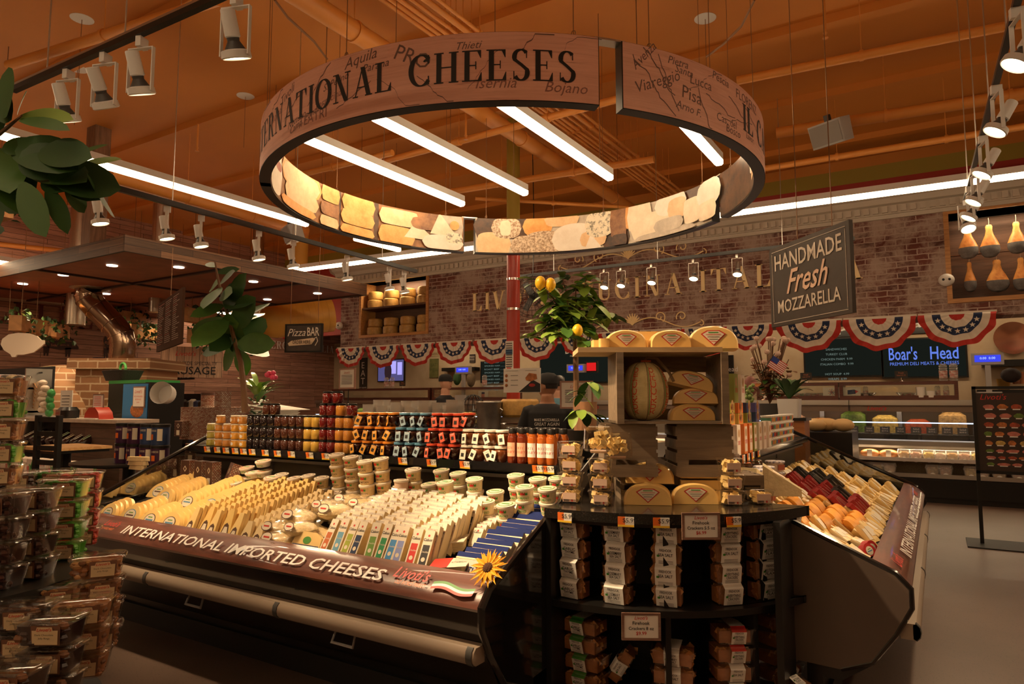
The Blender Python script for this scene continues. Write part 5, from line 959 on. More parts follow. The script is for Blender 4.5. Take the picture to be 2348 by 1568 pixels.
# ================================================================ refrigerated cheese cases
bandw=wood('brown_band_wood',(.07,.02,.012),(.16,.05,.03),.32,(1,8,8),3,.05,coat=.3)
CL=3.55
ML=Matrix.Translation((-5.15,2.36,0)); MR=Matrix.Translation((-.14,3.6,0))@Euler((0,0,PI/2)).to_matrix().to_4x4()
SL=.455
def ztop(u): return .75+SL*(u-.14)
endp=[(0,.58),(0,.66),(.05,.715),(.14,.75),(1.13,ztop(1.13)),(1.3,ztop(1.13)),(1.3,.3),(.3,.26),(.17,.31),(.07,.45)]
def decz(u): return .655+(u-.16)*.24
def case(Mx,L,lab,words,near_end_panel,far_glass=True,flip=False):
    t_=thing('cheese_case',lab,'refrigerated case',Mx.translation,Mx.to_euler().z)
    MB().ext([(.02,.64),(-.002,.652),(-.002,.643)],.03,L-.03).obj('front_lip',chrome,t_)
    MB().ext([(.01,.645),(.07,.45),(.09,.45),(.09,.64)],.03,L-.03).obj('front_panel',blackg,t_)
    MB().ext([(.07,.45),(.16,.3),(.3,.2),(.38,.2),(.38,.0),(.45,0),(.45,.5),(.12,.5)],.03,L-.03).obj('lower_front',black,t_)
    MB().ext([(.36,.12),(.38,.12),(.38,.0),(.36,.0)],.03,L-.03).obj('kick_plate',blackm,t_)
    q=MB(); q.ext([(0,.652),(.012,.675),(.04,.7),(.075,.722),(.115,.742),(.16,.75),(.16,.735),(.1,.66)],.03,L-.03); q.obj('wood_band',bandw,t_)
    MB().ext([(-.012,.505),(-.026,.49),(-.03,.47),(-.026,.45),(-.012,.435),(.05,.435),(.05,.505)],.03,L-.03).obj('bumper_rail',mat('bumper_tan',(.3,.23,.17),.45),t_)
    for j in (.0,.33,.66,1.0): MB().ext([(-.014,.508),(-.029,.492),(-.033,.47),(-.029,.448),(-.014,.432),(.0,.44),(.0,.5)],.03+(L-.1)*j,.06+(L-.1)*j).obj('rail_joint',dgrey,t_)
    for j in (.13,.43,.76):
        MB().tube([(L*j-.06,.09,.42),(L*j-.07,.06,.35),(L*j+.07,.06,.35),(L*j+.06,.09,.42)],.008,6,closed=True).obj('drawer_pull',greyp,t_)
    MB().ext([(.16,.6),(.16,decz(.16)),(1.12,decz(1.12)),(1.12,.6)],.03,L-.03).obj('deck',mat('deck_black',(.03,.028,.025),.5),t_)
    MB().box(.03,1.1,.6,L-.03,1.14,1.08).obj('back_wall',mat('case_inner',(.035,.028,.022),.4),t_)
    for j in range(1,4): 
        q=MB()
        for z in [.92+.02*i for i in range(8)]: q.box(L*j/4-.012,1.094,z,L*j/4-.004,1.102,z+.012); q.box(L*j/4+.004,1.094,z,L*j/4+.012,1.102,z+.012)
        q.obj('slotted_strip',dgrey,t_)
    MB().ext([(.98,1.1),(.98,1.147),(1.9,1.147),(1.9,1.08),(1.04,1.08)],.0,L).obj('top_shelf',black,t_)
    MB().box(0,.975,1.105,L,.985,1.15).obj('shelf_rail',blackg,t_)
    MB().box(.05,1.02,1.06,L-.05,1.06,1.08).obj('case_lamp',mat('case_lamp_off',(.1,.09,.08),.4),t_)
    for nm,a in (('end_panel',0),('end_panel',L-.03)):
        near=(a>0)!=flip
        if near or not far_glass: MB().ext(endp,a,a+.03).obj(nm,near_end_panel,t_)
        else:
            q=MB(); lo=[p for p in endp if p[1]<.7]; q.ext([(0,.58),(0,.66),(.14,.74),(1.13,decz(1.1)),(1.3,.85),(1.3,.3),(.3,.26),(.17,.31),(.07,.45)],a,a+.03); q.obj(nm,blackg,t_)
            MB().ext([(.14,.74),(1.13,ztop(1.13)-.01),(1.13,decz(1.1))],a+.01,a+.018).obj('end_glass',clear('end_glass_mirror',(.8,.78,.72),.38,.02),t_)
        MB().tube([(a+.015,u,z) for u,z in [(.3,.262),(.17,.315),(.07,.455),(.004,.58),(.004,.66),(.06,.72),(.14,.755),(.5,ztop(.5)+.003),(1.13,ztop(1.13)+.005)]],.017,8).obj('edge_trim',blackg,t_)
    return t_
lc=case(ML,CL,'long black open cheese case lettered INTERNATIONAL IMPORTED CHEESES at left',True,blackg)
rc_=case(MR,CL+.25,'black open cheese case at right, seen from its grey-brown end',True,mat('end_panel_brown',(.12,.085,.066),.45,var=.15,vs=3),flip=True)
# band writing
def bandtext(par,items,x0):
    for s_,x,w_,sz,mm,kw,dv in items:
        q=MB(); upv=Vector((0,.1,.075)); o=Vector((x,.012,.678))+upv.normalized()*dv-Vector((0,.6,-.8)).normalized()*.0
        nrm=Vector((0,-.6,.8)); q.text(s_,o+nrm*.012,X,upv,sz,0,'l',w=w_,**kw); q.obj('band_lettering',mm,par)
xs=lambda px,py:at(px,py,y=2.41).x+5.15
a_=xs(290,1190); b_=xs(885,1310)
bandtext(lc,[('INTERNATIONAL IMPORTED CHEESES',a_,b_-a_,.066,whitep,dict(bold=.012,shear=.12),.01),("Livoti's",xs(903,1305),.2,.06,redink,dict(bold=.03,shear=.3),.045),('OLD WORLD MARKET',xs(916,1320),.17,.022,orangei,dict(shear=.2),.012),("Livoti's",xs(242,1180),.16,.045,redink,dict(bold=.03,shear=.3),.045),('OLD WORLD MARKET',xs(243,1190),.14,.018,orangei,dict(shear=.2),.015)],0)
for x0,wd in ((xs(997,1330),.22),(xs(218,1175),.05)):
    for k_,mm in enumerate((greenink,whitep,redink)):
        q=MB(); q.sheet(lambda u,v:(x0+wd*u,.02+.055*.8*(0)+.0,.0) and tuple(Vector((x0+wd*u,.018,.684))+Vector((0,.8,.6))*(.045-.013*k_-.013*v+.01*sin(u*6.3))+Vector((0,-.6,.8))*.013),14,1); q.obj('flag_ribbon',mm,lc)
L2=CL+.25
def bt2(s_,a0,a1,sz,mm,dv,**kw): 
    q=MB(); upv=Vector((0,.1,.075)); q.text(s_,Vector((a0,.012,.678))+upv.normalized()*dv+Vector((0,-.6,.8))*.012,X,upv,sz,0,'l',w=a1-a0,**kw); q.obj('band_lettering',mm,rc_)
bt2('INTERNATIONAL IMPORTED CHEESES',.55,3.0,.066,whitep,.01,bold=.012,shear=.12); bt2("Livoti's",.2,.4,.06,redink,.045,bold=.03,shear=.3); bt2("Livoti's",3.1,3.3,.06,redink,.045,bold=.03,shear=.3)
# price tags along the shelves
tagm=MB(); tagm.box(-.036,-.003,-.022,-.004,0,.022,0).box(-.004,-.003,-.022,.036,0,.022,1).box(-.036,-.0035,-.022,.036,-.0028,-.013,2).text('$5.99',(.016,-.0045,-.002),X,Z,.02,3); TAG=tagm.mesh([orangei,paper,yellowi,ink])
for i,px in enumerate((477,500,520,541,560,580,610,638,670,712,748,783,823,925,991,1067,1235,1258)):
    py=1016+(px-477)*.052; p=at(px,py,y=2.36+.972); o=bpy.data.objects.new('price_tag',TAG); COL.objects.link(o); o.location=(p.x,2.36+.968,1.125); o.rotation_euler=(R(12),0,0); tag(o,'orange, white and yellow shelf price tag under the jars, %s from the left'%nth(i+1),'price tag','price tags under the jars')
for i,(px,py) in enumerate(((1655,1020),(1686,1012),(1702,1004),(1713,1003),(1723,1001),(1737,997))):
    p=at(px,py,x=-.14-.972); o=bpy.data.objects.new('price_tag',TAG); COL.objects.link(o); put(o,(p.x+.004,p.y,1.125),PI/2); tag(o,'orange and white price tag on the right-hand shelf edge, %s from the left'%nth(i+1),'price tag','price tags on the right-hand shelf')
# ================================================================ cheeses
cw=[mat('cheese_%d'%i,c,.42,var=.12,vs=9,bm=.05,bs=50) for i,c in enumerate(((.84,.58,.2),(.86,.62,.25),(.84,.66,.36),(.82,.36,.05),(.4,.02,.02),(.02,.016,.014),(.75,.5,.2)))]
lblw=mat('label_white',(.72,.64,.5),.55); lblb=mat('label_blue',(.1,.25,.4),.5); lblk=mat('label_dark',(.1,.05,.03),.5); lblg=mat('label_green',(.15,.3,.05),.5)
def disc(q,c,rx,ry,m,nrm='y',n=16,y=0):
    q.add([(c[0]+rx*cos(2*PI*i/n),y,c[1]+ry*sin(2*PI*i/n)) for i in range(n)],[tuple(range(n))],m)
def wedge(th,mc,kind=0,r=.115,h=.12,rim=lblk,ink_=lblb):
    """half-round slab of cheese standing on its flat side, face towards -y"""
    q=MB(); n=12; pts=[(r*cos(PI*i/n),h*sin(PI*i/n)) for i in range(n+1)]; q.ext([(a,b) for a,b in pts],0,th,'y'); l_=MB(); 
    disc(l_,(0,h*.42),r*.52,h*.34,0,y=-.0015); disc(l_,(0,h*.42),r*.46,h*.3,1,y=-.0022); l_.box(-r*.34,-.003,h*.36,r*.34,-.0025,h*.44,2); l_.box(-r*.2,-.003,h*.52,r*.2,-.0025,h*.58,3)
    return ('cheese_wedge',None,[('cheese',q.mesh(mc),[]),('label',l_.mesh([rim,lblw,ink_,lblg]),[])])
def tri(th,mc,w=.05,h=.17,lab=True):
    q=MB(); q.ext([(-w,0),(w,0),(w*.45,h),(-w*.3,h)],0,th,'y'); l_=MB(); l_.add([(-w*.7,-.0015,.01),(w*.7,-.0015,.01),(w*.4,-.0015,h*.42),(0,-.0015,h*.5),(-w*.4,-.0015,h*.42)],[(0,1,2,3,4)],0); l_.add([(-w*.5,-.002,.02),(w*.5,-.002,.02),(w*.25,-.002,h*.36),(-w*.25,-.002,h*.36)],[(0,1,2,3)],1)
    return ('cheese_wedge',None,[('cheese',q.mesh(mc),[])]+([('label',l_.mesh([lblk,lblw]),[])] if lab else []))
def bar(c,w=.052,h=.19,th=.034,mc=None):
    q=MB(); q.box(-w/2,0,0,w/2,th,h); l_=MB(); l_.box(-w/2-.0005,-.0015,.0,w/2+.0005,0,h,0); l_.add([(-w*.36,-.002,.015),(w*.36,-.002,.015),(w*.36,-.002,h*.62),(-w*.36,-.002,h*.62)],[(0,1,2,3)],1); l_.text('Cabot',(0,-.0025,h*.72),X,Z,.014,2,bold=.02); disc(l_,(0,h*.86),.006,.006,3,y=-.0022); l_.text('Cheddar',(0,-.0028,h*.42),X,Z,.009,0); disc(l_,(0,h*.25),.011,.011,0,n=10,y=-.0026)
    tail=MB(); tail.ext([(-.02,0),(w+.0,0),(w*.5,.02)],0,.004,'y'); tail.M=Matrix()
    return ('cheese_bar',None,[('cheese',q.mesh(mc or cw[2]),[]),('label',l_.mesh([lblw,c,ink,redink]),[]),('wrapper_fin',MB().box(-w/2,th*.4,h,w/2,th*.5,h+.015).mesh(clh),[])])
def row(P,Mx,a,u,n,du,tilt,lab,cat,group,da=0,jz=0,rz=0,zoff=.03,hz=0):
    Re=Mx.to_3x3(); ez=Mx.to_euler().z
    for i in range(n):
        uu=u+du*i; aa=a+da*i+U(-.004,.004); z=decz(uu)+zoff+hz*i; p=Mx@Vector((aa,uu,z)); Pi=P[i%len(P)] if isinstance(P,list) else P
        o=inst(Pi,p,lab+(', front of its row' if i==0 else ', %s back in its row'%nth(i+1)) if n>1 else lab,cat,rz=0,group=group)
        o.rotation_euler=(Euler((0,0,ez+rz+U(-.06,.06))).to_matrix()@Euler((-tilt+U(-.05,.05),0,0)).to_matrix()).to_euler()
def LA(px,py,z=.82): return at(px,py,z=z).x+5.15
# rounded half wedges at far left
wy=[wedge(.024,cw[0],ink_=lblb),wedge(.024,cw[0],ink_=lblk,rim=lblb)]
for j,(a,u,n,w) in enumerate(((.28,.2,4,'nearest the left glass'),(.52,.22,6,'second row from the left glass'),(.78,.2,5,'third row from the left glass'),(.42,.52,8,'behind the front wedges at far left'),(.72,.5,11,'fourth row, long, from the left glass'),(.98,.5,11,'fifth row, long, from the left glass'),(1.0,.2,7,'short row beside the tall triangles'),(.2,.6,9,'back row along the left glass'))):
    row(wy[j%2:]+wy[:j%2],ML,a,u,n,.036,.5,'half-round cheese wedge, '+w,'cheese','half-round wedges, '+w)
tp=[tri(.022,cw[1]),tri(.022,cw[0])]
for j in range(5):
    row(tp[j%2],ML,1.22+.105*j,.2+.03*(j%2),16,.036,.42,'tall narrow cheese wedge, %s triangle row from the left'%nth(j+1),'cheese','tall wedges, %s row'%nth(j+1))
wt_=tri(.02,cw[2],.05,.13)
for j in range(2): row(wt_,ML,1.75+.1*j,.2,14,.04,.4,'pale white cheese wedge, %s white row beside the bags'%nth(j+1),'cheese','white wedges, %s row'%nth(j+1))
# bags of grated cheese in cling wrap
gr=mat('grated_cheese',(.85,.66,.36),.6,var=.25,vs=50,bm=.6,bs=120)
def bagm(seed,w=.1,h=.07,d=.08):
    k=random.Random(seed); a=MB(); a.ball((0,0,h*.5),(w,d,h*.55),12,8); 
    for i,v in enumerate(a.v): a.v[i]=v*(1+k.uniform(-.05,.05))
    b=MB(); b.ball((0,0,h*.52),(w*1.06,d*1.08,h*.62),14,9); b.loft([(circ(.02,8),h*1.0),(circ(.015,8),h*1.15),(circ(.045,8),h*1.5)],0,(0,0))
    for i,v in enumerate(b.v): b.v[i]=v*(1+k.uniform(-.09,.09))
    l_=MB(); l_.M=Euler((R(-30),0,0)).to_matrix().to_4x4(); disc(l_,(0,0),.04,.026,0,y=0); disc(l_,(0,0),.035,.022,1,y=-.001); l_.box(-.02,-.002,-.004,.02,-.0015,.004,2)
    lm=l_.mesh([lblk,lblw,redink])
    return ('grated_cheese_bag',None,[('cheese',a.mesh(gr),[]),('bag',b.mesh(wrap,smooth=1.2),[])]),lm
bags=[bagm(i) for i in range(4)]
bp=[(1.98,.28,0),(2.1,.2,0),(1.95,.46,0),(2.13,.4,0),(1.98,.66,0),(2.14,.6,.0),(2.0,.4,.08),(2.12,.3,.07),(2.02,.58,.08),(2.16,.52,.08),(2.06,.72,.07),(2.18,.72,.05),(2.3,.62,.03),(2.24,.74,.02),(1.9,.34,.03)]
for i,(a,u,dz) in enumerate(bp):
    P,lm=bags[i%4]; o=inst(P,ML@Vector((a,u,decz(u)+dz)),'cling-wrapped bag of grated cheese in the heap by the triangles, %s'%(('front','second','third','fourth','fifth','sixth','seventh','eighth','ninth','tenth','eleventh','twelfth','thirteenth','fourteenth','last')[i]+' of the heap'),'cheese bag',rz=U(0,6),group='grated cheese bags',s=U(.95,1.15)); q=bpy.data.objects.new('label',lm); COL.objects.link(q); q.parent=o; q.rotation_euler=(0,0,-o.rotation_euler.z); q.location=Euler((0,0,-o.rotation_euler.z)).to_matrix()@Vector((0,-.085,.065))
# cheese board pack
a0=LA(735,1235,.75); t_=thing('cheese_board_pack','pack labelled ITALIAN CHEESE BOARD leaning at the case front','cheese',ML@Vector((a0,.19,.67)),0,rx=-.5); MB().ext([(-.12,0),(.12,0),(.1,.12),(.05,.145),(-.05,.145),(-.1,.12)],0,.03,'y').obj('cheese',cw[1],t_); q=MB(); q.box(-.1,-.002,.045,.1,-.001,.075,0); q.text('ITALIAN CHEESE BOARD',(0,-.003,.052),X,Z,.016,1,w=.18); q.box(-.1,-.002,.025,-.03,-.001,.038,2); q.box(-.02,-.002,.02,.09,-.001,.033,3); disc(q,(0,.1),.03,.02,2,y=-.002); q.obj('label',[mat('navy',(.03,.05,.13),.5),whitep,greenink,orangei],t_); MB().ext([(-.125,-.003),(.125,-.003),(.105,.125),(.05,.15),(-.05,.15),(-.105,.125)],-.004,.034,'y').obj('wrapper',wrap,t_)
# block cheddar bars in columns
bc=[((.5,.13,.04),'terracotta'),((.15,.35,.5),'pale blue'),((.35,.4,.05),'olive green'),((.02,.04,.1),'navy'),((.03,.3,.06),'green'),((.03,.27,.1),'deep green'),((.05,.25,.55),'bright blue'),((.25,.3,.6),'periwinkle'),((.6,.03,.02),'red'),((.02,.02,.02),'black')]
for j,px in enumerate((790,815,838,862,898,924,946,966,1003,1030)):
    c,nm=bc[j]; a=LA(px,1262+(px-790)*.12,.7); row(bar(mat('label_'+nm.replace(' ','_'),c,.45)),ML,a,.19+U(0,.02),11,.044,.5,'cheese bar with a %s label'%nm,'cheese bar',nm+'-labelled bars',da=.0,rz=U(-.1,.1),zoff=.05)
# further wrapped blocks behind
for j in range(4): row(bar(lblw,.06,.12),ML,LA(900,1150,.85)+.09*j+.1,.68,7,.04,.6,'small white wrapped block, %s column behind the bars'%nth(j+1),'cheese block','white blocks, %s column'%nth(j+1))
for j in range(3): row(bar(lblw,.06,.1),ML,LA(1065,1215,.8)+.1*j,.36+.08*j,9,.042,.6,'cream wrapped block, %s column beside the red-topped trays'%nth(j+1),'cheese block','cream blocks, %s column'%nth(j+1))
for i,(px,py,u) in enumerate(((1060,1270,.24),(1115,1225,.46),(1180,1185,.7))):
    a=LA(px,py,.78); t_=thing('sliced_cheese_tray','tray of sliced cheese with a red and white film, %s from the front'%nth(i+1),'cheese tray',ML@Vector((a,u,decz(u)+.03)),R(22),'sliced cheese trays',rx=.1,ry=-.1); MB().loft([(rr(.15,.1,.02),0),(rr(.17,.12,.02),.05)]).obj('tray',mat('sliced_cheese',(.85,.65,.35),.4,var=.3,vs=30,stretch=(1,1,5)),t_); q=MB(); q.box(-.09,-.065,.05,.09,.065,.054,0); q.box(-.09,-.066,.0542,.0,.066,.055,1); q.text('Cabot',(.045,-.01,.0556),X,Y,.022,2); q.obj('film',[lblw,redink,ink],t_)
# party trays
ptm=MB(); ptm.box(-.1,0,0,.1,.03,.15,0); ptm.box(-.101,-.001,.126,.101,.0,.1505,1); ptm.box(-.101,-.0005,.15,.101,.014,.151,1); ptm.box(-.101,-.0015,.116,.101,.0,.123,2); l2=MB(); l2.text('PARTY TRAY',(.015,-.003,.05),X,Z,.03,0,bold=.02,w=.13); l2.box(-.09,-.002,.045,-.055,-.001,.085,0)
PTM=('party_tray',None,[('box',ptm.mesh([mat('party_white',(.6,.52,.42),.7),mat('party_blue',(.012,.025,.13),.75,spec=.15),mat('party_orange',(.8,.4,.1),.4)]),[]),('lettering',l2.mesh(mat('party_blue',(.012,.025,.13),.75,spec=.15)),[])])
row(PTM,ML,LA(1135,1275,.74)+.06,.19,17,.05,.75,'blue and white boxed party tray by the black end panel','cheese tray','party trays',da=-.0)
# sunflower on the lip
p=at(1120,1303,y=2.45); t_=thing('sunflower','yellow artificial sunflower on the case corner','flower',p,0,rx=R(50)); q=MB()
for ring,(n,r0,zz) in enumerate(((16,.075,0),(14,.06,.008))):
    for i in range(n): q.M=Euler((0,0,2*PI*i/n+ring*.2)).to_matrix().to_4x4()@Matrix.Translation((0,.018,zz)); q.add([(0,0,0),(.011,.02,.006),(0,r0,.002),(-.011,.02,.006),(0,.02,0)],[(0,1,4),(1,2,4),(2,3,4),(3,0,4)])
q.obj('petals',mat('petal_yellow',(.85,.42,.02),.5),t_); MB().ball((0,0,.006),(.024,.024,.012),12,6).obj('centre',mat('flower_brown',(.08,.03,.01),.9,bm=.8,bs=120),t_)
# tubs at the back
def tub(col,lid,r=.05,h=.065,txt='PARMESAN',tc=greenink):
    a=MB(); a.lathe([(r*.84,0),(r*.95,h)],22); b=MB(); b.lathe([(r,h-.008),(r*1.04,h-.006),(r*1.04,h+.004),(r*.95,h+.006)],22); c=MB(); c.lathe([(r*.8,h+.0065),(r*.8,h+.0072)],20,0); c.lathe([(r*.7,h+.0073),(r*.7,h+.0078)],20,1); c.box(-r*.5,-r*.12,h+.008,r*.5,r*.12,h+.0085,2)
    d=MB(); 
    def mp(x,z): return Vector((r*.915*sin(x/r),-r*.935*cos(x/r),z+h*.2))
    d.text(txt,0,X,Z,.013,0,bold=.03,map=mp); 
    for i in range(8):
        x=-.03+.0075*i; d.add([mp(x,.022),mp(x+.0075,.022),mp(x+.0075,.032+.006*(i%2)),mp(x,.032+.004*((i+1)%2))],[(0,1,2,3)],1 if 1<i<6 else 2)
    return ('cheese_tub',None,[('tub',a.mesh(col),[]),('lid',b.mesh(mat('tub_lid',(.72,.64,.52),.4)),[('lid_label',c.mesh([lid,lblw,tc]),[])]),('label',d.mesh([tc,redink,greenink]),[])])
gt=mat('tub_parmesan',(.8,.6,.3),.5,var=.3,vs=40); T1=tub(gt,lblk,tc=lblk); T2=tub(mat('tub_romano',(.82,.68,.42),.5,var=.2,vs=40),lblg,txt='ROMANO'); T3=tub(whitep,orangei,.055,.035,'RICOTTA'); T4=tub(mat('tub_pink',(.7,.5,.36),.5),lblk,.045,.11,'FRESH',lblk)
def tubs(P,spots,lab,group,s=1.0):
    for i,(px,py,u,k,n) in enumerate(spots):
        a=LA(px,py,.9) if isinstance(px,int) and px>20 else px
        a=at(px,py,y=2.36+u).x+5.15
        for j in range(n): inst(P,ML@Vector((a,u-.012*j,decz(u)+.03+k+j*.072*s)),'%s, %s stack from the left, %s'%(lab,nth(i+1),lvl(j,n)) if n>1 else '%s, single, %s spot from the left'%(lab,nth(i+1)),'cheese tub',rz=U(-.25,.25),rx=.17,group=group,s=s)
tubs(T1,((782,1100,.93,.0,4),(815,1100,.9,.0,4),(848,1100,.84,.0,4),(884,1110,.9,0,4),(955,1110,.95,0,3)),'tub of grated parmesan with dark-ringed lid','tall stacks of parmesan tubs')
inst(T4,ML@Vector((at(920,1110,y=2.36+.84).x+5.15,.84,decz(.84)+.095)),'tall pink-beige tub standing among the parmesan tubs','cheese tub'); inst(T1,ML@Vector((at(922,1150,y=2.36+.84).x+5.15,.84,decz(.84)+.02)),'parmesan tub under the tall pink-beige tub','cheese tub')
tubs(T1,((650,1130,.9,0,2),(680,1130,.86,0,2),(712,1125,.92,0,2),(742,1128,.9,0,2),(770,1130,.84,0,1)),'short parmesan tub beside the tall stacks','short parmesan tubs',.95)
tubs(T2,((990,1130,.93,0,2),(1020,1130,.98,0,3),(1030,1130,.8,0,3),(1058,1130,.95,0,3),(1095,1130,.88,0,3),(1075,1160,.74,0,2),(1118,1150,.76,0,2),(1165,1150,.74,0,2),(1140,1130,.9,0,2),(1190,1130,.98,0,3),(1210,1130,.82,0,3),(1240,1130,.95,0,3),(1262,1130,.82,0,3),(1285,1130,.98,0,3)),'tub of romano with green and white lid','romano tubs',.98)
tubs(T3,((538,1110,.86,.02,1),(560,1112,.78,.02,1),(585,1100,.9,.02,2),(610,1095,.94,.02,3),(628,1105,.84,.02,2),(570,1100,.98,.02,2),(648,1112,.95,.0,1)),'flat white round cheese tub','flat white tubs')
# brown patterned cartons in the case and on the shelf
m,t,o=nt('patterned_carton'); co=coords(t); mp=N(t,'Mapping'); t.links.new(co,mp.inputs[0]); bb=N(t,'TexBrick'); bb.inputs['Scale'].default_value=1; bb.inputs['Brick Width'].default_value=.02; bb.inputs['Row Height'].default_value=.011; bb.inputs['Mortar Size'].default_value=.0022; bb.inputs['Color1'].default_value=(.6,.5,.4,1); bb.inputs['Color2'].default_value=(.35,.12,.06,1); bb.inputs['Mortar'].default_value=(.06,.025,.02,1)
s_=N(t,'SeparateXYZ'); t.links.new(co,s_.inputs[0]); ad=N(t,'Math',operation='ADD'); t.links.new(s_.outputs[0],ad.inputs[0]); t.links.new(s_.outputs[1],ad.inputs[1]); cbn=N(t,'CombineXYZ'); t.links.new(ad.outputs[0],cbn.inputs[0]); t.links.new(s_.outputs[2],cbn.inputs[1]); t.links.new(cbn.outputs[0],bb.inputs['Vector']); bsdf(t,o,bb.outputs[0],.45); pat=m
brn=mat('carton_brown',(.07,.03,.02),.45)
def carton(w,d,h,front=True):
    q=MB(); q.box(-w/2,-d/2,0,w/2,d/2,h,0); l_=MB(); l_.box(-w/2+.004,-d/2-.001,.004,w/2-.004,-d/2,h-.004,0); l_.box(-w*.2,-d/2-.002,h*.08,w*.2,-d/2-.001,h*.4,1); disc(l_,(0,h*.68),w*.2,w*.24,1,y=-d/2-.002,n=4); disc(l_,(0,h*.68),w*.13,w*.16,0,y=-d/2-.0025,n=4)
    return ('patterned_carton',None,[('box',q.mesh(pat),[])]+([('brown_front',l_.mesh([brn,lblw]),[])] if front else []))
for i,(px,dz,rz_,rx_) in enumerate(((432,0,.1,0),(462,0,0,0),(488,0,-.1,0),(520,.0,-.4,-.35))): inst(carton(.1,.07,.2),ML@Vector((at(px,1110,y=2.36+.9).x+5.15,.9,decz(.9)+.01)),'brown patterned pasta carton in the case back, %s from the left'%nth(i+1),'carton',rz=rz_,rx=rx_,group='brown cartons in the case')
# ================================================================ jars on the top shelf
SZ=1.147; SY=2.36+1.05
def jar(r,h,c,lid,lc_,label=0,hexa=False,tagc=None,kind='jar'):
    n=20; body=MB(); body.lathe([(r*.86,0),(r,h*.06),(r,h*.74),(r*.8,h*.86)],n) if not hexa else body.lathe([(r*.62,0),(r*.78,h*.15),(r*1.0,h*.62),(r*.95,h*.72),(r*.72,h*.84)],8)
    if lid=='flat': pass
    l_=MB().lathe([(r*.86,h*.84),(r*.9,h*.86),(r*.9,h*.98),(r*.84,h)],n)
    P=[('jar_body',body.mesh(c,smooth=.9),[]),('lid',l_.mesh(lc_),[])]
    q=MB()
    def mp(x,z): return Vector((r*1.012*sin(x/r),-r*1.012*cos(x/r),z))
    if label==1:
        for j in range(4): a=-.016; q.add([mp(a,h*(.62-.11*j)),mp(a+.02+.006*(j%3),h*(.62-.11*j)),mp(a+.02+.006*(j%3),h*(.65-.11*j)),mp(a,h*(.65-.11*j))],[(0,1,2,3)])
        P.append(('label_writing',q.mesh(whitep),[]))
    if label==2:
        for j in range(10): q.add([mp(.013*cos(j*PI/5)-.006,h*.45+.013*sin(j*PI/5)),mp(.013*cos((j+1)*PI/5)-.006,h*.45+.013*sin((j+1)*PI/5)),mp(-.006,h*.45)],[(0,1,2)])
        P.append(('label',q.mesh(paper),[]))
    if tagc:
        a=U(-.5,.5); q.M=Matrix.Translation((U(-.25,.25)*r,-r*1.08,h*.72))@Euler((R(-8),a,U(-.3,.3))).to_matrix().to_4x4(); q.box(-.019,-.002,-.058,.019,.002,.0,0); q.box(-.011,-.003,-.042,.008,-.002,-.02,1); q.box(-.013,-.003,-.01,.013,-.002,-.007,2); P.append(('hang_tag',q.mesh([tagc,ink,whitep]),[]))
    return (kind,None,P)
jm=lambda n_,c:mat('jam_'+n_,c,.12,var=.3,vs=20,coat=.5)
jb=black
cols=[]
kinds={'dk':(jar(.037,.083,jm('black',(.015,.008,.008)),0,jb,1),'nearly black jam jar'),'br':(jar(.037,.083,jm('brown',(.07,.02,.01)),0,jb,1),'dark brown jam jar'),'rd':(jar(.037,.083,jm('red',(.16,.01,.008)),0,jb,1),'dark red jam jar'),'yl':(jar(.037,.083,jm('yellow',(.6,.36,.06)),0,jb,1),'yellow mustard-coloured jar'),'og':(jar(.037,.083,jm('orange',(.65,.27,.04)),0,jb,1),'orange marmalade jar')}
seq=['dk','dk','dk','dk','br','br','br','br','yl','yl','rd','rd','og','og']
sx0=at(578,960,y=SY).x; sx1=at(800,960,y=SY).x
for i,k_ in enumerate(seq):
    x=sx0+(sx1-sx0)*i/(len(seq)-1)
    for j in range(3): P,nm=kinds[k_]; inst(P,(x,SY,SZ+j*.085),'%s, black lid, %s column right of the small jars, %s'%(nm,nth(i+1).replace('first','one').replace('second','two') if 0 else nth(i+1),lvl(j,3)),'jar',rz=U(-.5,.5),group='jam jars, column %s'%nth(i+1))
for i,(px,k_,j) in enumerate(((615,'br',3),(632,'br',3),(745,'rd',3),(762,'rd',3),(783,'og',3),(808,'rd',3),(752,'rd',4),(775,'rd',4))): P,nm=kinds[k_]; inst(P,(at(px,910,y=SY).x,SY+.0,SZ+.085*j),nm+' standing on top of the jam rows, extra %s from the left'%nth(i+1),'jar',rz=U(-.5,.5),group='extra jam jars on top')
sm=[(jar(.034,.058,jm('olive',(.3,.25,.04)),0,cream,2),'small olive-green jar'),(jar(.034,.058,jm('honey',(.5,.2,.03)),0,cream,2),'small honey-brown jar'),(jar(.034,.058,jm('amber',(.65,.3,.03)),0,cream,2),'small amber jar')]
for i,px in enumerate((484,503,521,540,559)):
    for j in range(3): P,nm=sm[0 if i==0 else 1 if i<3 else 2]; inst(P,(at(px,990,y=SY).x,SY,SZ+j*.06),'%s with white lid, stack %s from the left, %s'%(nm,nth(i+1),lvl(j,3)),'jar',rz=U(-.5,.5),group='small white-lidded jars')
for px in (507,540,557): inst(sm[1][0],(at(px,950,y=SY).x,SY,SZ+.18),'small honey jar placed on top of the white-lidded stacks, %s'%{507:'left one',540:'middle one',557:'right one'}[px],'jar',s=1.1)
oj=jm('onion',(.05,.015,.008)); cj=jm('caramel',(.18,.05,.012))
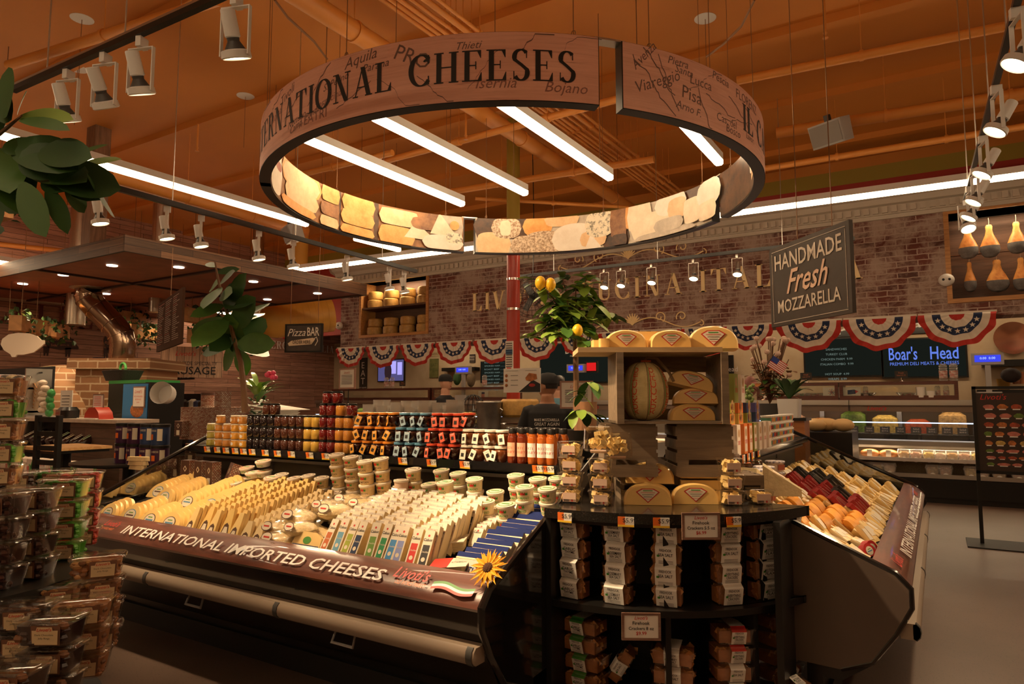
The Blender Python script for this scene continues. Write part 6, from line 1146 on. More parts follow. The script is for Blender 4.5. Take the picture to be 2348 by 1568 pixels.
sets=[('orange-lidded',(820,845,870,892),mat('lid_orange',(.75,.25,.02),.45),mat('tag_orange',(.85,.4,.05),.5),oj,3),('blue-lidded',(918,943,966),mat('lid_blue',(.09,.24,.35),.45),mat('tag_blue',(.3,.42,.5),.5),oj,3),('red-lidded',(993,1018,1043),mat('lid_red',(.7,.08,.03),.45),mat('tag_red',(.8,.15,.08),.5),oj,3),('white-lidded',(1073,1099,1124,1150),mat('lid_white',(.75,.68,.58),.45),mat('tag_white',(.78,.72,.6),.5),cj,2)]
for nm,pxs,lm_,tm_,cm_,nr in sets:
    for i,px in enumerate(pxs):
        for j in range(nr):
            inst(jar(.046,.092,cm_,0,lm_,0,True,tm_,'hexagonal_jar'),(at(px,1000,y=SY-.02).x,SY-.02+(.05 if j==2 else .015*j),SZ+j*.0935),'hexagonal %s jar with hang tag, %s of its colour from the left, %s'%(nm,nth(i+1),lvl(j,nr)),'jar',rz=U(-.3,.3),group=nm+' hexagonal jars')
for i,(px,lm_,tm_,w) in enumerate(((1062,sets[2][2],sets[2][3],'red-lidded'),)): inst(jar(.046,.092,oj,0,lm_,0,True,tm_,'hexagonal_jar'),(at(px,950,y=SY).x,SY+.06,SZ+.19),'hexagonal red-lidded jar at the right end of the top tier','jar')
hb=lambda c,lm,txt:('honey_bottle',None,[('bottle',MB().lathe([(.024,0),(.028,.01),(.028,.13),(.02,.15),(.018,.155)],18).mesh(c),[]),('cap',MB().lathe([(.022,.152),(.022,.175),(.02,.178)],16).mesh(black),[]),('label',(lambda q,mp:(q.sheet(lambda u,v:mp(-.03+.06*u,.035+.07*v),8,1,0),q.text(txt[0],0,X,Z,.015,1,bold=.02,map=lambda x,z:mp(x,z+.072)*1),q.text(txt[1],0,X,Z,.013,1,bold=.02,map=lambda x,z:mp(x,z+.052)),q)[-1])(MB(),lambda x,z:Vector((.0284*sin(x/.028),-.0284*cos(x/.028),z))).mesh([lm,redink]),[])])
H1=hb(jm('hot',(.2,.03,.008)),mat('honey_label_pink',(.75,.45,.3),.5),('HOT','HONEY')); H2=hb(jm('hotamber',(.5,.12,.015)),paper,('HOT','HONEY'))
for i,px in enumerate((1176,1198,1222,1244,1265,1280)): inst(H1 if i<2 else H2,(at(px,1010,y=SY-.03).x,SY-.03+(.06 if i==5 else 0),SZ),'bottle of hot honey, %s from the left%s'%(nth(i+1),', with pink label' if i<2 else ''),'bottle',rz=U(-.3,.3),group='hot honey bottles',s=1.12)
for i,px in enumerate((1170,1190,1210,1235,1255,1275)): inst(H2,(at(px,1010,y=SY+.1).x,SY+.1,SZ),'bottle of hot honey in the second row, %s from the left'%nth(i+1),'bottle',group='hot honey bottles, second row',s=1.12)
# tubes added unseen behind the bulkhead to brighten the back wall; niche lamps
for i in range(7): linear('added tube light hidden above the deli work area, %s from the left'%nth(i+1),(-12+i*2.3,14.2),(-10.4+i*2.3,14.2),3.12,'added lights above the deli work area')
def area(p,sx,sy,e,rx=0,rz=0,col=(1,.72,.42)):
    l=bpy.data.lights.new('area_lamp','AREA'); l.shape='RECTANGLE'; l.size=sx; l.size_y=sy; l.energy=e; l.color=col; o=bpy.data.objects.new('area_lamp',l); COL.objects.link(o); o.location=p; o.rotation_euler=(rx,0,rz)
area(((P0+P1)/2,BY+.1,PZ1-.02),1.2,.15,20,R(10)); area(((Q0+Q1)/2,BY+.05,QZ1-.02),1.4,.12,13,R(10))
linear('added fill tube light out of view over the far left aisle',(-15.2,-1.5),(-15.2,.9),3.75)  # unseen tube added to brighten the plank wall
sc.view_settings.exposure=0.5

for x in ux:
    area((x+1.2,12.45,1.42),2.2,.12,4); area((x+1.2,12.2,.79),2.2,.08,9,R(-15))
sc.cycles.transparent_max_bounces=20
# ================================================================ products of the right-hand case
rw=[wedge(.026,cw[3],r=.09,h=.1,rim=lblk),wedge(.026,cw[0],r=.09,h=.1,rim=lblb)]
blk=lambda m,w=.06,d=.03,h=.14:('wrapped_block',None,[('cheese',MB().loft([(rr(w,d,.008),0),(rr(w,d,.008),h)]).mesh(m),[]),('label',MB().box(-w*.4,-d/2-.002,h*.3,w*.4,-d/2-.001,h*.8).mesh(lblw),[])])
def row2(P,a,u,n,da,lab,cat,group,tilt=.5,lean=0,du=0,zo=0,rz=0):
    for i in range(n):
        aa=a+da*i; uu=u+du*i; z=decz(uu)+zo; Pi=P[i%len(P)] if isinstance(P,list) else P
        o=inst(Pi,MR@Vector((aa,uu,z)),lab+', %s from the near end'%nth(i+1),cat,group=group)
        o.rotation_euler=(Euler((0,0,PI/2+rz+U(-.1,.1))).to_matrix()@Euler((-tilt+U(-.08,.08),lean,0)).to_matrix()).to_euler()
inner=[(.2,'front'),(.32,'second'),(.45,'third')]
tan=blk(cw[6]); tan2=blk(cw[2],.07,.03,.11)
dr=blk(cw[4],.06,.035,.15); bk_=blk(cw[5],.06,.035,.17); og_=rw[0]; wx=wedge(.035,mat('cheese_redwax',(.5,.03,.03),.3),r=.07,h=.07,rim=lblw)
K={'t':(tan,'tan wrapped cheese block'),'c':(tan2,'cream cheese block'),'o':(og_,'orange half-round cheese'),'r':(dr,'dark red wrapped cheese stick'),'k':(bk_,'black wrapped cheese stick'),'y':(blk(cw[0],.06,.03,.12),'yellow cheese block'),'w':(wx,'red waxed cheese wedge'),'p':(blk(cw[1],.055,.035,.13),'pale yellow cheese block')}
pat_=['tctpctwwctppcpppcppcpppcppppcpppcppppcppppc',
'tptcptptcptooooooptrrrrrrrpppyppcyppyppcypp','tptcpptcpoooooooootrrrrrkkkkyypcyypyypcyypy','tpotptoooptooooootporrrrrrrrkkkkkkyypyyypyp',
'otpotooopoooptooptctyyrrrrrrrkkkkkkypyyypyy','yppyctpytpytpycpyyytypyyyrrrrrkkkkyyypyyyyp','pyypyypyytpypyypyypyypyypypypyypyypyypyypyy']
for r_,line in enumerate(pat_):
    u=.2+.118*r_
    for i,ch in enumerate(line):
        if r_>4 and i<13: continue
        if r_>3 and i<6 or (ch=='o' and i<1): continue
        a=.08+.083*i; P,nm=K[ch]; tl={'o':.35,'w':.35,'r':.8,'k':.8}.get(ch,U(.7,1.15))
        o=inst(P,MR@Vector((a+U(-.012,.012),u+U(-.01,.01),decz(u)+.012)),nm+', right case, %s row back, %s from the near end'%(nth(r_+1),nth(i+1)),'cheese',group=nm+'s in the right case, row %d'%(r_+1))
        o.rotation_euler=(Euler((0,0,PI/2+U(-.15,.15)+(.7 if ch=='o' else .5 if ch in 'rk' else U(-.35,.35)))).to_matrix()@Euler((-tl+U(-.12,.12),U(-.1,.1),0)).to_matrix()).to_euler()
# mottled-lid tubs and black trays near the counter
ml_=mat('speckled_lid',(.75,.68,.62),.5,var=.85,vs=60,col2=(.05,.05,.12)); TB=('speckled_tub',None,[('tub',MB().lathe([(.05,0),(.058,.06)],18).mesh(cream),[]),('lid',MB().lathe([(.063,.058),(.066,.062),(.066,.07),(.06,.074)],18).mesh(ml_),[]),('label',MB().box(-.03,-.058,.015,.03,-.054,.05).mesh(mat('label_rust',(.3,.08,.04),.5)),[])])
for i,(px,py,n) in enumerate(((1735,1105,3),(1770,1115,2),(1752,1092,3),(1785,1100,3))):
    p=at(px,py,z=1.0)
    for j in range(n): inst(TB,(at(px,py,x=-.95).x-.02*(i%2),at(px,py,x=-.95).y,.93+.075*j-.06),'cheese tub with blue-speckled lid beside the counter, stack %s, %s'%(nth(i+1),lvl(j,n)),'cheese tub',group='speckled-lid tubs',rz=1)
BT=('black_tray',None,[('tray',MB().loft([(rr(.17,.12,.03),0),(rr(.2,.15,.03),.045)]).mesh(black),[]),('lid',MB().loft([(rr(.2,.15,.03),.045),(rr(.18,.13,.03),.065)]).mesh(clear('tray_lid',(.8,.8,.8),.35,.05)),[])])
for i,(a,u,n) in enumerate(((.62,.98,5),(.85,.96,4),(1.1,.95,4))):
    for j in range(n): inst(BT,MR@Vector((a,u,decz(u)+.068*j)),'black tray with shiny clear lid in the right case, stack %s, %s'%(nth(i+1),lvl(j,n)),'food tray',group='black trays, right case',rz=.3)
# ================================================================ round granite counter with cracker shelves
CC=Vector((-1.5,3.85,0)); CRD=.985
def fan(r,z0,z1,extra=0):
    pts=[(-1.6,3.85),(-1.6,CC.y-r)]+[(CC.x+r*cos(R(a)),CC.y+r*sin(R(a))) for a in range(-90,-13,5)]+[(CC.x+r*cos(R(-14.5)),3.58),(-1.18,3.58),(-1.18,3.85)]
    q=MB(); q.prism(pts,z0,z1); return q
t_=thing('end_counter','rounded end counter with black granite top and open cracker shelves','counter',(0,0,0))
m,t,o=nt('granite'); co=coords(t); c=ramp(t,noise(t,co,160,3,.8),[(.5,(.012,.011,.01)),(.66,(.03,.027,.024)),(.74,(.3,.26,.22))]); bsdf(t,o,c,.18,coat=.3); granite=m
fan(CRD,.955,1.0).obj('granite_top',granite,t_); fan(CRD-.06,.93,.955).obj('apron',black,t_); fan(CRD-.03,.545,.575).obj('shelf',black,t_); fan(CRD-.03,.12,.15).obj('bottom_shelf',black,t_); fan(CRD-.1,0,.12).obj('plinth',blackm,t_)
def wallpt(a,r0,r1,z0,z1,nm):
    d=Vector((cos(R(a)),sin(R(a)),0)); n=Vector((-d.y,d.x,0))*.012; q=MB(); q.loft([[tuple(CC+d*r+s*n+Z*z) for r,s in ((r0,-1),(r1,-1),(r1,1),(r0,1))] for z in (z0,z1)]); q.obj(nm,black,t_)
MB().box(-1.6,2.88,0,-1.575,3.85,.955).obj('side_panel',black,t_); q=MB(); q.prism([(CC.x+.5*cos(R(a)),CC.y+.5*sin(R(a))) for a in range(-100,0,8)]+[(CC.x,CC.y)],0.12,.955); q.obj('core',blackm,t_)
for a in (-62,-30): wallpt(a,.45,.9,.575,.9,'divider')
for a in (-62,-36): wallpt(a,.45,.93,.15,.545,'divider')
MB().box(-.66,3.3,0,-.63,3.58,.955).obj('side_panel',black,t_)
# cracker packs
crk=[mat('cracker_%d'%i,c,.7,var=.4,vs=25) for i,c in enumerate(((.6,.26,.08),(.45,.17,.05),(.7,.36,.13)))]
shell=clear('pack_shell',(.96,.95,.92),.11,.08)
def crackers(w,d,h,seed,title,sub,acc,band=.5,top=False):
    k=random.Random(seed); a=MB()
    for i in range(46):
        x=k.uniform(-w/2+.02,w/2-.02); z=k.uniform(.012,h-.02); y=k.uniform(-d*.22,d*.4)
        if k.random()<.7: y=-d*.4+k.uniform(.016,.026)
        s=k.uniform(.018,.028); a.cb((x,y,z),(s*1.5,.004,s),k.randrange(3),ry=k.uniform(-.9,.9),rx=k.uniform(-.5,.5),rz=k.uniform(-.5,.5))
    a.box(-w/2+.015,-d/2+.022,.006,w/2-.015,d/2-.02,h-.02,1)
    b=MB(); b.loft([(rr(w*.86,d*.84,.02),0),(rr(w,d,.025),h-.014),(rr(w*1.04,d*1.05,.03),h-.013),(rr(w*1.04,d*1.05,.03),h-.006),(rr(w*.94,d*.94,.02),h)])
    l_=MB(); bw=w*band/2; sl=-.08*d; ymap=lambda v:-d*.42-.08*d*v/h*1.0-.004
    l_.add([(-bw,ymap(0),.004),(bw,ymap(0),.004),(bw,ymap(h)-.006,h-.016),(-bw,ymap(h)-.006,h-.016)],[(0,1,2,3)],0); l_.add([(-bw,ymap(h)-.006,h-.016),(bw,ymap(h)-.006,h-.016),(bw,-d*.38,h+.003),(-bw,-d*.38,h+.003)],[(0,1,2,3)],1 if top else 0)
    l_.add([(-bw,-d*.38,h+.003),(bw,-d*.38,h+.003),(bw,d*.4,h+.003),(-bw,d*.4,h+.003)],[(0,1,2,3)],0)
    f=lambda x,z:Vector((x,ymap(z)-.007*z/h-.003,z))
    l_.text('FIREHOOK',0,X,Z,h*.13,2,w=bw*1.2,bold=.02,map=lambda x,z:f(x,z+h*.66)); l_.text(title,0,X,Z,h*.15,2,w=bw*1.4,bold=.03,map=lambda x,z:f(x,z+h*.43))
    if sub: l_.text(sub,0,X,Z,h*.14,2,w=bw*1.2,bold=.03,map=lambda x,z:f(x,z+h*.27))
    for j in range(3): l_.add([f(-bw*.7,h*(.2-.06*j)),f(bw*.7,h*(.2-.06*j)),f(bw*.7,h*(.215-.06*j)),f(-bw*.7,h*(.215-.06*j))],[(0,1,2,3)],2)
    l_.add([f(-bw*.85,h*.4),f(-bw*.6,h*.4),f(-bw*.6,h*.5),f(-bw*.85,h*.5)],[(0,1,2,3)],3)
    return ('cracker_pack',None,[('crackers',a.mesh(crk,smooth=0),[]),('clear_box',b.mesh(shell),[]),('paper_band',l_.mesh([paper,acc,ink,greenink]),[])])
FL={'rosemary sea salt':('ROSEMARY','SEA SALT'),'garlic thyme':('GARLIC','THYME'),'sea salt':('SEA SALT',''),'everything':('EVERYTHING','CRACKERS'),'multigrain flax':('MULTIGRAIN','FLAX')}
CP={};
for i,(k_,v_) in enumerate(FL.items()): CP[k_]=crackers(.15,.11,.094,i,v_[0],v_[1],paper,.62)
for i,(k_,v_) in enumerate(FL.items()): CP[k_+'8']=crackers(.2,.16,.078,i+9,v_[0],v_[1],greenink if 'garlic' in k_ else redink if 'every' in k_ else paper,.34,True)
def stack(px,py,z,flav,dz,cn,lab,rz,group,r=None,ypl=None):
    p=at(px,py,z=z)
    if r:
        d=Vector((cf.x,cf.y,0)); v=at(px,py,d=1)-Vector((0,0,H)); ox,oy=-CC.x,-CC.y; A_=v.x**2+v.y**2;B_=2*(ox*v.x+oy*v.y);C_=ox*ox+oy*oy-r*r; D_=max(0,B_*B_-4*A_*C_); tt=(-B_-math.sqrt(D_))/(2*A_); p=Vector((v.x*tt,v.y*tt,z))
    n=len(flav)
    for j,f_ in enumerate(flav):
        inst(CP[f_],(p.x+U(-.005,.005),p.y+U(-.005,.005),z+dz*j),'pack of %s crackers, %s, %s'%(f_.replace('8',''),lab,lvl(j,n)),'cracker pack',rz=rz+U(-.05,.05),group=group)
rs,gt_,ss,ev,mg='rosemary sea salt','garlic thyme','sea salt','everything','multigrain flax'
for i,(px,fl,rz) in enumerate(((1320,(gt_,gt_,gt_,rs),-.12),(1420,(rs,rs,rs,rs),.0),(1533,(ss,ss,ss,ss),.2),(1668,(ev,ev,ss,ev),.72),(1748,(mg,mg,mg,mg),.95),(1806,(mg,mg,mg,mg),1.25))):
    stack(px,1390,.575,fl,.0925,0,'upper shelf, %s stack from the left'%nth(i+1),rz,'upper shelf crackers, %s stack'%nth(i+1),r=.85 if i<5 else .83)
for i,(px,fl,rz,r_) in enumerate(((1345,(gt_,)*4,-.05,.78),(1545,(ss,ss,rs),.25,.83),(1680,(ss,ss,ev,ev),.6,.83),(1785,(mg,ev,ev,mg),1.1,.8))):
    stack(px,1560,.15,[f+'8' for f in fl],.083,0,'lower shelf, %s stack from the left'%nth(i+1),rz,'lower shelf crackers, %s stack'%nth(i+1),r=r_)
o=inst(CP['sea salt8'],at(1440,1530,z=.23),'cracker pack leaning on its end between the lower stacks','cracker pack',rz=.2,ry=-1.0,s=.9); inst(CP['multigrain flax8'],(at(1842,1510,y=3.5).x,3.42,.16),'cracker pack standing upright at the right end of the lower shelf','cracker pack',rz=1.2,rx=-1.4,s=.9)
# framed price signs and tags on the counter edge
fr=wood('frame_wood',(.14,.07,.05),(.3,.17,.12))
for px,py,l2_,pr,w in ((1607,1206,'Crackers 5.5 oz','$6.99','hanging below the granite edge'),(1470,1436,'Crackers 8 oz','$9.99','hanging below the middle shelf')):
    p=at(px,py,y=2.84 if py>1300 else 2.93); p=at(px,py,d=p.length if False else (2.83 if py>1300 else 2.93)*1.0); d=Vector((cf.x,cf.y,0))
    a=(at(px,py,d=1)-Vector((0,0,H))); 
    ox,oy=-CC.x,-CC.y; rr3=1.0; A_=a.x**2+a.y**2;B_=2*(ox*a.x+oy*a.y);C_=ox*ox+oy*oy-rr3*rr3; tt=(-B_-math.sqrt(max(0,B_*B_-4*A_*C_)))/(2*A_); p=Vector((a.x*tt,a.y*tt,H+a.z*tt))
    t_=thing('price_sign','brown-framed white sign for crackers at %s, %s'%(pr,w),'price sign',p,R(30 if px<1500 else 34)); MB().box(-.08,-.002,-.055,.08,.004,.055).obj('card',paper,t_); q=MB()
    for b_ in ((-.085,-.006,-.058,.085,.004,-.048),(-.085,-.006,.048,.085,.004,.058),(-.085,-.006,-.048,-.074,.004,.048),(.074,-.006,-.048,.085,.004,.048)): q.box(*b_)
    q.obj('frame',fr,t_); q=MB(); q.text("Livoti's",(0,-.004,.03),X,Z,.015,0,shear=.3,bold=.02).text(pr,(0,-.004,-.035),X,Z,.015,0,bold=.02); q.obj('red_writing',redink,t_); MB().text('Firehook',(0,-.004,.008),X,Z,.015,0,bold=.02).text(l2_,(0,-.004,-.014),X,Z,.014,0,bold=.02).obj('black_writing',ink,t_)
for i,px in enumerate((1295,1435,1516,1597,1682)):
    py={1295:1167,1435:1181,1516:1183,1597:1178,1682:1180}[px]; a=(at(px,py,d=1)-Vector((0,0,H))); rr3=CRD+.006; A_=a.x**2+a.y**2;B_=2*(ox*a.x+oy*a.y);C_=ox*ox+oy*oy-rr3*rr3; tt=(-B_-math.sqrt(max(0,B_*B_-4*A_*C_)))/(2*A_); an=math.atan2(a.y*tt-CC.y,a.x*tt-CC.x)
    o=bpy.data.objects.new('price_tag',TAG); COL.objects.link(o); put(o,(a.x*tt,a.y*tt,.965),an+PI/2); tag(o,'orange price tag on the granite counter edge, %s from the left'%nth(i+1),'price tag','price tags on the granite edge')
# cubes of cheese in clear tubs
cube_c=mat('cube_cheese',(.84,.62,.26),.5)
def cubetub(seed,h=.075,w=.115,d=.1):
    k=random.Random(seed); a=MB()
    for i in range(34):
        a.cb((k.uniform(-w*.3,w*.3),k.uniform(-d*.28,d*.3),k.uniform(.014,h-.02)),(.02,.02,.02),0,k.uniform(0,1.5),k.uniform(0,.6),k.uniform(0,.6))
    b=MB(); b.loft([(rr(w*.84,d*.84,.015),0),(rr(w,d,.015),h-.01),(rr(w*1.08,d*1.08,.02),h-.009),(rr(w*1.08,d*1.08,.02),h-.003),(rr(w*.9,d*.9,.015),h)])
    l_=MB(); l_.box(-w*.28,-d*.46-.001,h*.14,w*.3,-d*.46,h*.72,0); 
    for j in range(9): l_.box(-w*.24+j*.0032,-d*.46-.002,h*.17,-w*.24+j*.0032+.0016,-d*.46-.001,h*.36,1)
    for j in range(2): l_.box(-w*.24,-d*.46-.002,h*(.5+.08*j),w*.24,-d*.46-.001,h*(.52+.08*j),1)
    l_.box(w*.1,-d*.46-.002,h*.17,w*.16,-d*.46-.001,h*.3,2); l_.box(-w*.28,-d*.44,h*.3,w*.3,-d*.5,h*.72,0)
    return ('cheese_cube_tub',None,[('cheese_cubes',a.mesh(cube_c,smooth=0),[]),('clear_tub',b.mesh(shell),[]),('label',l_.mesh([mat('label_pinkish',(.72,.5,.38),.5),ink,redink]),[])])
CT=[cubetub(i) for i in range(3)]
for i,(px,py,n,rz,dz) in enumerate(((1310,1152,4,.2,0),(1378,1158,3,.35,0),(1403,1130,3,.5,0),(1677,1158,3,.6,0),(1743,1155,1,.55,0))):
    p=at(px,py,z=1.0)
    for j in range(n): inst(CT[(i+j)%3],(p.x,p.y+(.05 if i==2 else .0),1.0+.076*j),'tub of cheese cubes on the granite top, %s stack%s'%(nth(i+1),', '+lvl(j,n) if n>1 else ''),'cheese cubes',rz=rz+U(-.05,.05),group='cheese cube tubs')
p=at(1378,1100,z=1.2); p2=at(1378,1158,z=1.0)
inst(cubetub(7,.06,.13,.12),(p2.x,p2.y-.01,1.3),'clear tub of cheese cubes tipped up on edge atop its stack','cheese cubes',rz=.3,rx=1.15); inst(cubetub(8,.06,.13,.12),(p2.x+.05,p2.y+.08,1.27),'second tipped tub of cheese cubes behind the first','cheese cubes',rz=.5,rx=1.2)
# half provolones
pvc=mat('provolone',(.86,.57,.2),.35,var=.12,vs=6,coat=.3)
def half(th=.07,r=.115,h=.1,edge=1):
    q=MB(); n=16; P_=[(r*cos(PI*i/n),h*math.sqrt(max(0,sin(PI*i/n)))**1.3) for i in range(n+1)]; s=.93
    sec=[[(a*f,y,b*f) for a,b in P_] for y,f in ((0,.93),(th*.15,1),(th*.8,1),(th,.9))]; q.loft(sec)
    l_=MB(); l_.add([(0,-.002,h*.1),(r*.5,-.002,h*.62),(r*.25,-.002,h*.78),(-r*.25,-.002,h*.78),(-r*.5,-.002,h*.62)],[(0,1,2,3,4)],1); l_.add([(0,-.003,h*.16),(r*.43,-.003,h*.61),(r*.22,-.003,h*.74),(-r*.22,-.003,h*.74),(-r*.43,-.003,h*.61)],[(0,1,2,3,4)],0)
    for j in range(4): l_.box(-r*(.3-.06*j),-.0042,h*(.58-.1*j),r*(.3-.06*j),-.004,h*(.6-.1*j),1 if j in(0,3) else 2)
    l_.box(-r*.2,-.0042,h*.66,r*.2,-.004,h*.7,3)
    return ('half_provolone',None,[('cheese',q.mesh(pvc,smooth=.9),[]),('label',l_.mesh([lblw,redink,ink,greenink]),[])])
HP=half()
def hp(px,py,z,lab,rz=.45,rx=-.08,s=1.0,dy=0,loc=None):
    p=loc or at(px,py,z=z); return inst(HP,(p[0],p[1]+dy,z),'half-round yellow cheese with diamond label, '+lab,'cheese',rz=rz,rx=rx,s=s,group=None)
hp(1486,1158,1.001,'front left on the granite top',.45,s=1.0); hp(1596,1156,1.001,'front right on the granite top',.5,s=1.0)
p=at(1470,1120,z=1.05); 
for i,(dx,dy,dz,w) in enumerate(((0,.09,0,'lower of the two behind the left one'),(0,.11,.09,'upper one, tilted back behind the left one'))): 
    b_=at(1486,1158,z=1.0); hp(0,0,1.0+dz,w,.4,-.05,1.05 if i else .98,loc=(b_.x-.03,b_.y+dy))
for i,w in enumerate(('lower slab','upper slab')):
    b_=at(1596,1156,z=1.0); t_=thing('cheese_slab','flat yellow cheese slab behind the front right half-round, '+w,'cheese',(b_.x-.02,b_.y+.13,1.001+i*.055+.06),.5); MB().loft([(rr(.2,.09,.01),0),(rr(.2,.09,.01),.045)]).obj('cheese',pvc,t_)
b_=at(1596,1156,z=1.0); tag(put(MB().loft([(rr(.19,.09,.01),0),(rr(.19,.09,.01),.055)]).obj('cheese_slab',pvc),(b_.x-.02,b_.y+.13,1.001),.5),'bottom yellow cheese slab under two others on the granite top','cheese')
pk=MB(); 
wedge_w=mat('wrapped_wedge',(.84,.68,.4),.25,var=.15,vs=14,bm=.3,bs=40,coat=.4)
for i,(px,py,w,L,rz) in enumerate(((1722,1120,.16,.2,1.2),(1785,1138,.18,.2,.2))):
    p=at(px,py,z=1.0); t_=thing('wrapped_cheese_wedge','large film-wrapped cheese wedge lying on the granite top, %s'%('behind the tub stack' if i==0 else 'pointing to the right end'),'cheese',(p.x,p.y+.08,1.0),rz); q=MB(); q.loft([[(-L*.45,-w/2,0),(L*.5,-w*.25,0),(L*.5,w*.25,0),(-L*.45,w/2,0)],[(-L*.45,-w/2,.12 if i==0 else .16),(L*.5,-w*.25,.035),(L*.5,w*.25,.035),(-L*.45,w/2,.12 if i==0 else .16)]]); q.obj('cheese',wedge_w,t_); MB().add([(-L*.2,-.035,.1 if i==0 else .127),(L*.1,-.03,.075 if i==0 else .092),(L*.1,.03,.075 if i==0 else .092),(-L*.2,.035,.1 if i==0 else .127)],[(0,1,2,3)]).obj('label',mat('label_pinkish',(.72,.5,.38),.5),t_)
# ================================================================ wooden crates
cwd=wood('crate_wood',(.13,.09,.055),(.22,.155,.1),.7,(1,10,10),2.4); cwd2=wood('crate_wood_pale',(.42,.27,.13),(.58,.4,.21),.65,(1,10,10),2.4)
CY_=at(1500,1090,x=None,z=None,y=3.45).y; th_=R(31)
def crate_pt(px,py,d=3.55): return at(px,py,d=d)
cd=3.42
A0=crate_pt(1420,1058,cd); A1=crate_pt(1588,1060,cd); zb=1.0+.125
base=thing('wooden_crate','flat slatted wooden crate lying on the granite top as a base','crate',(crate_pt(1540,1130,cd).x,crate_pt(1540,1130,cd).y+.22,1.0),th_)
for z in (.0,.075): 
    for y in (-.13,.13): MB().box(-.36,y-.008,z,.36 if z else .36,y+.008,z+.05).obj('slat',cwd,base)
for x in (-.36,.35): MB().box(x,-.13,0,x+.02,.13,.125).obj('end_board',cwd,base)
for y in (-.1,-.03,.04,.11): MB().box(-.36,y-.025,.113,.36,y+.025,.125).obj('top_slat',cwd,base)
def upcrate(px,w,lab,h=.262):
    p=crate_pt(px,1058,cd); t_=thing('wooden_crate',lab,'crate',(p.x,p.y+.12,zb),th_)
    q=MB(); n=12; hole=[(.055*cos(2*PI*i/n)*1.0,0) for i in range(n)]
    # end board with a hand-hole slot
    zs,z1=.06,.085; q.box(-w/2,-.13,0,w/2,-.115,zs).box(-w/2,-.13,z1,w/2,-.115,h).box(-w/2,-.13,zs,-w*.3,-.115,z1).box(w*.3,-.13,zs,w/2,-.115,z1); q.obj('end_board',cwd,t_)
    MB().box(-w/2,.115,0,w/2,.13,h).obj('end_board',cwd,t_)
    for j in range(4):
        for x in (-w/2-.008,w/2): MB().box(x,-.13,j*h/4+.005,x+.008,.13,(j+1)*h/4-.012).obj('side_slat',cwd,t_)
    return t_
upcrate(1417,.25,'upright crate with a hand slot, left support of the crate stack'); upcrate(1585,.27,'upright crate with a hand slot, right support of the crate stack')
zc=zb+.262+.002; pc=crate_pt(1502,945,cd); wC=.555; hC=.355; UP=thing('wooden_crate','open-fronted upper crate holding the big string-tied cheese','crate',(pc.x,pc.y+.16,zc),th_)
for nm,b_ in (('bottom_board',(-wC/2,-.17,0,wC/2,.17,.012)),('side_board',(-wC/2,-.17,0,-wC/2+.02,.17,hC)),('side_board',(wC/2-.02,-.17,0,wC/2,.17,hC)),('corner_post',(-wC/2,-.18,0,-wC/2+.035,-.165,hC)),('corner_post',(wC/2-.035,-.18,0,wC/2,-.165,hC)),('back_slat',(-wC/2,.16,.12,wC/2,.17,.2)),('back_slat',(-wC/2,.16,.27,wC/2,.17,hC)),('back_slat',(-wC/2,.16,.0,wC/2,.17,.07))): MB().box(*b_).obj(nm,cwd,UP)
tb_=thing('wooden_board','pale wooden board laid across the top of the crate stack','board',(pc.x-.05,pc.y+.15,zc+hC+.001),th_); MB().box(-.42,-.19,0,.3,.17,.025).obj('board',cwd2,tb_)
Rm=Euler((0,0,th_)).to_matrix()
def cl_(x,y,z): return Vector((pc.x,pc.y+.16,zc))+Rm@Vector((x,y,z))
# big tied cheese
m,t,o=nt('big_cheese_rind'); co=coords(t); bsdf(t,o,ramp(t,noise(t,co,14,5,.6),[(.3,(.6,.48,.2)),(.7,(.88,.76,.4))]),.45,nrm=bump(t,noise(t,coords(t,(6,6,60)),3,3),.3))
bc_=thing('large_tied_cheese','big oval cheese in the crate lettered AURICCHIO, bound with cord','cheese',cl_(-.115,-.02,.014),th_); n=36
def bcp(a,v): 
    zz=.15-.15*cos(PI*v); rad=.128*(sin(PI*v)**.75)*(1-.16*(v-.45)) * (1-.05*abs(cos(4.5*a))**6); return Vector((rad*sin(a),-rad*cos(a),zz*1.0))
q=MB(); q.sheet(lambda u,v:bcp(2*PI*u,.01+.98*v),72,24); q.obj('rind',m,bc_)
for k_,off,mm in (('red',-.1,redink),('green',-.16,greenink)):
    q=MB()
    for j in range(8): a=j*PI/4+.2; q.sheet(lambda u,v:bcp(a+off+.03*u,.2+.6*v)*1.006+Vector((0,0,-.001)),1,10)
    q.obj(k_+'_stripe',mm,bc_)
q=MB()
for j in range(8):
    a=j*PI/4+.2; q.text('AURICCHIO',0,X,Z,.032,0,'c',bold=.03,w=.17,map=lambda x,z,a=a:bcp(a+.13-z/.125,.5+x/.30)*1.008+Vector((0,0,-.0012)))
q.obj('lettering',mat('print_vermilion',(.75,.1,.03),.5),bc_)
q=MB(); 
for j in range(8): a=j*PI/4; q.tube([bcp(a,.02+.96*i/16)*1.0 for i in range(17)],.0025,5)
q.tube([(0,0,.3),(.02,0,.325),(.07,.01,.32),(.13,.0,.25),(.15,-.02,.2)],.008,6); q.obj('cord',mat('rope',(.3,.2,.1),.8,bm=.6,bs=200),bc_); MB().cb((0.01,-.01,.305),(.05,.02,.008)).obj('tag',orangei,bc_)
for i,(x,z,w) in enumerate(((.125,.014,'bottom'),(.145,.1,'middle'),(.12,.185,'top'))): o=hp(0,0,0,'inside the crate, %s of the three'%w,loc=(0,0)); o.location=cl_(x,-.08 if i==0 else -.05,z); o.rotation_euler=(-.15 if i else 0,0 if i!=2 else .25,th_+(-.15 if i else .05)); o.scale=(1.02,1.3,.85)
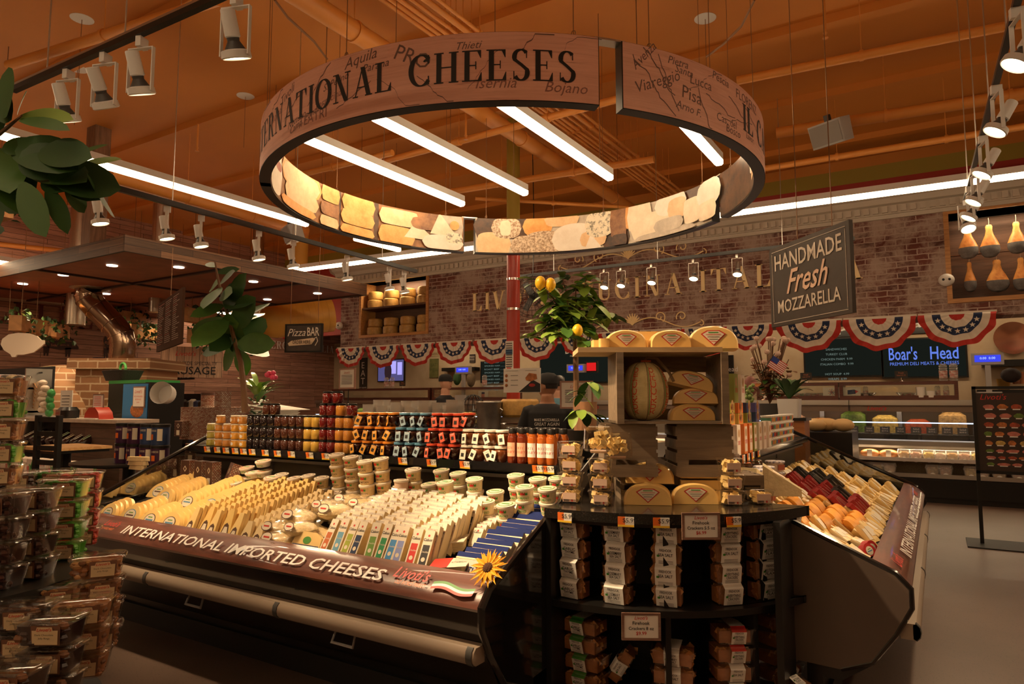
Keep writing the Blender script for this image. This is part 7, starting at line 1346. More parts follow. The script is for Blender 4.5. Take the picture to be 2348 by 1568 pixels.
for i,(x,w) in enumerate(((-.215,'left'),(.015,'middle'))): o=hp(0,0,0,'on top of the crate board, %s one'%w,loc=(0,0)); o.location=cl_(x,-.1,hC+.027); o.rotation_euler=(0,0,th_+.02); o.scale=(.93,1.2,.95)
o=hp(0,0,0,'film-wrapped, on the right end of the crate board',loc=(0,0)); o.location=cl_(.235,-.08,hC+.027); o.rotation_euler=(-.1,0,th_-.1); o.scale=(1.1,1.5,1.2)
for i,(x,y,w,d_,z) in enumerate(((-.31,.02,.14,.09,0),(-.11,.06,.22,.1,0),(.12,.06,.24,.1,0),(-.1,.07,.2,.09,.05),(-.33,-.1,.05,.05,0))):
    t_=thing('cheese_slab','yellow cheese slab on the crate board, %s'%('far left','behind, left of centre','behind, right of centre','upper one at the back','small end piece far left')[i],'cheese',cl_(x,y,hC+.027+z),th_); MB().loft([(rr(w,d_,.01),0),(rr(w,d_,.01),.048)]).obj('cheese',pvc,t_)
# ================================================================ island middle: staff-side goods
tag(MB().box(-5.1,4.27,0,-1.9,4.6,1.1).obj('staff_counter',blackm),'black staff-side counter behind the jar shelf','counter')
zt=1.147
def ip(px,y,z=None): return at(px,920,y=y).x
t_=thing('tub_tower','tall tower of nested clear plastic trays behind the jam jars','plastic trays',(ip(632,3.95),3.95,1.147)); q=MB()
for i in range(14): q.loft([(rr(.3,.24,.02),.02*i),(rr(.34,.28,.02),.02*i+.018)],0,(0,0))
q.obj('trays',clear('tray_haze',(.85,.85,.85),.2,.15,.55,(.7,.66,.6)),t_); MB().box(-.2,-.18,.3,.2,.18,.305).obj('loose_lid',clear('tray_haze',(.85,.85,.85),.2,.15,.55,(.7,.66,.6)),t_).rotation_euler=(0,.1,0)
for i in range(13):
    px=852+i*16; t_=thing('nested_tubs','stack of nested clear square tubs behind the orange-lidded jars, %s from the left'%nth(i+1),'plastic tubs',(ip(px,4.05),4.05+.04*(i%2),1.147),0.1,'nested clear tubs'); q=MB(); h=.33+.035*sin(i*1.7)
    for j in range(5): q.loft([(rr(.08,.08,.01),.1+.02*j),(rr(.105,.105,.01),h-.08+.02*j)],0,(0,0))
    q.obj('tubs',clear('tub_haze',(.9,.9,.9),.2,.12,.42,(.72,.68,.62)),t_)
for i,(px,h,w) in enumerate(((700,.22,'left'),(735,.25,'right'))):
    t_=thing('tray_stack','stack of white flat lids right of the tray tower, %s one'%w,'plastic trays',(ip(px,4.0),4.0,1.147)); q=MB()
    for j in range(12): q.box(-.11,-.1,.018*j,.11,.1,.018*j+.01)
    q.obj('lids',clear('tray_haze'),t_)
# patterned gift boxes at the left end
for i,(px,y,z,w,d_,h,rz,lab) in enumerate(((490,4.0,1.147,.5,.3,.3,.15,'big patterned box behind the white-lidded jars'),(511,3.95,1.447,.1,.1,.14,0,'small upright patterned box standing on the big one'),(403,4.0,1.0,.11,.11,.19,.1,'patterned box at the left column, upper'),(420,3.8,.8,.11,.11,.2,.1,'patterned box in the left column, second'),(452,3.8,.95,.12,.11,.17,.2,'patterned box right of the left column'),(422,3.8,1.18,.1,.1,.14,.1,'patterned box topmost in the left column'),(452,3.8,.78,.12,.11,.165,.2,'patterned box beneath the right column box'),(415,3.8,.6,.11,.11,.19,.1,'lowest patterned box in the left column'))):
    if i in(2,): continue
    x=at(px,920,y=y).x; P=carton(w,d_,h,front=i not in(0,1)); inst(P,(x,y,z),lab,'gift box',rz=rz)
t_=thing('patterned_cup','patterned canister with dark lid on the big box','canister',(at(476,920,y=4.0).x,4.0,1.447)); MB().lathe([(.055,0),(.06,.11)],18).obj('canister',pat,t_); MB().lathe([(.062,.11),(.062,.135)],18).obj('lid',brn,t_)
# round shelf stand at the left end with purple tubs
Sx=at(318,1010,y=3.9); t_=thing('round_stand','black round-shelved stand at the left end of the case','display stand',(Sx.x-.15,3.9,0)); zs_=[at(340,1060,y=3.9).z]
for z in (zs_[0],zs_[0]-.32,.35): MB().lathe([(.5,z-.03),(.52,z-.02),(.52,z)],36).obj('shelf',black,t_)
MB().prism(circ(.06,12),0,zs_[0]-.01).obj('pole',black,t_); MB().lathe([(.4,0),(.4,.04)],24).obj('foot',black,t_)
pur=[(mat('tub_purple',(.06,.015,.06),.35),'purple'),(mat('tub_blue',(.03,.06,.16),.35),'blue')]
def ctub(m): 
    l_=MB(); 
    def mp(x,z): return Vector((.0815*sin(x/.08),-.0815*cos(x/.08),z))
    l_.sheet(lambda u,v:mp(.02+.045*u,.04+.11*v),5,1,0); l_.sheet(lambda u,v:mp(-.06+.04*u,.05+.05*v),5,1,1); l_.text('CHEESE',0,X,Z,.018,0,map=lambda x,z:mp(x-.03,z+.125))
    return ('snack_tub',None,[('tub',MB().lathe([(.078,0),(.08,.01),(.08,.165)],22).mesh(m),[]),('lid',MB().lathe([(.084,.165),(.084,.19),(.08,.193)],22).mesh(black),[]),('label',l_.mesh([lblw,orangei]),[])])
for j in range(2):
    for i,px in enumerate((285,312,342,368)):
        k_=0 if (j==0 or i<2) else 1; P=ctub(pur[k_][0]); inst(P,(at(px,1010,y=3.75).x,3.75,zs_[0]+.195*j),'large %s snack tub with black lid, %s tier, %s from the left'%(pur[k_][1],'upper' if j else 'lower',nth(i+1)),'snack tub',rz=.4+U(-.2,.4),group='large snack tubs')
for i in range(3): tag(put(MB().loft([(rr(.22,.06,.02),0),(rr(.21,.05,.02),.035)]).obj('wafer_pack',mat('wafer',(.7,.5,.25),.5,var=.2,vs=20)),(at(318,1040,y=3.45).x,3.45,zs_[0]+.001+i*.038),.15*i),'pale wafer pack lying in front of the snack tubs, %s'%lvl(i,3),'snack','wafer packs')
tub_side=thing('fallen_tub','open round tub lying on its side above the left boxes','tub',(at(384,905,y=3.9).x,3.9,at(384,905,y=3.9).z),.5,rx=R(80)); MB().lathe([(.09,0),(.11,.12)],22,cap=(1,0)).obj('tub',whitep,tub_side); MB().lathe([(.06,.0),(.06,.002)],18).obj('label',greenink,tub_side).location=(0,0,-.004)
# metal bucket, mesh dome, crate with parmesan, notice boards
p=at(1120,945,y=6.0)
def mid(px,py,y): return at(px,py,y=y)
sc_tab=thing('staff_table','low staff table behind the jars holding bucket and cheese crate','table',(mid(1165,1000,6.8).x,6.8,0)); MB().box(-.7,-.35,1.13,.6,.35,1.18).obj('tabletop',blackm,sc_tab); MB().box(-.65,-.3,0,.55,.3,1.13).obj('cabinet',blackm,sc_tab)
z5=1.18
x=mid(1121,960,6.6).x; t_=thing('metal_bucket','galvanised metal bucket with handles','bucket',(x,6.6,z5)); MB().lathe([(.13,0),(.15,.3),(.156,.31),(.15,.32)],24,cap=(1,0)).obj('bucket',mat('galvanised',(.45,.42,.38),.35,.9,var=.3,vs=10),t_); MB().tube([(.155,0,.24),(.19,0,.22),(.155,0,.18)],.008,6).obj('handle',steel,t_)
x=mid(1085,950,6.6).x; t_=thing('wire_dome','dark wire mesh dome basket left of the bucket','basket',(x,6.6,z5)); q=MB()
for i in range(14): a=2*PI*i/14; q.tube([(.15*cos(a)*sin(b),.15*sin(a)*sin(b),.2-.2*cos(b)) for b in [j*PI/8 for j in range(1,9)]],.004,4)
for j in range(1,8): b=j*PI/8; q.tube([(.15*cos(a)*sin(b),.15*sin(a)*sin(b),.2-.2*cos(b)) for a in [i*PI/9 for i in range(18)]],.003,4,closed=True)
q.obj('mesh',black,t_)
x=mid(1192,960,6.9).x; t_=thing('wooden_crate','small slatted crate under the parmesan wheel','crate',(x,6.9,z5),R(8)); 
for z in (0,.07): MB().box(-.28,-.2,z,.28,-.185,z+.055).obj('slat',cwd,t_); MB().box(-.28,.185,z,.28,.2,z+.055).obj('slat',cwd,t_)
MB().box(-.28,-.2,.12,.28,.2,.135).obj('top_board',cwd,t_)
o=bpy.data.objects.new('parmesan_wheel',MB().lathe([(.24,0),(.27,.03),(.285,.13),(.27,.22),(.24,.25)],36).mesh(parm)); COL.objects.link(o); put(o,(x,6.9,z5+.137),0,0,0,.84); tag(o,'big golden parmesan wheel on the small crate behind the T-shirted worker','cheese wheel')
def board(px,py,y,w,h,rz,lab,nm='notice_board',pole=True,items=()):
    p=at(px,py,y=y); t_=thing(nm,lab,'sign',p,rz); MB().box(-w/2,-.006,-h/2,w/2,.006,h/2).obj('panel',paper,t_)
    for mm,ii in items:
        q=MB()
        for it in ii:
            if it[0]=='t': q.text(it[1],(it[2]*w,-.009,it[3]*h),X,Z,it[4]*h,0,**(it[5] if len(it)>5 else {}))
            elif it[0]=='b': q.box(it[1]*w,-.009,it[2]*h,it[3]*w,-.007,it[4]*h)
            else: q.add([(a*w,-.0085,b*h) for a,b in it[1]],[tuple(range(len(it[1])))])
        q.obj('print',mm,t_)
    return t_
t_=board(1197,872,5.2,.36,.215,.1,'white prosciutto leaflet board with ham pictures and a black triangle',items=((foodc[0],[('p',[(-.42+.04*cos(a),.2+.07*sin(a)+d) for a in [k*PI/5 for k in range(10)]]) for d in (0,-.2,-.4)]+[('p',[(.1,.1),(.2,.3),(.4,.25),(.42,.05),(.25,-.05),(.12,.0)])]),(ink,[('p',[(-.08,-.48),(.2,-.12),(.3,.02),(.5,-.15),(.5,-.48)])]+[('b',-.3,.2-.2*j,-.1,.215-.2*j) for j in range(3)]+[('b',-.44,.4,-.1,.41),('b',.1,.4,.4,.41)]),(redink,[('p',[(.28+.09*cos(a),-.2+.07*sin(a)) for a in [k*PI/5 for k in range(10)]])])))
t_=board(1168,820,5.2,.075,.3,.1,'strip of small white notices taped up beside the red column',items=((ink,[('b',-.4,.42-.07*j,.4,.44-.07*j) for j in range(12)]),(mat('notice_blue',(.05,.12,.25),.5),[('b',-.45,.1,.45,.25)]),(redink,[('b',-.3,-.35,.3,-.3)])))
for (px,py,y,w,h,rz,lab) in ((797,868,3.9,.17,.14,-.1,'framed allergy notice on a stand above the red jam jars'),(1322,905,4.3,.21,.17,.3,'glossy framed notice beside the lemon tree trunk')):
    t_=board(px,py,y,w,h,rz,lab,items=((redink,[('t',"Livoti's",0,.28,.13,dict(shear=.3))]),(ink,[('b',-.38,.18-.08*j,.38,.2-.08*j) for j in range(7)]))); q=MB()
    for b_ in ((-w/2-.012,-.008,-h/2-.012,w/2+.012,.004,-h/2),(-w/2-.012,-.008,h/2,w/2+.012,.004,h/2+.012),(-w/2-.012,-.008,-h/2,-w/2,.004,h/2),(w/2,-.008,-h/2,w/2+.012,.004,h/2)): q.box(*b_)
    q.obj('frame',mat('frame_pinkish',(.4,.22,.17),.5),t_); MB().tube([(0,.01,-h/2-.25 if px<1000 else -h/2-.3),(0,.01,-h/2)],.004,6).obj('stand_rod',black,t_)
# boxes and packs on the right-hand case shelf
RX=-1.2
def ry(px,py=960): return at(px,py,x=RX).y
bx_=[mat('box_%s'%n_,c,.45) for n_,c in (('green',(.25,.28,.04)),('orangebox',(.7,.18,.03)),('navy2',(.03,.05,.14)),('white2',(.75,.62,.5)),('purple2',(.12,.1,.3)),('yellow2',(.6,.4,.08)))]
def cbox2(w,d_,h,m1,m2,txt): 
    q=MB(); q.box(-d_/2,-w/2,0,d_/2,w/2,h,0); q.box(d_/2,-w*.38,h*.08,d_/2+.001,w*.38,h*.92,1); disc_=[(d_/2+.002,w*.25*cos(a),h*.72+w*.3*sin(a)) for a in [k*PI/6 for k in range(12)]]; q.add(disc_,[tuple(range(12))],2); q.text(txt,(d_/2+.002,0,h*.35),Y,Z,w*.3,3,w=w*.6,bold=.03); return ('cracker_carton',None,[('carton',q.mesh([bx_[m1],bx_[m2],mat('cracker_pic',(.45,.25,.1),.5),redink]),[])])
for i,(px,m1) in enumerate(((1663,3),(1680,1),(1692,1),(1703,0),(1715,3),(1726,3),(1738,3))):
    inst(cbox2(.09,.05,.2,m1,3,'CRISPS'),(RX+.06,ry(px),zt),'tall white cracker carton on the right case shelf, %s from the left'%nth(i+1),'cracker carton',group='tall white cartons')
for r_ in range(2):
    for i in range(5): inst(cbox2(.13,.07,.07,(0,0,1,2,4)[i] if r_==0 else (1,1,5,0,2)[i],(0,5,1,2,4)[i],'MARYS'),(RX+.02,ry(1640+i*20),zt+.2+.072*(1-r_)+.001),'small coloured cracker box lying above the tall cartons, %s row, %s from the left'%('top' if r_==0 else 'lower',nth(i+1)),'cracker box',group='small cracker boxes')
for i,(px,m1) in enumerate(((1665,2),(1688,0),(1704,3))): inst(cbox2(.11,.05,.2,m1,m1,'CRISPS'),(RX-.02,ry(px),zt+.345),'tall cracker box standing on top of the pile, %s'%('navy one','olive one','white one')[i],'cracker box')
pc2=[mat('spread_%d'%i,c,.4) for i,c in enumerate(((.12,.3,.2),(.6,.22,.1),(.55,.3,.05),(.08,.15,.3),(.45,.06,.04),(.2,.08,.05)))]
CUPS=[('snack_cup',None,[('cup',MB().lathe([(.036,0),(.042,.05)],12).mesh(cream),[]),('band',MB().lathe([(.04,.012),(.043,.042)],12,cap=(0,0)).mesh(c_),[]),('lid',MB().lathe([(.045,.05),(.045,.058)],12).mesh(whitep),[])]) for c_ in pc2]
y0=ry(1745); y1=ry(1797)
for j in range(4):
    for i in range(14): inst(CUPS[(i+2*j)%6],(RX+.04,y0+(y1-y0)*i/13,zt+.0605*j),'small white snack cup with coloured band, row %s, %s from the left'%(lvl(j,4),nth(i+1)),'snack cup',group='banded snack cups')
# ================================================================ plants
lg=[mat('leaf_deep',(.035,.10,.02),.5,var=.3,vs=5,spec=.35),mat('leaf_mid',(.07,.17,.03),.5,var=.3,vs=5,spec=.35),mat('leaf_bright',(.26,.4,.06),.4,var=.3,vs=5)]
stem=mat('stem_brown',(.16,.08,.035),.7,bm=.4,bs=40); 
def leaf(q,p,dirv,L,W,m=0,droop=.3,up=None,seg=6,fold=.18):
    """one blade with a midrib fold, from p along dirv"""
    d=Vector(dirv).normalized(); up=Vector(up or (0,0,1)); s=d.cross(up)
    if s.length<.05: s=d.cross(Vector((0,1,0)))
    s.normalize(); n=s.cross(d).normalized(); V=[]
    for i in range(seg+1):
        u=i/seg; w=W/2*max(0,sin(PI*min(1,u*.92+.04)))**.7*(1 if i<seg else .05); c=Vector(p)+d*L*u-Z*(droop*L*u*u)
        V+=[c-s*w+n*w*fold,c,c+s*w+n*w*fold]
    q.add(V,[f for i in range(seg) for f in ((3*i,3*i+1,3*i+4,3*i+3),(3*i+1,3*i+2,3*i+5,3*i+4))],m)
def rd(k,zl=-.3,zh=.6): a=k.uniform(0,2*PI); return Vector((cos(a),sin(a),k.uniform(zl,zh)))
# lemon tree in its pots
k=random.Random(11); tb0=at(1322,1045,d=4.25); t_=thing('lemon_tree','small artificial lemon tree with three lemons beside the crates','plant',(0,0,0))
pts=[at(1322,1000,d=4.25),at(1321,900,d=4.25),at(1320,800,d=4.25),at(1318,740,d=4.25)]
MB().tube(pts,.018,8).obj('trunk',stem,t_); br=MB(); lf=MB()
tips=[]
for (a,b_,dd) in ((1235,650,4.1),(1270,690,4.2),(1290,640,4.3),(1345,650,4.3),(1380,700,4.2),(1350,745,4.1),(1240,740,4.1),(1215,770,4.1),(1300,690,4.05),(1320,660,4.2),(1400,720,4.3),(1280,760,4.0),(1330,780,4.0),(1345,635,4.2),(1262,720,4.05)):
    e=at(a,b_,d=dd); s_=pts[3].lerp(pts[2],k.random()*.6); mid_=s_.lerp(e,.5)+Z*.03; br.tube([s_,mid_,e],[.009,.006,.003],5); tips+=[e,mid_.lerp(e,.5),mid_]
br.obj('branches',stem,t_)
for tp_ in tips:
    for j in range(5): leaf(lf,tp_+Vector((k.uniform(-.03,.03),k.uniform(-.03,.03),k.uniform(-.02,.03))),rd(k,-.6,.5),k.uniform(.09,.15),k.uniform(.05,.075),k.choice((1,2,2,2,1)),.3)
for (a,b_) in ((1335,900),(1325,940),(1355,880),(1350,950)):
    s_=at(1330,870,d=4.0); e=at(a,b_,d=3.9); 
    for j in range(4): leaf(lf,e+rd(k)*.02,rd(k,-.8,.2),.1,.06,k.choice((0,1,2)),.4)
o=lf.obj('foliage',lg,t_); o['kind']='stuff'
for (a,b_) in ((1239,648),(1262,652),(1324,758)):
    p=at(a,b_,d=3.98); q=MB(); q.ball((0,0,0),(.032,.032,.04),14,10).ball((0,0,-.04),.009,8,5); o=q.obj('lemon',mat('lemon_yellow',(.85,.5,.02),.4,bm=.15,bs=90),t_); o.location=p; o.rotation_euler=(.4,.3,0)
p=at(1342,990,d=4.25); t_=thing('bark_pot','woven bark plant pot right of the lemon tree trunk','plant pot',(p.x,p.y,at(1342,995,d=4.25).z)); MB().lathe([(.07,0),(.075,.2),(.06,.2)],20).obj('pot',mat('bark_weave',(.3,.14,.06),.8,var=.6,vs=16,bm=1,bs=25,stretch=(1,1,.2)),t_); MB().lathe([(.07,.19),(.07,.195)],16).obj('soil',blackm,t_)
p=at(1322,1060,d=4.25); t_=thing('black_pot','plain black plant pot holding the lemon tree','plant pot',(pts[0].x,pts[0].y,1.147)); MB().lathe([(.1,0),(.125,at(1322,985,d=4.25).z-1.147),(.115,at(1322,985,d=4.25).z-1.147-.01)],24).obj('pot',black,t_)
# rubber plant left
k=random.Random(5); t_=thing('rubber_plant','tall rubber plant with big dark leaves behind the white-lidded jars','plant',(0,0,0)); D_=5.7
P_=[at(562,945,d=D_),at(558,880,d=D_),at(552,830,d=D_),at(540,790,d=D_),at(528,740,d=D_),at(512,690,d=D_),at(500,640,d=D_),at(493,600,d=D_)]
MB().tube(P_,[.028,.024,.022,.018,.016,.013,.01,.006],8).obj('stem',stem,t_); q=MB()
for (x0,y0,x1,y1,wd,m_) in ((500,650,490,655,.1,1),(493,612,478,603,.05,1),(498,625,530,618,.05,0),(505,660,478,690,.12,1),(505,650,528,628,.07,0),(520,715,555,640,.12,0),(515,700,565,690,.09,0),(512,700,460,715,.08,1),(530,740,600,700,.09,0),(530,745,590,720,.1,1),(520,730,465,760,.17,0),(520,735,462,775,.15,1),(525,720,540,775,.15,1),(535,770,500,790,.13,0),(535,750,575,690,.16,0),(540,775,590,740,.17,0),(545,790,605,785,.14,1),(548,800,600,800,.15,0),(540,790,520,830,.12,1),(545,800,560,840,.1,1),(530,760,550,790,.14,0),(515,705,540,665,.15,0),(540,780,480,800,.1,0),(505,680,525,670,.1,1)):
    a=at(x0,y0,d=D_+k.uniform(-.1,.1)); b_=at(x1,y1,d=D_+k.uniform(-.35,.3)); d=b_-a; leaf(q,a,d,d.length*1.15+.06,wd*1.35,m_,.05,up=-cf+Z*.3+rd(k)*.3,fold=.12)
q.obj('leaves',lg,t_)
pp=P_[0]; pot=thing('clear_vase','clear vase holding the rubber plant stem','vase',(pp.x,pp.y,1.10)); MB().lathe([(.05,0),(.08,.1),(.07,.2)],16,cap=(1,0)).obj('vase',clh,pot)
# striped dracaena
k=random.Random(7); p=at(590,925,d=5.9); t_=thing('dracaena','yellow-striped leafy plant beside the rubber plant stem','plant',(0,0,0)); q=MB()
for i in range(26): a=k.uniform(0,2*PI); leaf(q,p+Z*k.uniform(0,.12),(cos(a)*.6,sin(a)*.6,k.uniform(.5,1.4)),k.uniform(.25,.42),.05,k.choice((0,1,2,2)),.45)
for i in range(60): leaf(q,p+Vector((k.uniform(-.09,.09),k.uniform(-.09,.09),k.uniform(-.12,.05))),rd(k,0,1),.07,.03,0,.2)
q.obj('leaves',lg,t_); MB().lathe([(.06,-.3),(.08,-.12)],14).obj('pot',dgrey,t_).location=p
p=at(625,865,d=5.6); t_=thing('pink_flowers','bunch of deep pink flowers above the plastic tray tower','flowers',p); q=MB()
for i in range(7): q.ball((U(-.09,.09),U(-.05,.05),U(-.01,.04)),.022,8,5)
q.obj('blossoms',mat('magenta',(.6,.05,.12),.6,bm=.5,bs=60),t_)
# fiddle leaf close to the camera, top left
k=random.Random(21); t_=thing('fiddle_leaf_plant','large dark fiddle-leaf branches reaching in close at the upper left','plant',(0,0,0)); D_=2.1; q=MB(); st_=MB()
st_.tube([at(-120,700,d=2.2),at(-60,480,d=2.2),at(10,400,d=2.15),at(90,370,d=2.1)],[.014,.012,.009,.004],6); st_.tube([at(-60,480,d=2.2),at(-30,330,d=2.15),at(20,290,d=2.1),at(50,265,d=2.05)],[.012,.009,.006,.003],6); st_.obj('branch',stem,t_)
for (x0,y0,x1,y1,wd,m_) in ((12,270,20,150,.07,0),(20,280,-30,190,.09,0),(45,268,158,262,.065,2),(40,262,60,205,.03,1),(45,275,150,285,.05,1),(0,300,-40,260,.1,0),(30,330,170,370,.13,0),(10,350,120,330,.1,0),(60,370,130,325,.045,2),(90,350,200,350,.1,0),(80,390,190,400,.12,0),(170,385,265,360,.05,2),(110,400,262,420,.12,0),(150,370,235,330,.06,1),(100,410,160,420,.1,0),(50,420,100,520,.08,1),(0,400,40,470,.1,0),(-20,420,95,480,.1,1),(110,430,150,515,.05,0),(150,420,185,470,.06,1),(200,400,258,480,.05,0),(0,440,-30,520,.1,0),(40,395,90,460,.1,0),(10,380,60,440,.12,0),(-20,340,20,420,.13,1),(120,380,220,440,.09,0),(60,340,120,390,.12,0)):
    a=at(x0,y0,d=D_+k.uniform(-.08,.08)); b_=at(x1,y1,d=D_+k.uniform(-.12,.12)); d=b_-a; leaf(q,a,d,d.length+.02,wd*1.05,m_,.08,up=-cf*.9+Z*.5+rd(k)*.5,seg=8,fold=.15)
q.obj('leaves',lg,t_)
# potted plant on the right-hand column box, flowers, grapes
cb_=at(1815,965,x=-1.3); bxp=thing('wooden_pedestal','orange-brown wooden pedestal at the far corner of the right case','pedestal',(-1.35,cb_.y+.25,0),0); zt2=at(1800,957,y=cb_.y+.25).z; MB().box(-.16,-.16,0,.16,.16,zt2-.03).obj('column',wood('pedestal_wood',(.3,.1,.03),(.45,.17,.05),.4),bxp); MB().box(-.18,-.18,zt2-.03,.18,.18,zt2).obj('cap',black,bxp)
k=random.Random(2); t_=thing('potted_plant','strappy green plant in a pale square pot on the wooden pedestal','plant',(-1.35,cb_.y+.2,zt2)); MB().loft([(rr(.2,.2,.02),0),(rr(.22,.22,.02),.2)]).obj('pot',whitep,t_); q=MB()
for i in range(15): a=2*PI*i/15*1.6; leaf(q,Z*.2,(cos(a)*.5,sin(a)*.5,k.uniform(.4,1.2)),k.uniform(.28,.45),.085,k.choice((0,0,1)),.35)
q.obj('leaves',lg,t_)
fx=at(1765,870,x=-1.9); k=random.Random(9); t_=thing('flower_arrangement','tall arrangement of cotton bolls, dried leaves and small flag behind the right case','flowers',(0,0,0)); q=MB()
base_=at(1765,925,d=8.2)
for i in range(34):
    e=at(1765+k.uniform(-50,45),k.uniform(775,860),d=8.2+k.uniform(-.2,.2)); q.tube([base_,base_.lerp(e,.5)+Z*.03,e],.006,4)
    if i<26: q.ball(e,(.035,.035,.03),7,5,1)
for i in range(120): p_=at(1765+k.gauss(0,24),k.uniform(835,915),d=8.2+k.uniform(-.2,.2)); leaf(q,p_,rd(k),.11,.07,k.choice((2,3,3,4)),.3)
q.obj('dried_stems',[stem,mat('cotton',(.7,.52,.42),.8,bm=.6,bs=60),mat('autumn_orange',(.4,.14,.03),.6),mat('autumn_brown',(.16,.07,.02),.7),mat('leaf_mid',(.07,.17,.03),.35)],t_)
MB().lathe([(.1,-.35),(.13,0)],16).obj('vase',dgrey,t_).location=base_
p=at(1773,815,d=7.9); fl=thing('small_flag','small stars and stripes flag on a stick in the flower arrangement','flag',p,R(30),ry=.6); q=MB()
for i in range(13): q.box(0,-.001,-.14+.0108*i,.2,.001,-.1292+.0108*i,i%2)
q.box(0,-.0015,-.065,.09,.0015,.0004,2); q.obj('cloth',[redink,whitei,blueink],fl); MB().tube([(0,0,-.25),(0,0,.03)],.005,6).obj('stick',black,fl)
p=at(1718,905,d=7.2); t_=thing('grapes','bunch of green artificial grapes hanging left of the flowers','grapes',p); q=MB()
for i in range(26): q.ball((U(-.05,.05)*(1-i/40),U(-.04,.04),.1-.009*i),.02,8,6)
q.obj('berries',mat('grape_green',(.25,.35,.1),.3),t_)
# black cheese table at the far right with yellow cheeses
p=at(1880,1085,y=9.0); bt_=thing('black_display_box','tall black display box with round loaves on top, right of the pedestal','display box',(p.x,9.2,0)); za=at(1880,990,y=9.0).z; MB().box(-.38,-.35,0,.38,.35,za).obj('box',black,bt_)
for i,(dx,dy) in enumerate(((-.22,0),(-.05,-.08),(.08,.05),(.25,0),(.02,.15))): o=MB().ball((0,0,.08),(.13,.12,.08),14,8).obj('round_loaf',mat('golden_loaf',(.75,.5,.22),.5)); put(o,(p.x+dx,9.2+dy,za)); tag(o,'golden round loaf on the black display box, %s'%('far left','front left','front middle','far right','back')[i],'bread')
# ================================================================ people
skin=mat('skin',(.42,.2,.11),.5,var=.08,vs=10); skin2=mat('skin_pale',(.6,.33,.22),.5,var=.08,vs=10); hairm=mat('hair_black',(.015,.01,.008),.6,bm=.5,bs=120); shirt=mat('tshirt_black',(.016,.016,.018),.85,bm=.15,bs=14); shirtb=mat('tshirt_blue',(.12,.28,.38),.85,bm=.15,bs=14); jean=mat('trousers',(.03,.03,.035),.8)
def ell(cx,cy,z,a,b,n=22,p=2.4): return [(cx+a*abs(cos(2*PI*i/n))**(2/p)*(1 if cos(2*PI*i/n)>=0 else -1),cy+b*abs(sin(2*PI*i/n))**(2/p)*(1 if sin(2*PI*i/n)>=0 else -1),z) for i in range(n)]
def solid(mb,name,mm,par,vox=.009,sm=3):
    o=mb.obj(name,mm,par); r_=o.modifiers.new('r','REMESH'); r_.mode='VOXEL'; r_.voxel_size=vox; r_.use_smooth_shade=True; s_=o.modifiers.new('s','SMOOTH'); s_.factor=.5; s_.iterations=sm
    dg=bpy.context.evaluated_depsgraph_get(); dg.update(); me=bpy.data.meshes.new_from_object(o.evaluated_get(dg)); o.modifiers.clear(); o.data=me
    return o
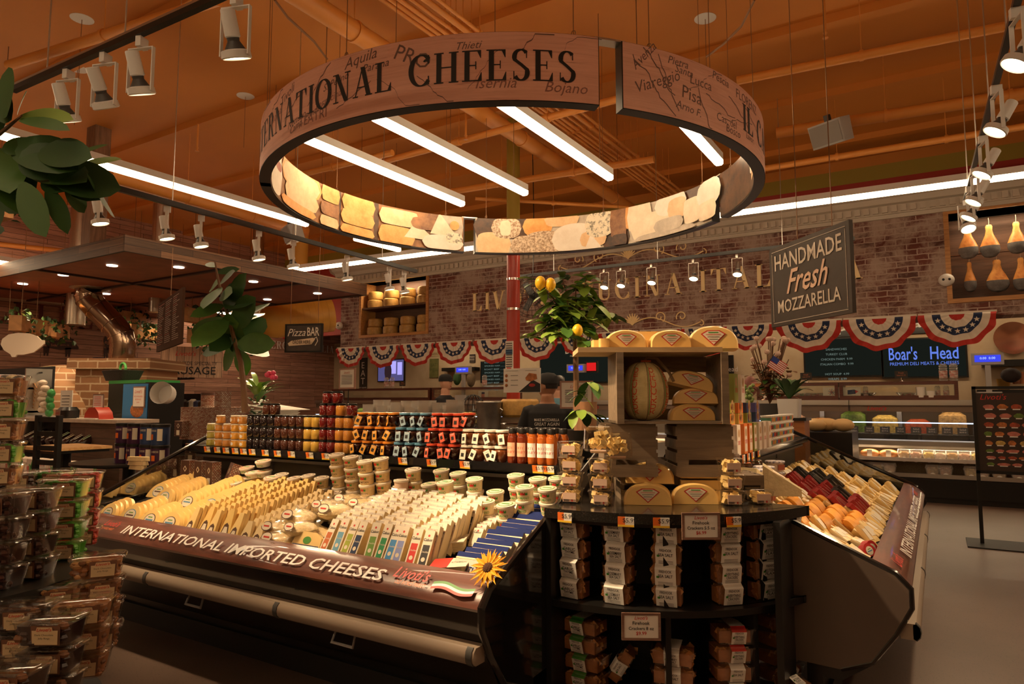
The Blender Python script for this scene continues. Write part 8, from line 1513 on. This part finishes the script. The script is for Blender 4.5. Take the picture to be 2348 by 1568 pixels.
def person(loc,rz,lab,H_=1.76,sk=skin,sh=shirt,cap=True,armpose=((.3,.55),(.3,.55)),hair=True,headturn=0,nod=0):
    """standing figure facing -y; armpose = (forward reach, out) per arm"""
    t_=thing('person',lab,'person',loc,rz); s=H_/1.76; zs=1.44*s
    b=MB(); 
    # legs, pelvis, torso, neck in one skin
    for sx in (-1,1): b.loft([ell(sx*.10,0,z,a,a*1.05,14,2) for z,a in ((.02,.045),(.1,.045),(.3,.06),(.48,.058),(.7,.08),(.86,.095))])
    b.loft([ell(0,0,z*s,a,d) for z,a,d in ((.78,.16,.11),(.92,.18,.125),(1.02,.165,.115),(1.15,.17,.12),(1.28,.19,.125),(1.38,.2,.115),(1.44,.16,.09),(1.48,.075,.065),(1.56,.062,.064))])
    for sx in (-1,1): b.loft([[(sx*.1-.045,.06,.0),(sx*.1+.045,.06,.0),(sx*.1+.05,-.18,.0),(sx*.1-.05,-.18,.0)],[(sx*.1-.04,.05,.09),(sx*.1+.04,.05,.09),(sx*.1+.035,-.15,.04),(sx*.1-.035,-.15,.04)]])
    hands=[]
    for sx,(fw,out) in zip((-1,1),armpose):
        S_=Vector((sx*.19*s,0,1.40*s)); E_=S_+Vector((sx*.09*out*1.8,-.1*fw,-.27*s)); W_=E_+Vector((-sx*.06,-.24*fw-.02,-.08-.14*(1-fw)))
        b.tube([S_+Vector((-sx*.03,0,.01)),S_,S_.lerp(E_,.5),E_,E_.lerp(W_,.45),W_],[.05,.056,.048,.042,.038,.026],12)
        d=(W_-E_).normalized(); b.ball(W_+d*.045,(.038,.04,.03),10,7)
        sd=Vector((1,0,0))*sx
        for f in range(4): o_=W_+d*.07+Vector((.018*(f-1.5),0,0)); L=(.062,.074,.07,.055)[f]; b.tube([o_,o_+d*L*.55,o_+d*L*.8+Vector((0,0,-L*.35))],[.0105,.0095,.008],7)
        b.tube([W_+d*.02-sd*.03,W_+d*.05-sd*.055,W_+d*.08-sd*.06],[.012,.011,.009],7)
    hc=Vector((0,-.01-.03*nod,1.655*s)); hd=MB()
    HT=Matrix.Translation(hc)@Euler((0,0,R(headturn))).to_matrix().to_4x4()@Matrix.Translation(-hc); b.M=HT; b.ball(hc,(.08,.1,.115),20,14); b.ball(hc+Vector((0,-.03,-.06)),(.055,.062,.055),14,10); b.ball(hc+Vector((0,-.098,-.015)),(.013,.018,.022),8,6)
    for sx in (-1,1): b.ball(hc+Vector((sx*.076,.005,-.01)),(.012,.022,.032),8,6)
    b.M=Matrix(); solid(b,'body',sk,t_)
    HB=lambda:(lambda q:(setattr(q,'M',HT),q)[1])(MB())
    for sx in (-1,1): HB().ball(hc+Vector((sx*.03,-.088,.012)),(.012,.007,.007),8,6).obj('eye',whitei,t_)
    HB().ball(hc+Vector((0,-.09,-.06)),(.024,.008,.007),8,6).obj('mouth',mat('lips',(.35,.1,.08),.5),t_)
    if hair: solid(MB().ball(hc+Vector((0,.012,.018)),(.083,.1,.108),20,14).ball(hc+Vector((0,.05,-.03)),(.07,.06,.06),14,10),'hair',hairm,t_,.008) if False else (lambda q:(q.sheet(lambda u,v:hc+Vector((.083*sin(PI*v*.62)*cos(2*PI*u),.012+.101*sin(PI*v*.62)*sin(2*PI*u)+0,.012+.112*cos(PI*v*(.62 if sin(2*PI*u)>-.2 else .38)))),36,10),q.obj('hair',hairm,t_)))(HB())
    # shirt with sleeves
    c=MB(); c.loft([ell(0,0,z*s,a,d) for z,a,d in ((.88,.195,.14),(1.0,.185,.132),(1.15,.188,.136),(1.28,.205,.14),(1.38,.212,.13),(1.44,.17,.102),(1.475,.09,.078))])
    for sx,(fw,out) in zip((-1,1),armpose):
        S_=Vector((sx*.19*s,0,1.40*s)); E_=S_+Vector((sx*.09*out*1.8,-.1*fw,-.27*s)); c.tube([S_+Vector((-sx*.05,0,.01)),S_,S_.lerp(E_,.45),S_.lerp(E_,.78)],[.062,.069,.068,.068],14)
    solid(c,'shirt',sh,t_,.01,4)
    p_=MB(); p_.loft([ell(0,0,z*s,a,d) for z,a,d in ((.76,.18,.13),(.9,.188,.136))]); 
    for sx in (-1,1): p_.loft([ell(sx*.1,0,z,a,a*1.05,14,2) for z,a in ((.06,.06),(.3,.075),(.5,.078),(.72,.092),(.86,.1))])
    solid(p_,'trousers',jean,t_,.012)
    if cap:
        cm=mat('cap_black',(.012,.012,.013),.8); q=HB(); q.loft([[(hc.x+(x),hc.y+y,hc.z+zz) for x,y in [(a*cos(2*PI*i/24),.008+a*1.2*sin(2*PI*i/24)) for i in range(24)]] for zz,a in ((.02,.093),(.06,.094),(.1,.084),(.128,.054),(.135,.01))]); q.obj('cap_crown',cm,t_); v=HB(); v.sheet(lambda u,w:(hc.x+.075*(2*u-1)*(1-.25*w),hc.y-.09-.085*w*(1-(2*u-1)**2*.55),hc.z+.035+.006*(1-(2*u-1)**2)-.01*w),10,4); v.sheet(lambda u,w:(hc.x+.075*(1-2*u)*(1-.25*w),hc.y-.09-.085*w*(1-(2*u-1)**2*.55),hc.z+.031+.006*(1-(2*u-1)**2)-.01*w),10,4); v.obj('cap_visor',cm,t_)
    return t_
mp_=at(1256,1100,d=6.9); ft=at(1256,860,d=6.9).z
m1=person((mp_.x,mp_.y,0),R(180+32-6),'worker seen from behind, black cap, black T-shirt printed MAKE MOZZARELLA GREAT AGAIN',H_=ft-.0,headturn=65)
q=MB(); f=lambda x,z:Vector((x,.155-.9*x*x,z)); hh=(ft)/1.76
q.text('MAKE MOZZARELLA',0,X,Z,.028,0,bold=.03,w=.25,map=lambda x,z:f(-x,1.30*hh+z)).text('GREAT AGAIN',0,X,Z,.034,0,bold=.03,w=.25,map=lambda x,z:f(-x,1.255*hh+z)).text('#livotisoldworldmarket',0,X,Z,.012,0,w=.18,map=lambda x,z:f(-x,1.23*hh+z)); q.obj('shirt_print',mat('shirt_print_white',(.65,.62,.58),.7),m1)
p=at(1020,1000,d=10.6); person((p.x,p.y,0),R(180-80),'worker in a dark cap, head turned right, half hidden behind the far scale',H_=at(1020,860,d=10.6).z,sk=skin2,hair=False)
p=at(1282,1000,d=9.3); person((p.x,p.y,0),R(200),'person in a pale blue T-shirt, mostly hidden behind the black-capped worker',H_=at(1275,862,d=9.3).z,sk=skin2,sh=shirtb,cap=False)
# ================================================================ round tiered display close at the left
NC=Vector((-3.78,1.28,0)); t_=thing('tiered_display','black round tiered display stand close at the left','display stand',NC)
for r_,z in ((.57,.72),(.7,.42),(.66,.12)): MB().lathe([(r_-.02,z-.045),(r_,z-.04),(r_,z)],48).obj('tier',black,t_)
MB().prism(circ(.2,24),0,1.35).obj('core',blackm,t_)
def ntub(seed,fc,w=.17,d=.13,h=.098,lab="Livoti's"):
    k=random.Random(seed); a=MB()
    for i in range(70):
        s=k.uniform(.012,.02); x=k.uniform(-w/2+.02,w/2-.02); y=-d/2+k.uniform(.012,.03) if k.random()<.8 else k.uniform(-d/2+.02,d/2-.02); a.ball((x,y,k.uniform(.014,h-.022)),(s,s*.8,s*.8),6,4,k.randrange(len(fc)))
    a.loft([(rr(w*.8,d*.75,.02),.004),(rr(w*.9,d*.85,.02),h-.025)],0)
    b=MB(); b.loft([(rr(w*.86,d*.84,.03),0),(rr(w,d,.03),h-.014)]); l=MB(); l.loft([(rr(w*1.05,d*1.06,.035),h-.014),(rr(w*1.07,d*1.08,.035),h-.008),(rr(w*1.05,d*1.06,.035),h-.004),(rr(w*.96,d*.96,.03),h)])
    q=MB(); q.add([(-.02,-d*.45-.003,h*.1),(.062,-d*.45-.003,h*.1),(.064,-d*.49-.003,h*.82),(-.02,-d*.49-.003,h*.82)],[(0,1,2,3)],0); q.add([(-.015,-d*.45-.006,h*.14),(.057,-d*.45-.006,h*.14),(.059,-d*.485-.006,h*.66),(.045,-d*.49-.006,h*.66),(.042,-d*.49-.006,h*.78),(.0,-d*.49-.006,h*.78),(-.003,-d*.49-.006,h*.66),(-.015,-d*.485-.006,h*.66)],[tuple(range(8))],1)
    q.text(lab,(.021,-d*.49-.0075,h*.64),X,Z,.011,2,shear=.3,bold=.02); 
    for j in range(2): q.text(('Dark Chocolate','Jelly Rings')[j],(.021,-d*.475-.0085,h*(.48-.12*j)),X,Z,.006,3)
    return ('candy_tub',None,[('contents',a.mesh(fc),[]),('clear_tub',b.mesh(shell),[]),('clear_lid',l.mesh(shell),[]),('label',q.mesh([mat('label_edge_brown',(.2,.09,.05),.5),mat('label_tan',(.7,.52,.3),.5),redink,ink]),[])])
chc=[mat('choc_%d'%i,c,.3) for i,c in enumerate(((.03,.012,.01),(.05,.02,.015)))]; grn=[mat('green_gummy',(.06,.3,.02),.3),mat('green_gummy2',(.12,.4,.04),.3)]; red_=[mat('red_gummy',(.45,.02,.015),.3),mat('red_gummy2',(.6,.06,.03),.3)]; nut=[mat('nut_%d'%i,c,.6) for i,c in enumerate(((.35,.14,.05),(.55,.3,.12),(.2,.08,.03)))]
NT={'dark chocolate rings':ntub(1,chc),'green jellies':ntub(2,grn),'red jellies':ntub(3,red_),'mixed nuts':ntub(4,nut),'chocolate nuts':ntub(5,chc+nut[2:])}
def nst(px,py,z,kind,n,rz,lab,top=0,dz=.1):
    p=at(px,py,z=z)
    for j in range(n): inst(NT[kind],(p.x,p.y,z+dz*j),'clear tub of %s, %s, %s'%(kind,lab,lvl(j,n)),'candy tub',rz=rz+U(-.04,.04),group=kind+', '+lab,s=(1.25,1.2,1))
nst(62,1322,.72,'dark chocolate rings',4,.55,'upper tier left'); nst(140,1280,.72,'green jellies',4,.75,'upper tier middle'); nst(178,1248,.72,'red jellies',4,1.0,'upper tier right'); nst(-10,1345,.72,'dark chocolate rings',4,.4,'upper tier, cut by the edge')
nst(30,1250,.72,'dark chocolate rings',4,.8,'upper tier behind'); nst(110,1240,.72,'green jellies',4,.9,'upper tier, second row')
nst(110,1600,.42,'chocolate nuts',3,.6,'middle tier left',dz=.1); nst(182,1545,.42,'mixed nuts',3,.85,'middle tier middle'); nst(215,1480,.42,'mixed nuts',4,1.0,'middle tier right'); nst(20,1660,.42,'chocolate nuts',2,.5,'middle tier, near the edge'); nst(120,1500,.42,'mixed nuts',3,.9,'middle tier, second row'); nst(40,1560,.42,'chocolate nuts',3,.7,'middle tier, back row')
for i,px in enumerate((225,285)): p=at(px,1600,z=.3); inst(NT['mixed nuts'],(at(px-10,1640,z=.12).x,at(px-10,1640,z=.12).y,.12),'clear tub on the lowest tier at the bottom edge, %s'%('left' if i==0 else 'right'),'candy tub',rz=.8)
nst(8,1060,.95,'red jellies',0,0,'')
# taller side stack at the very left edge
p=at(-5,1000,d=2.9)
for j in range(5): inst(NT['green jellies' if j%2 else 'mixed nuts'],(p.x-.02,p.y+.12,1.13+.1*j) if False else (at(0,1080,d=3.1).x,at(0,1080,d=3.1).y,1.122+.1*j),'clear tub at the extreme left edge in a tall pile, %s'%lvl(j,5),'candy tub',rz=.8,group='tall pile at the left edge')
# small clear pack stand between
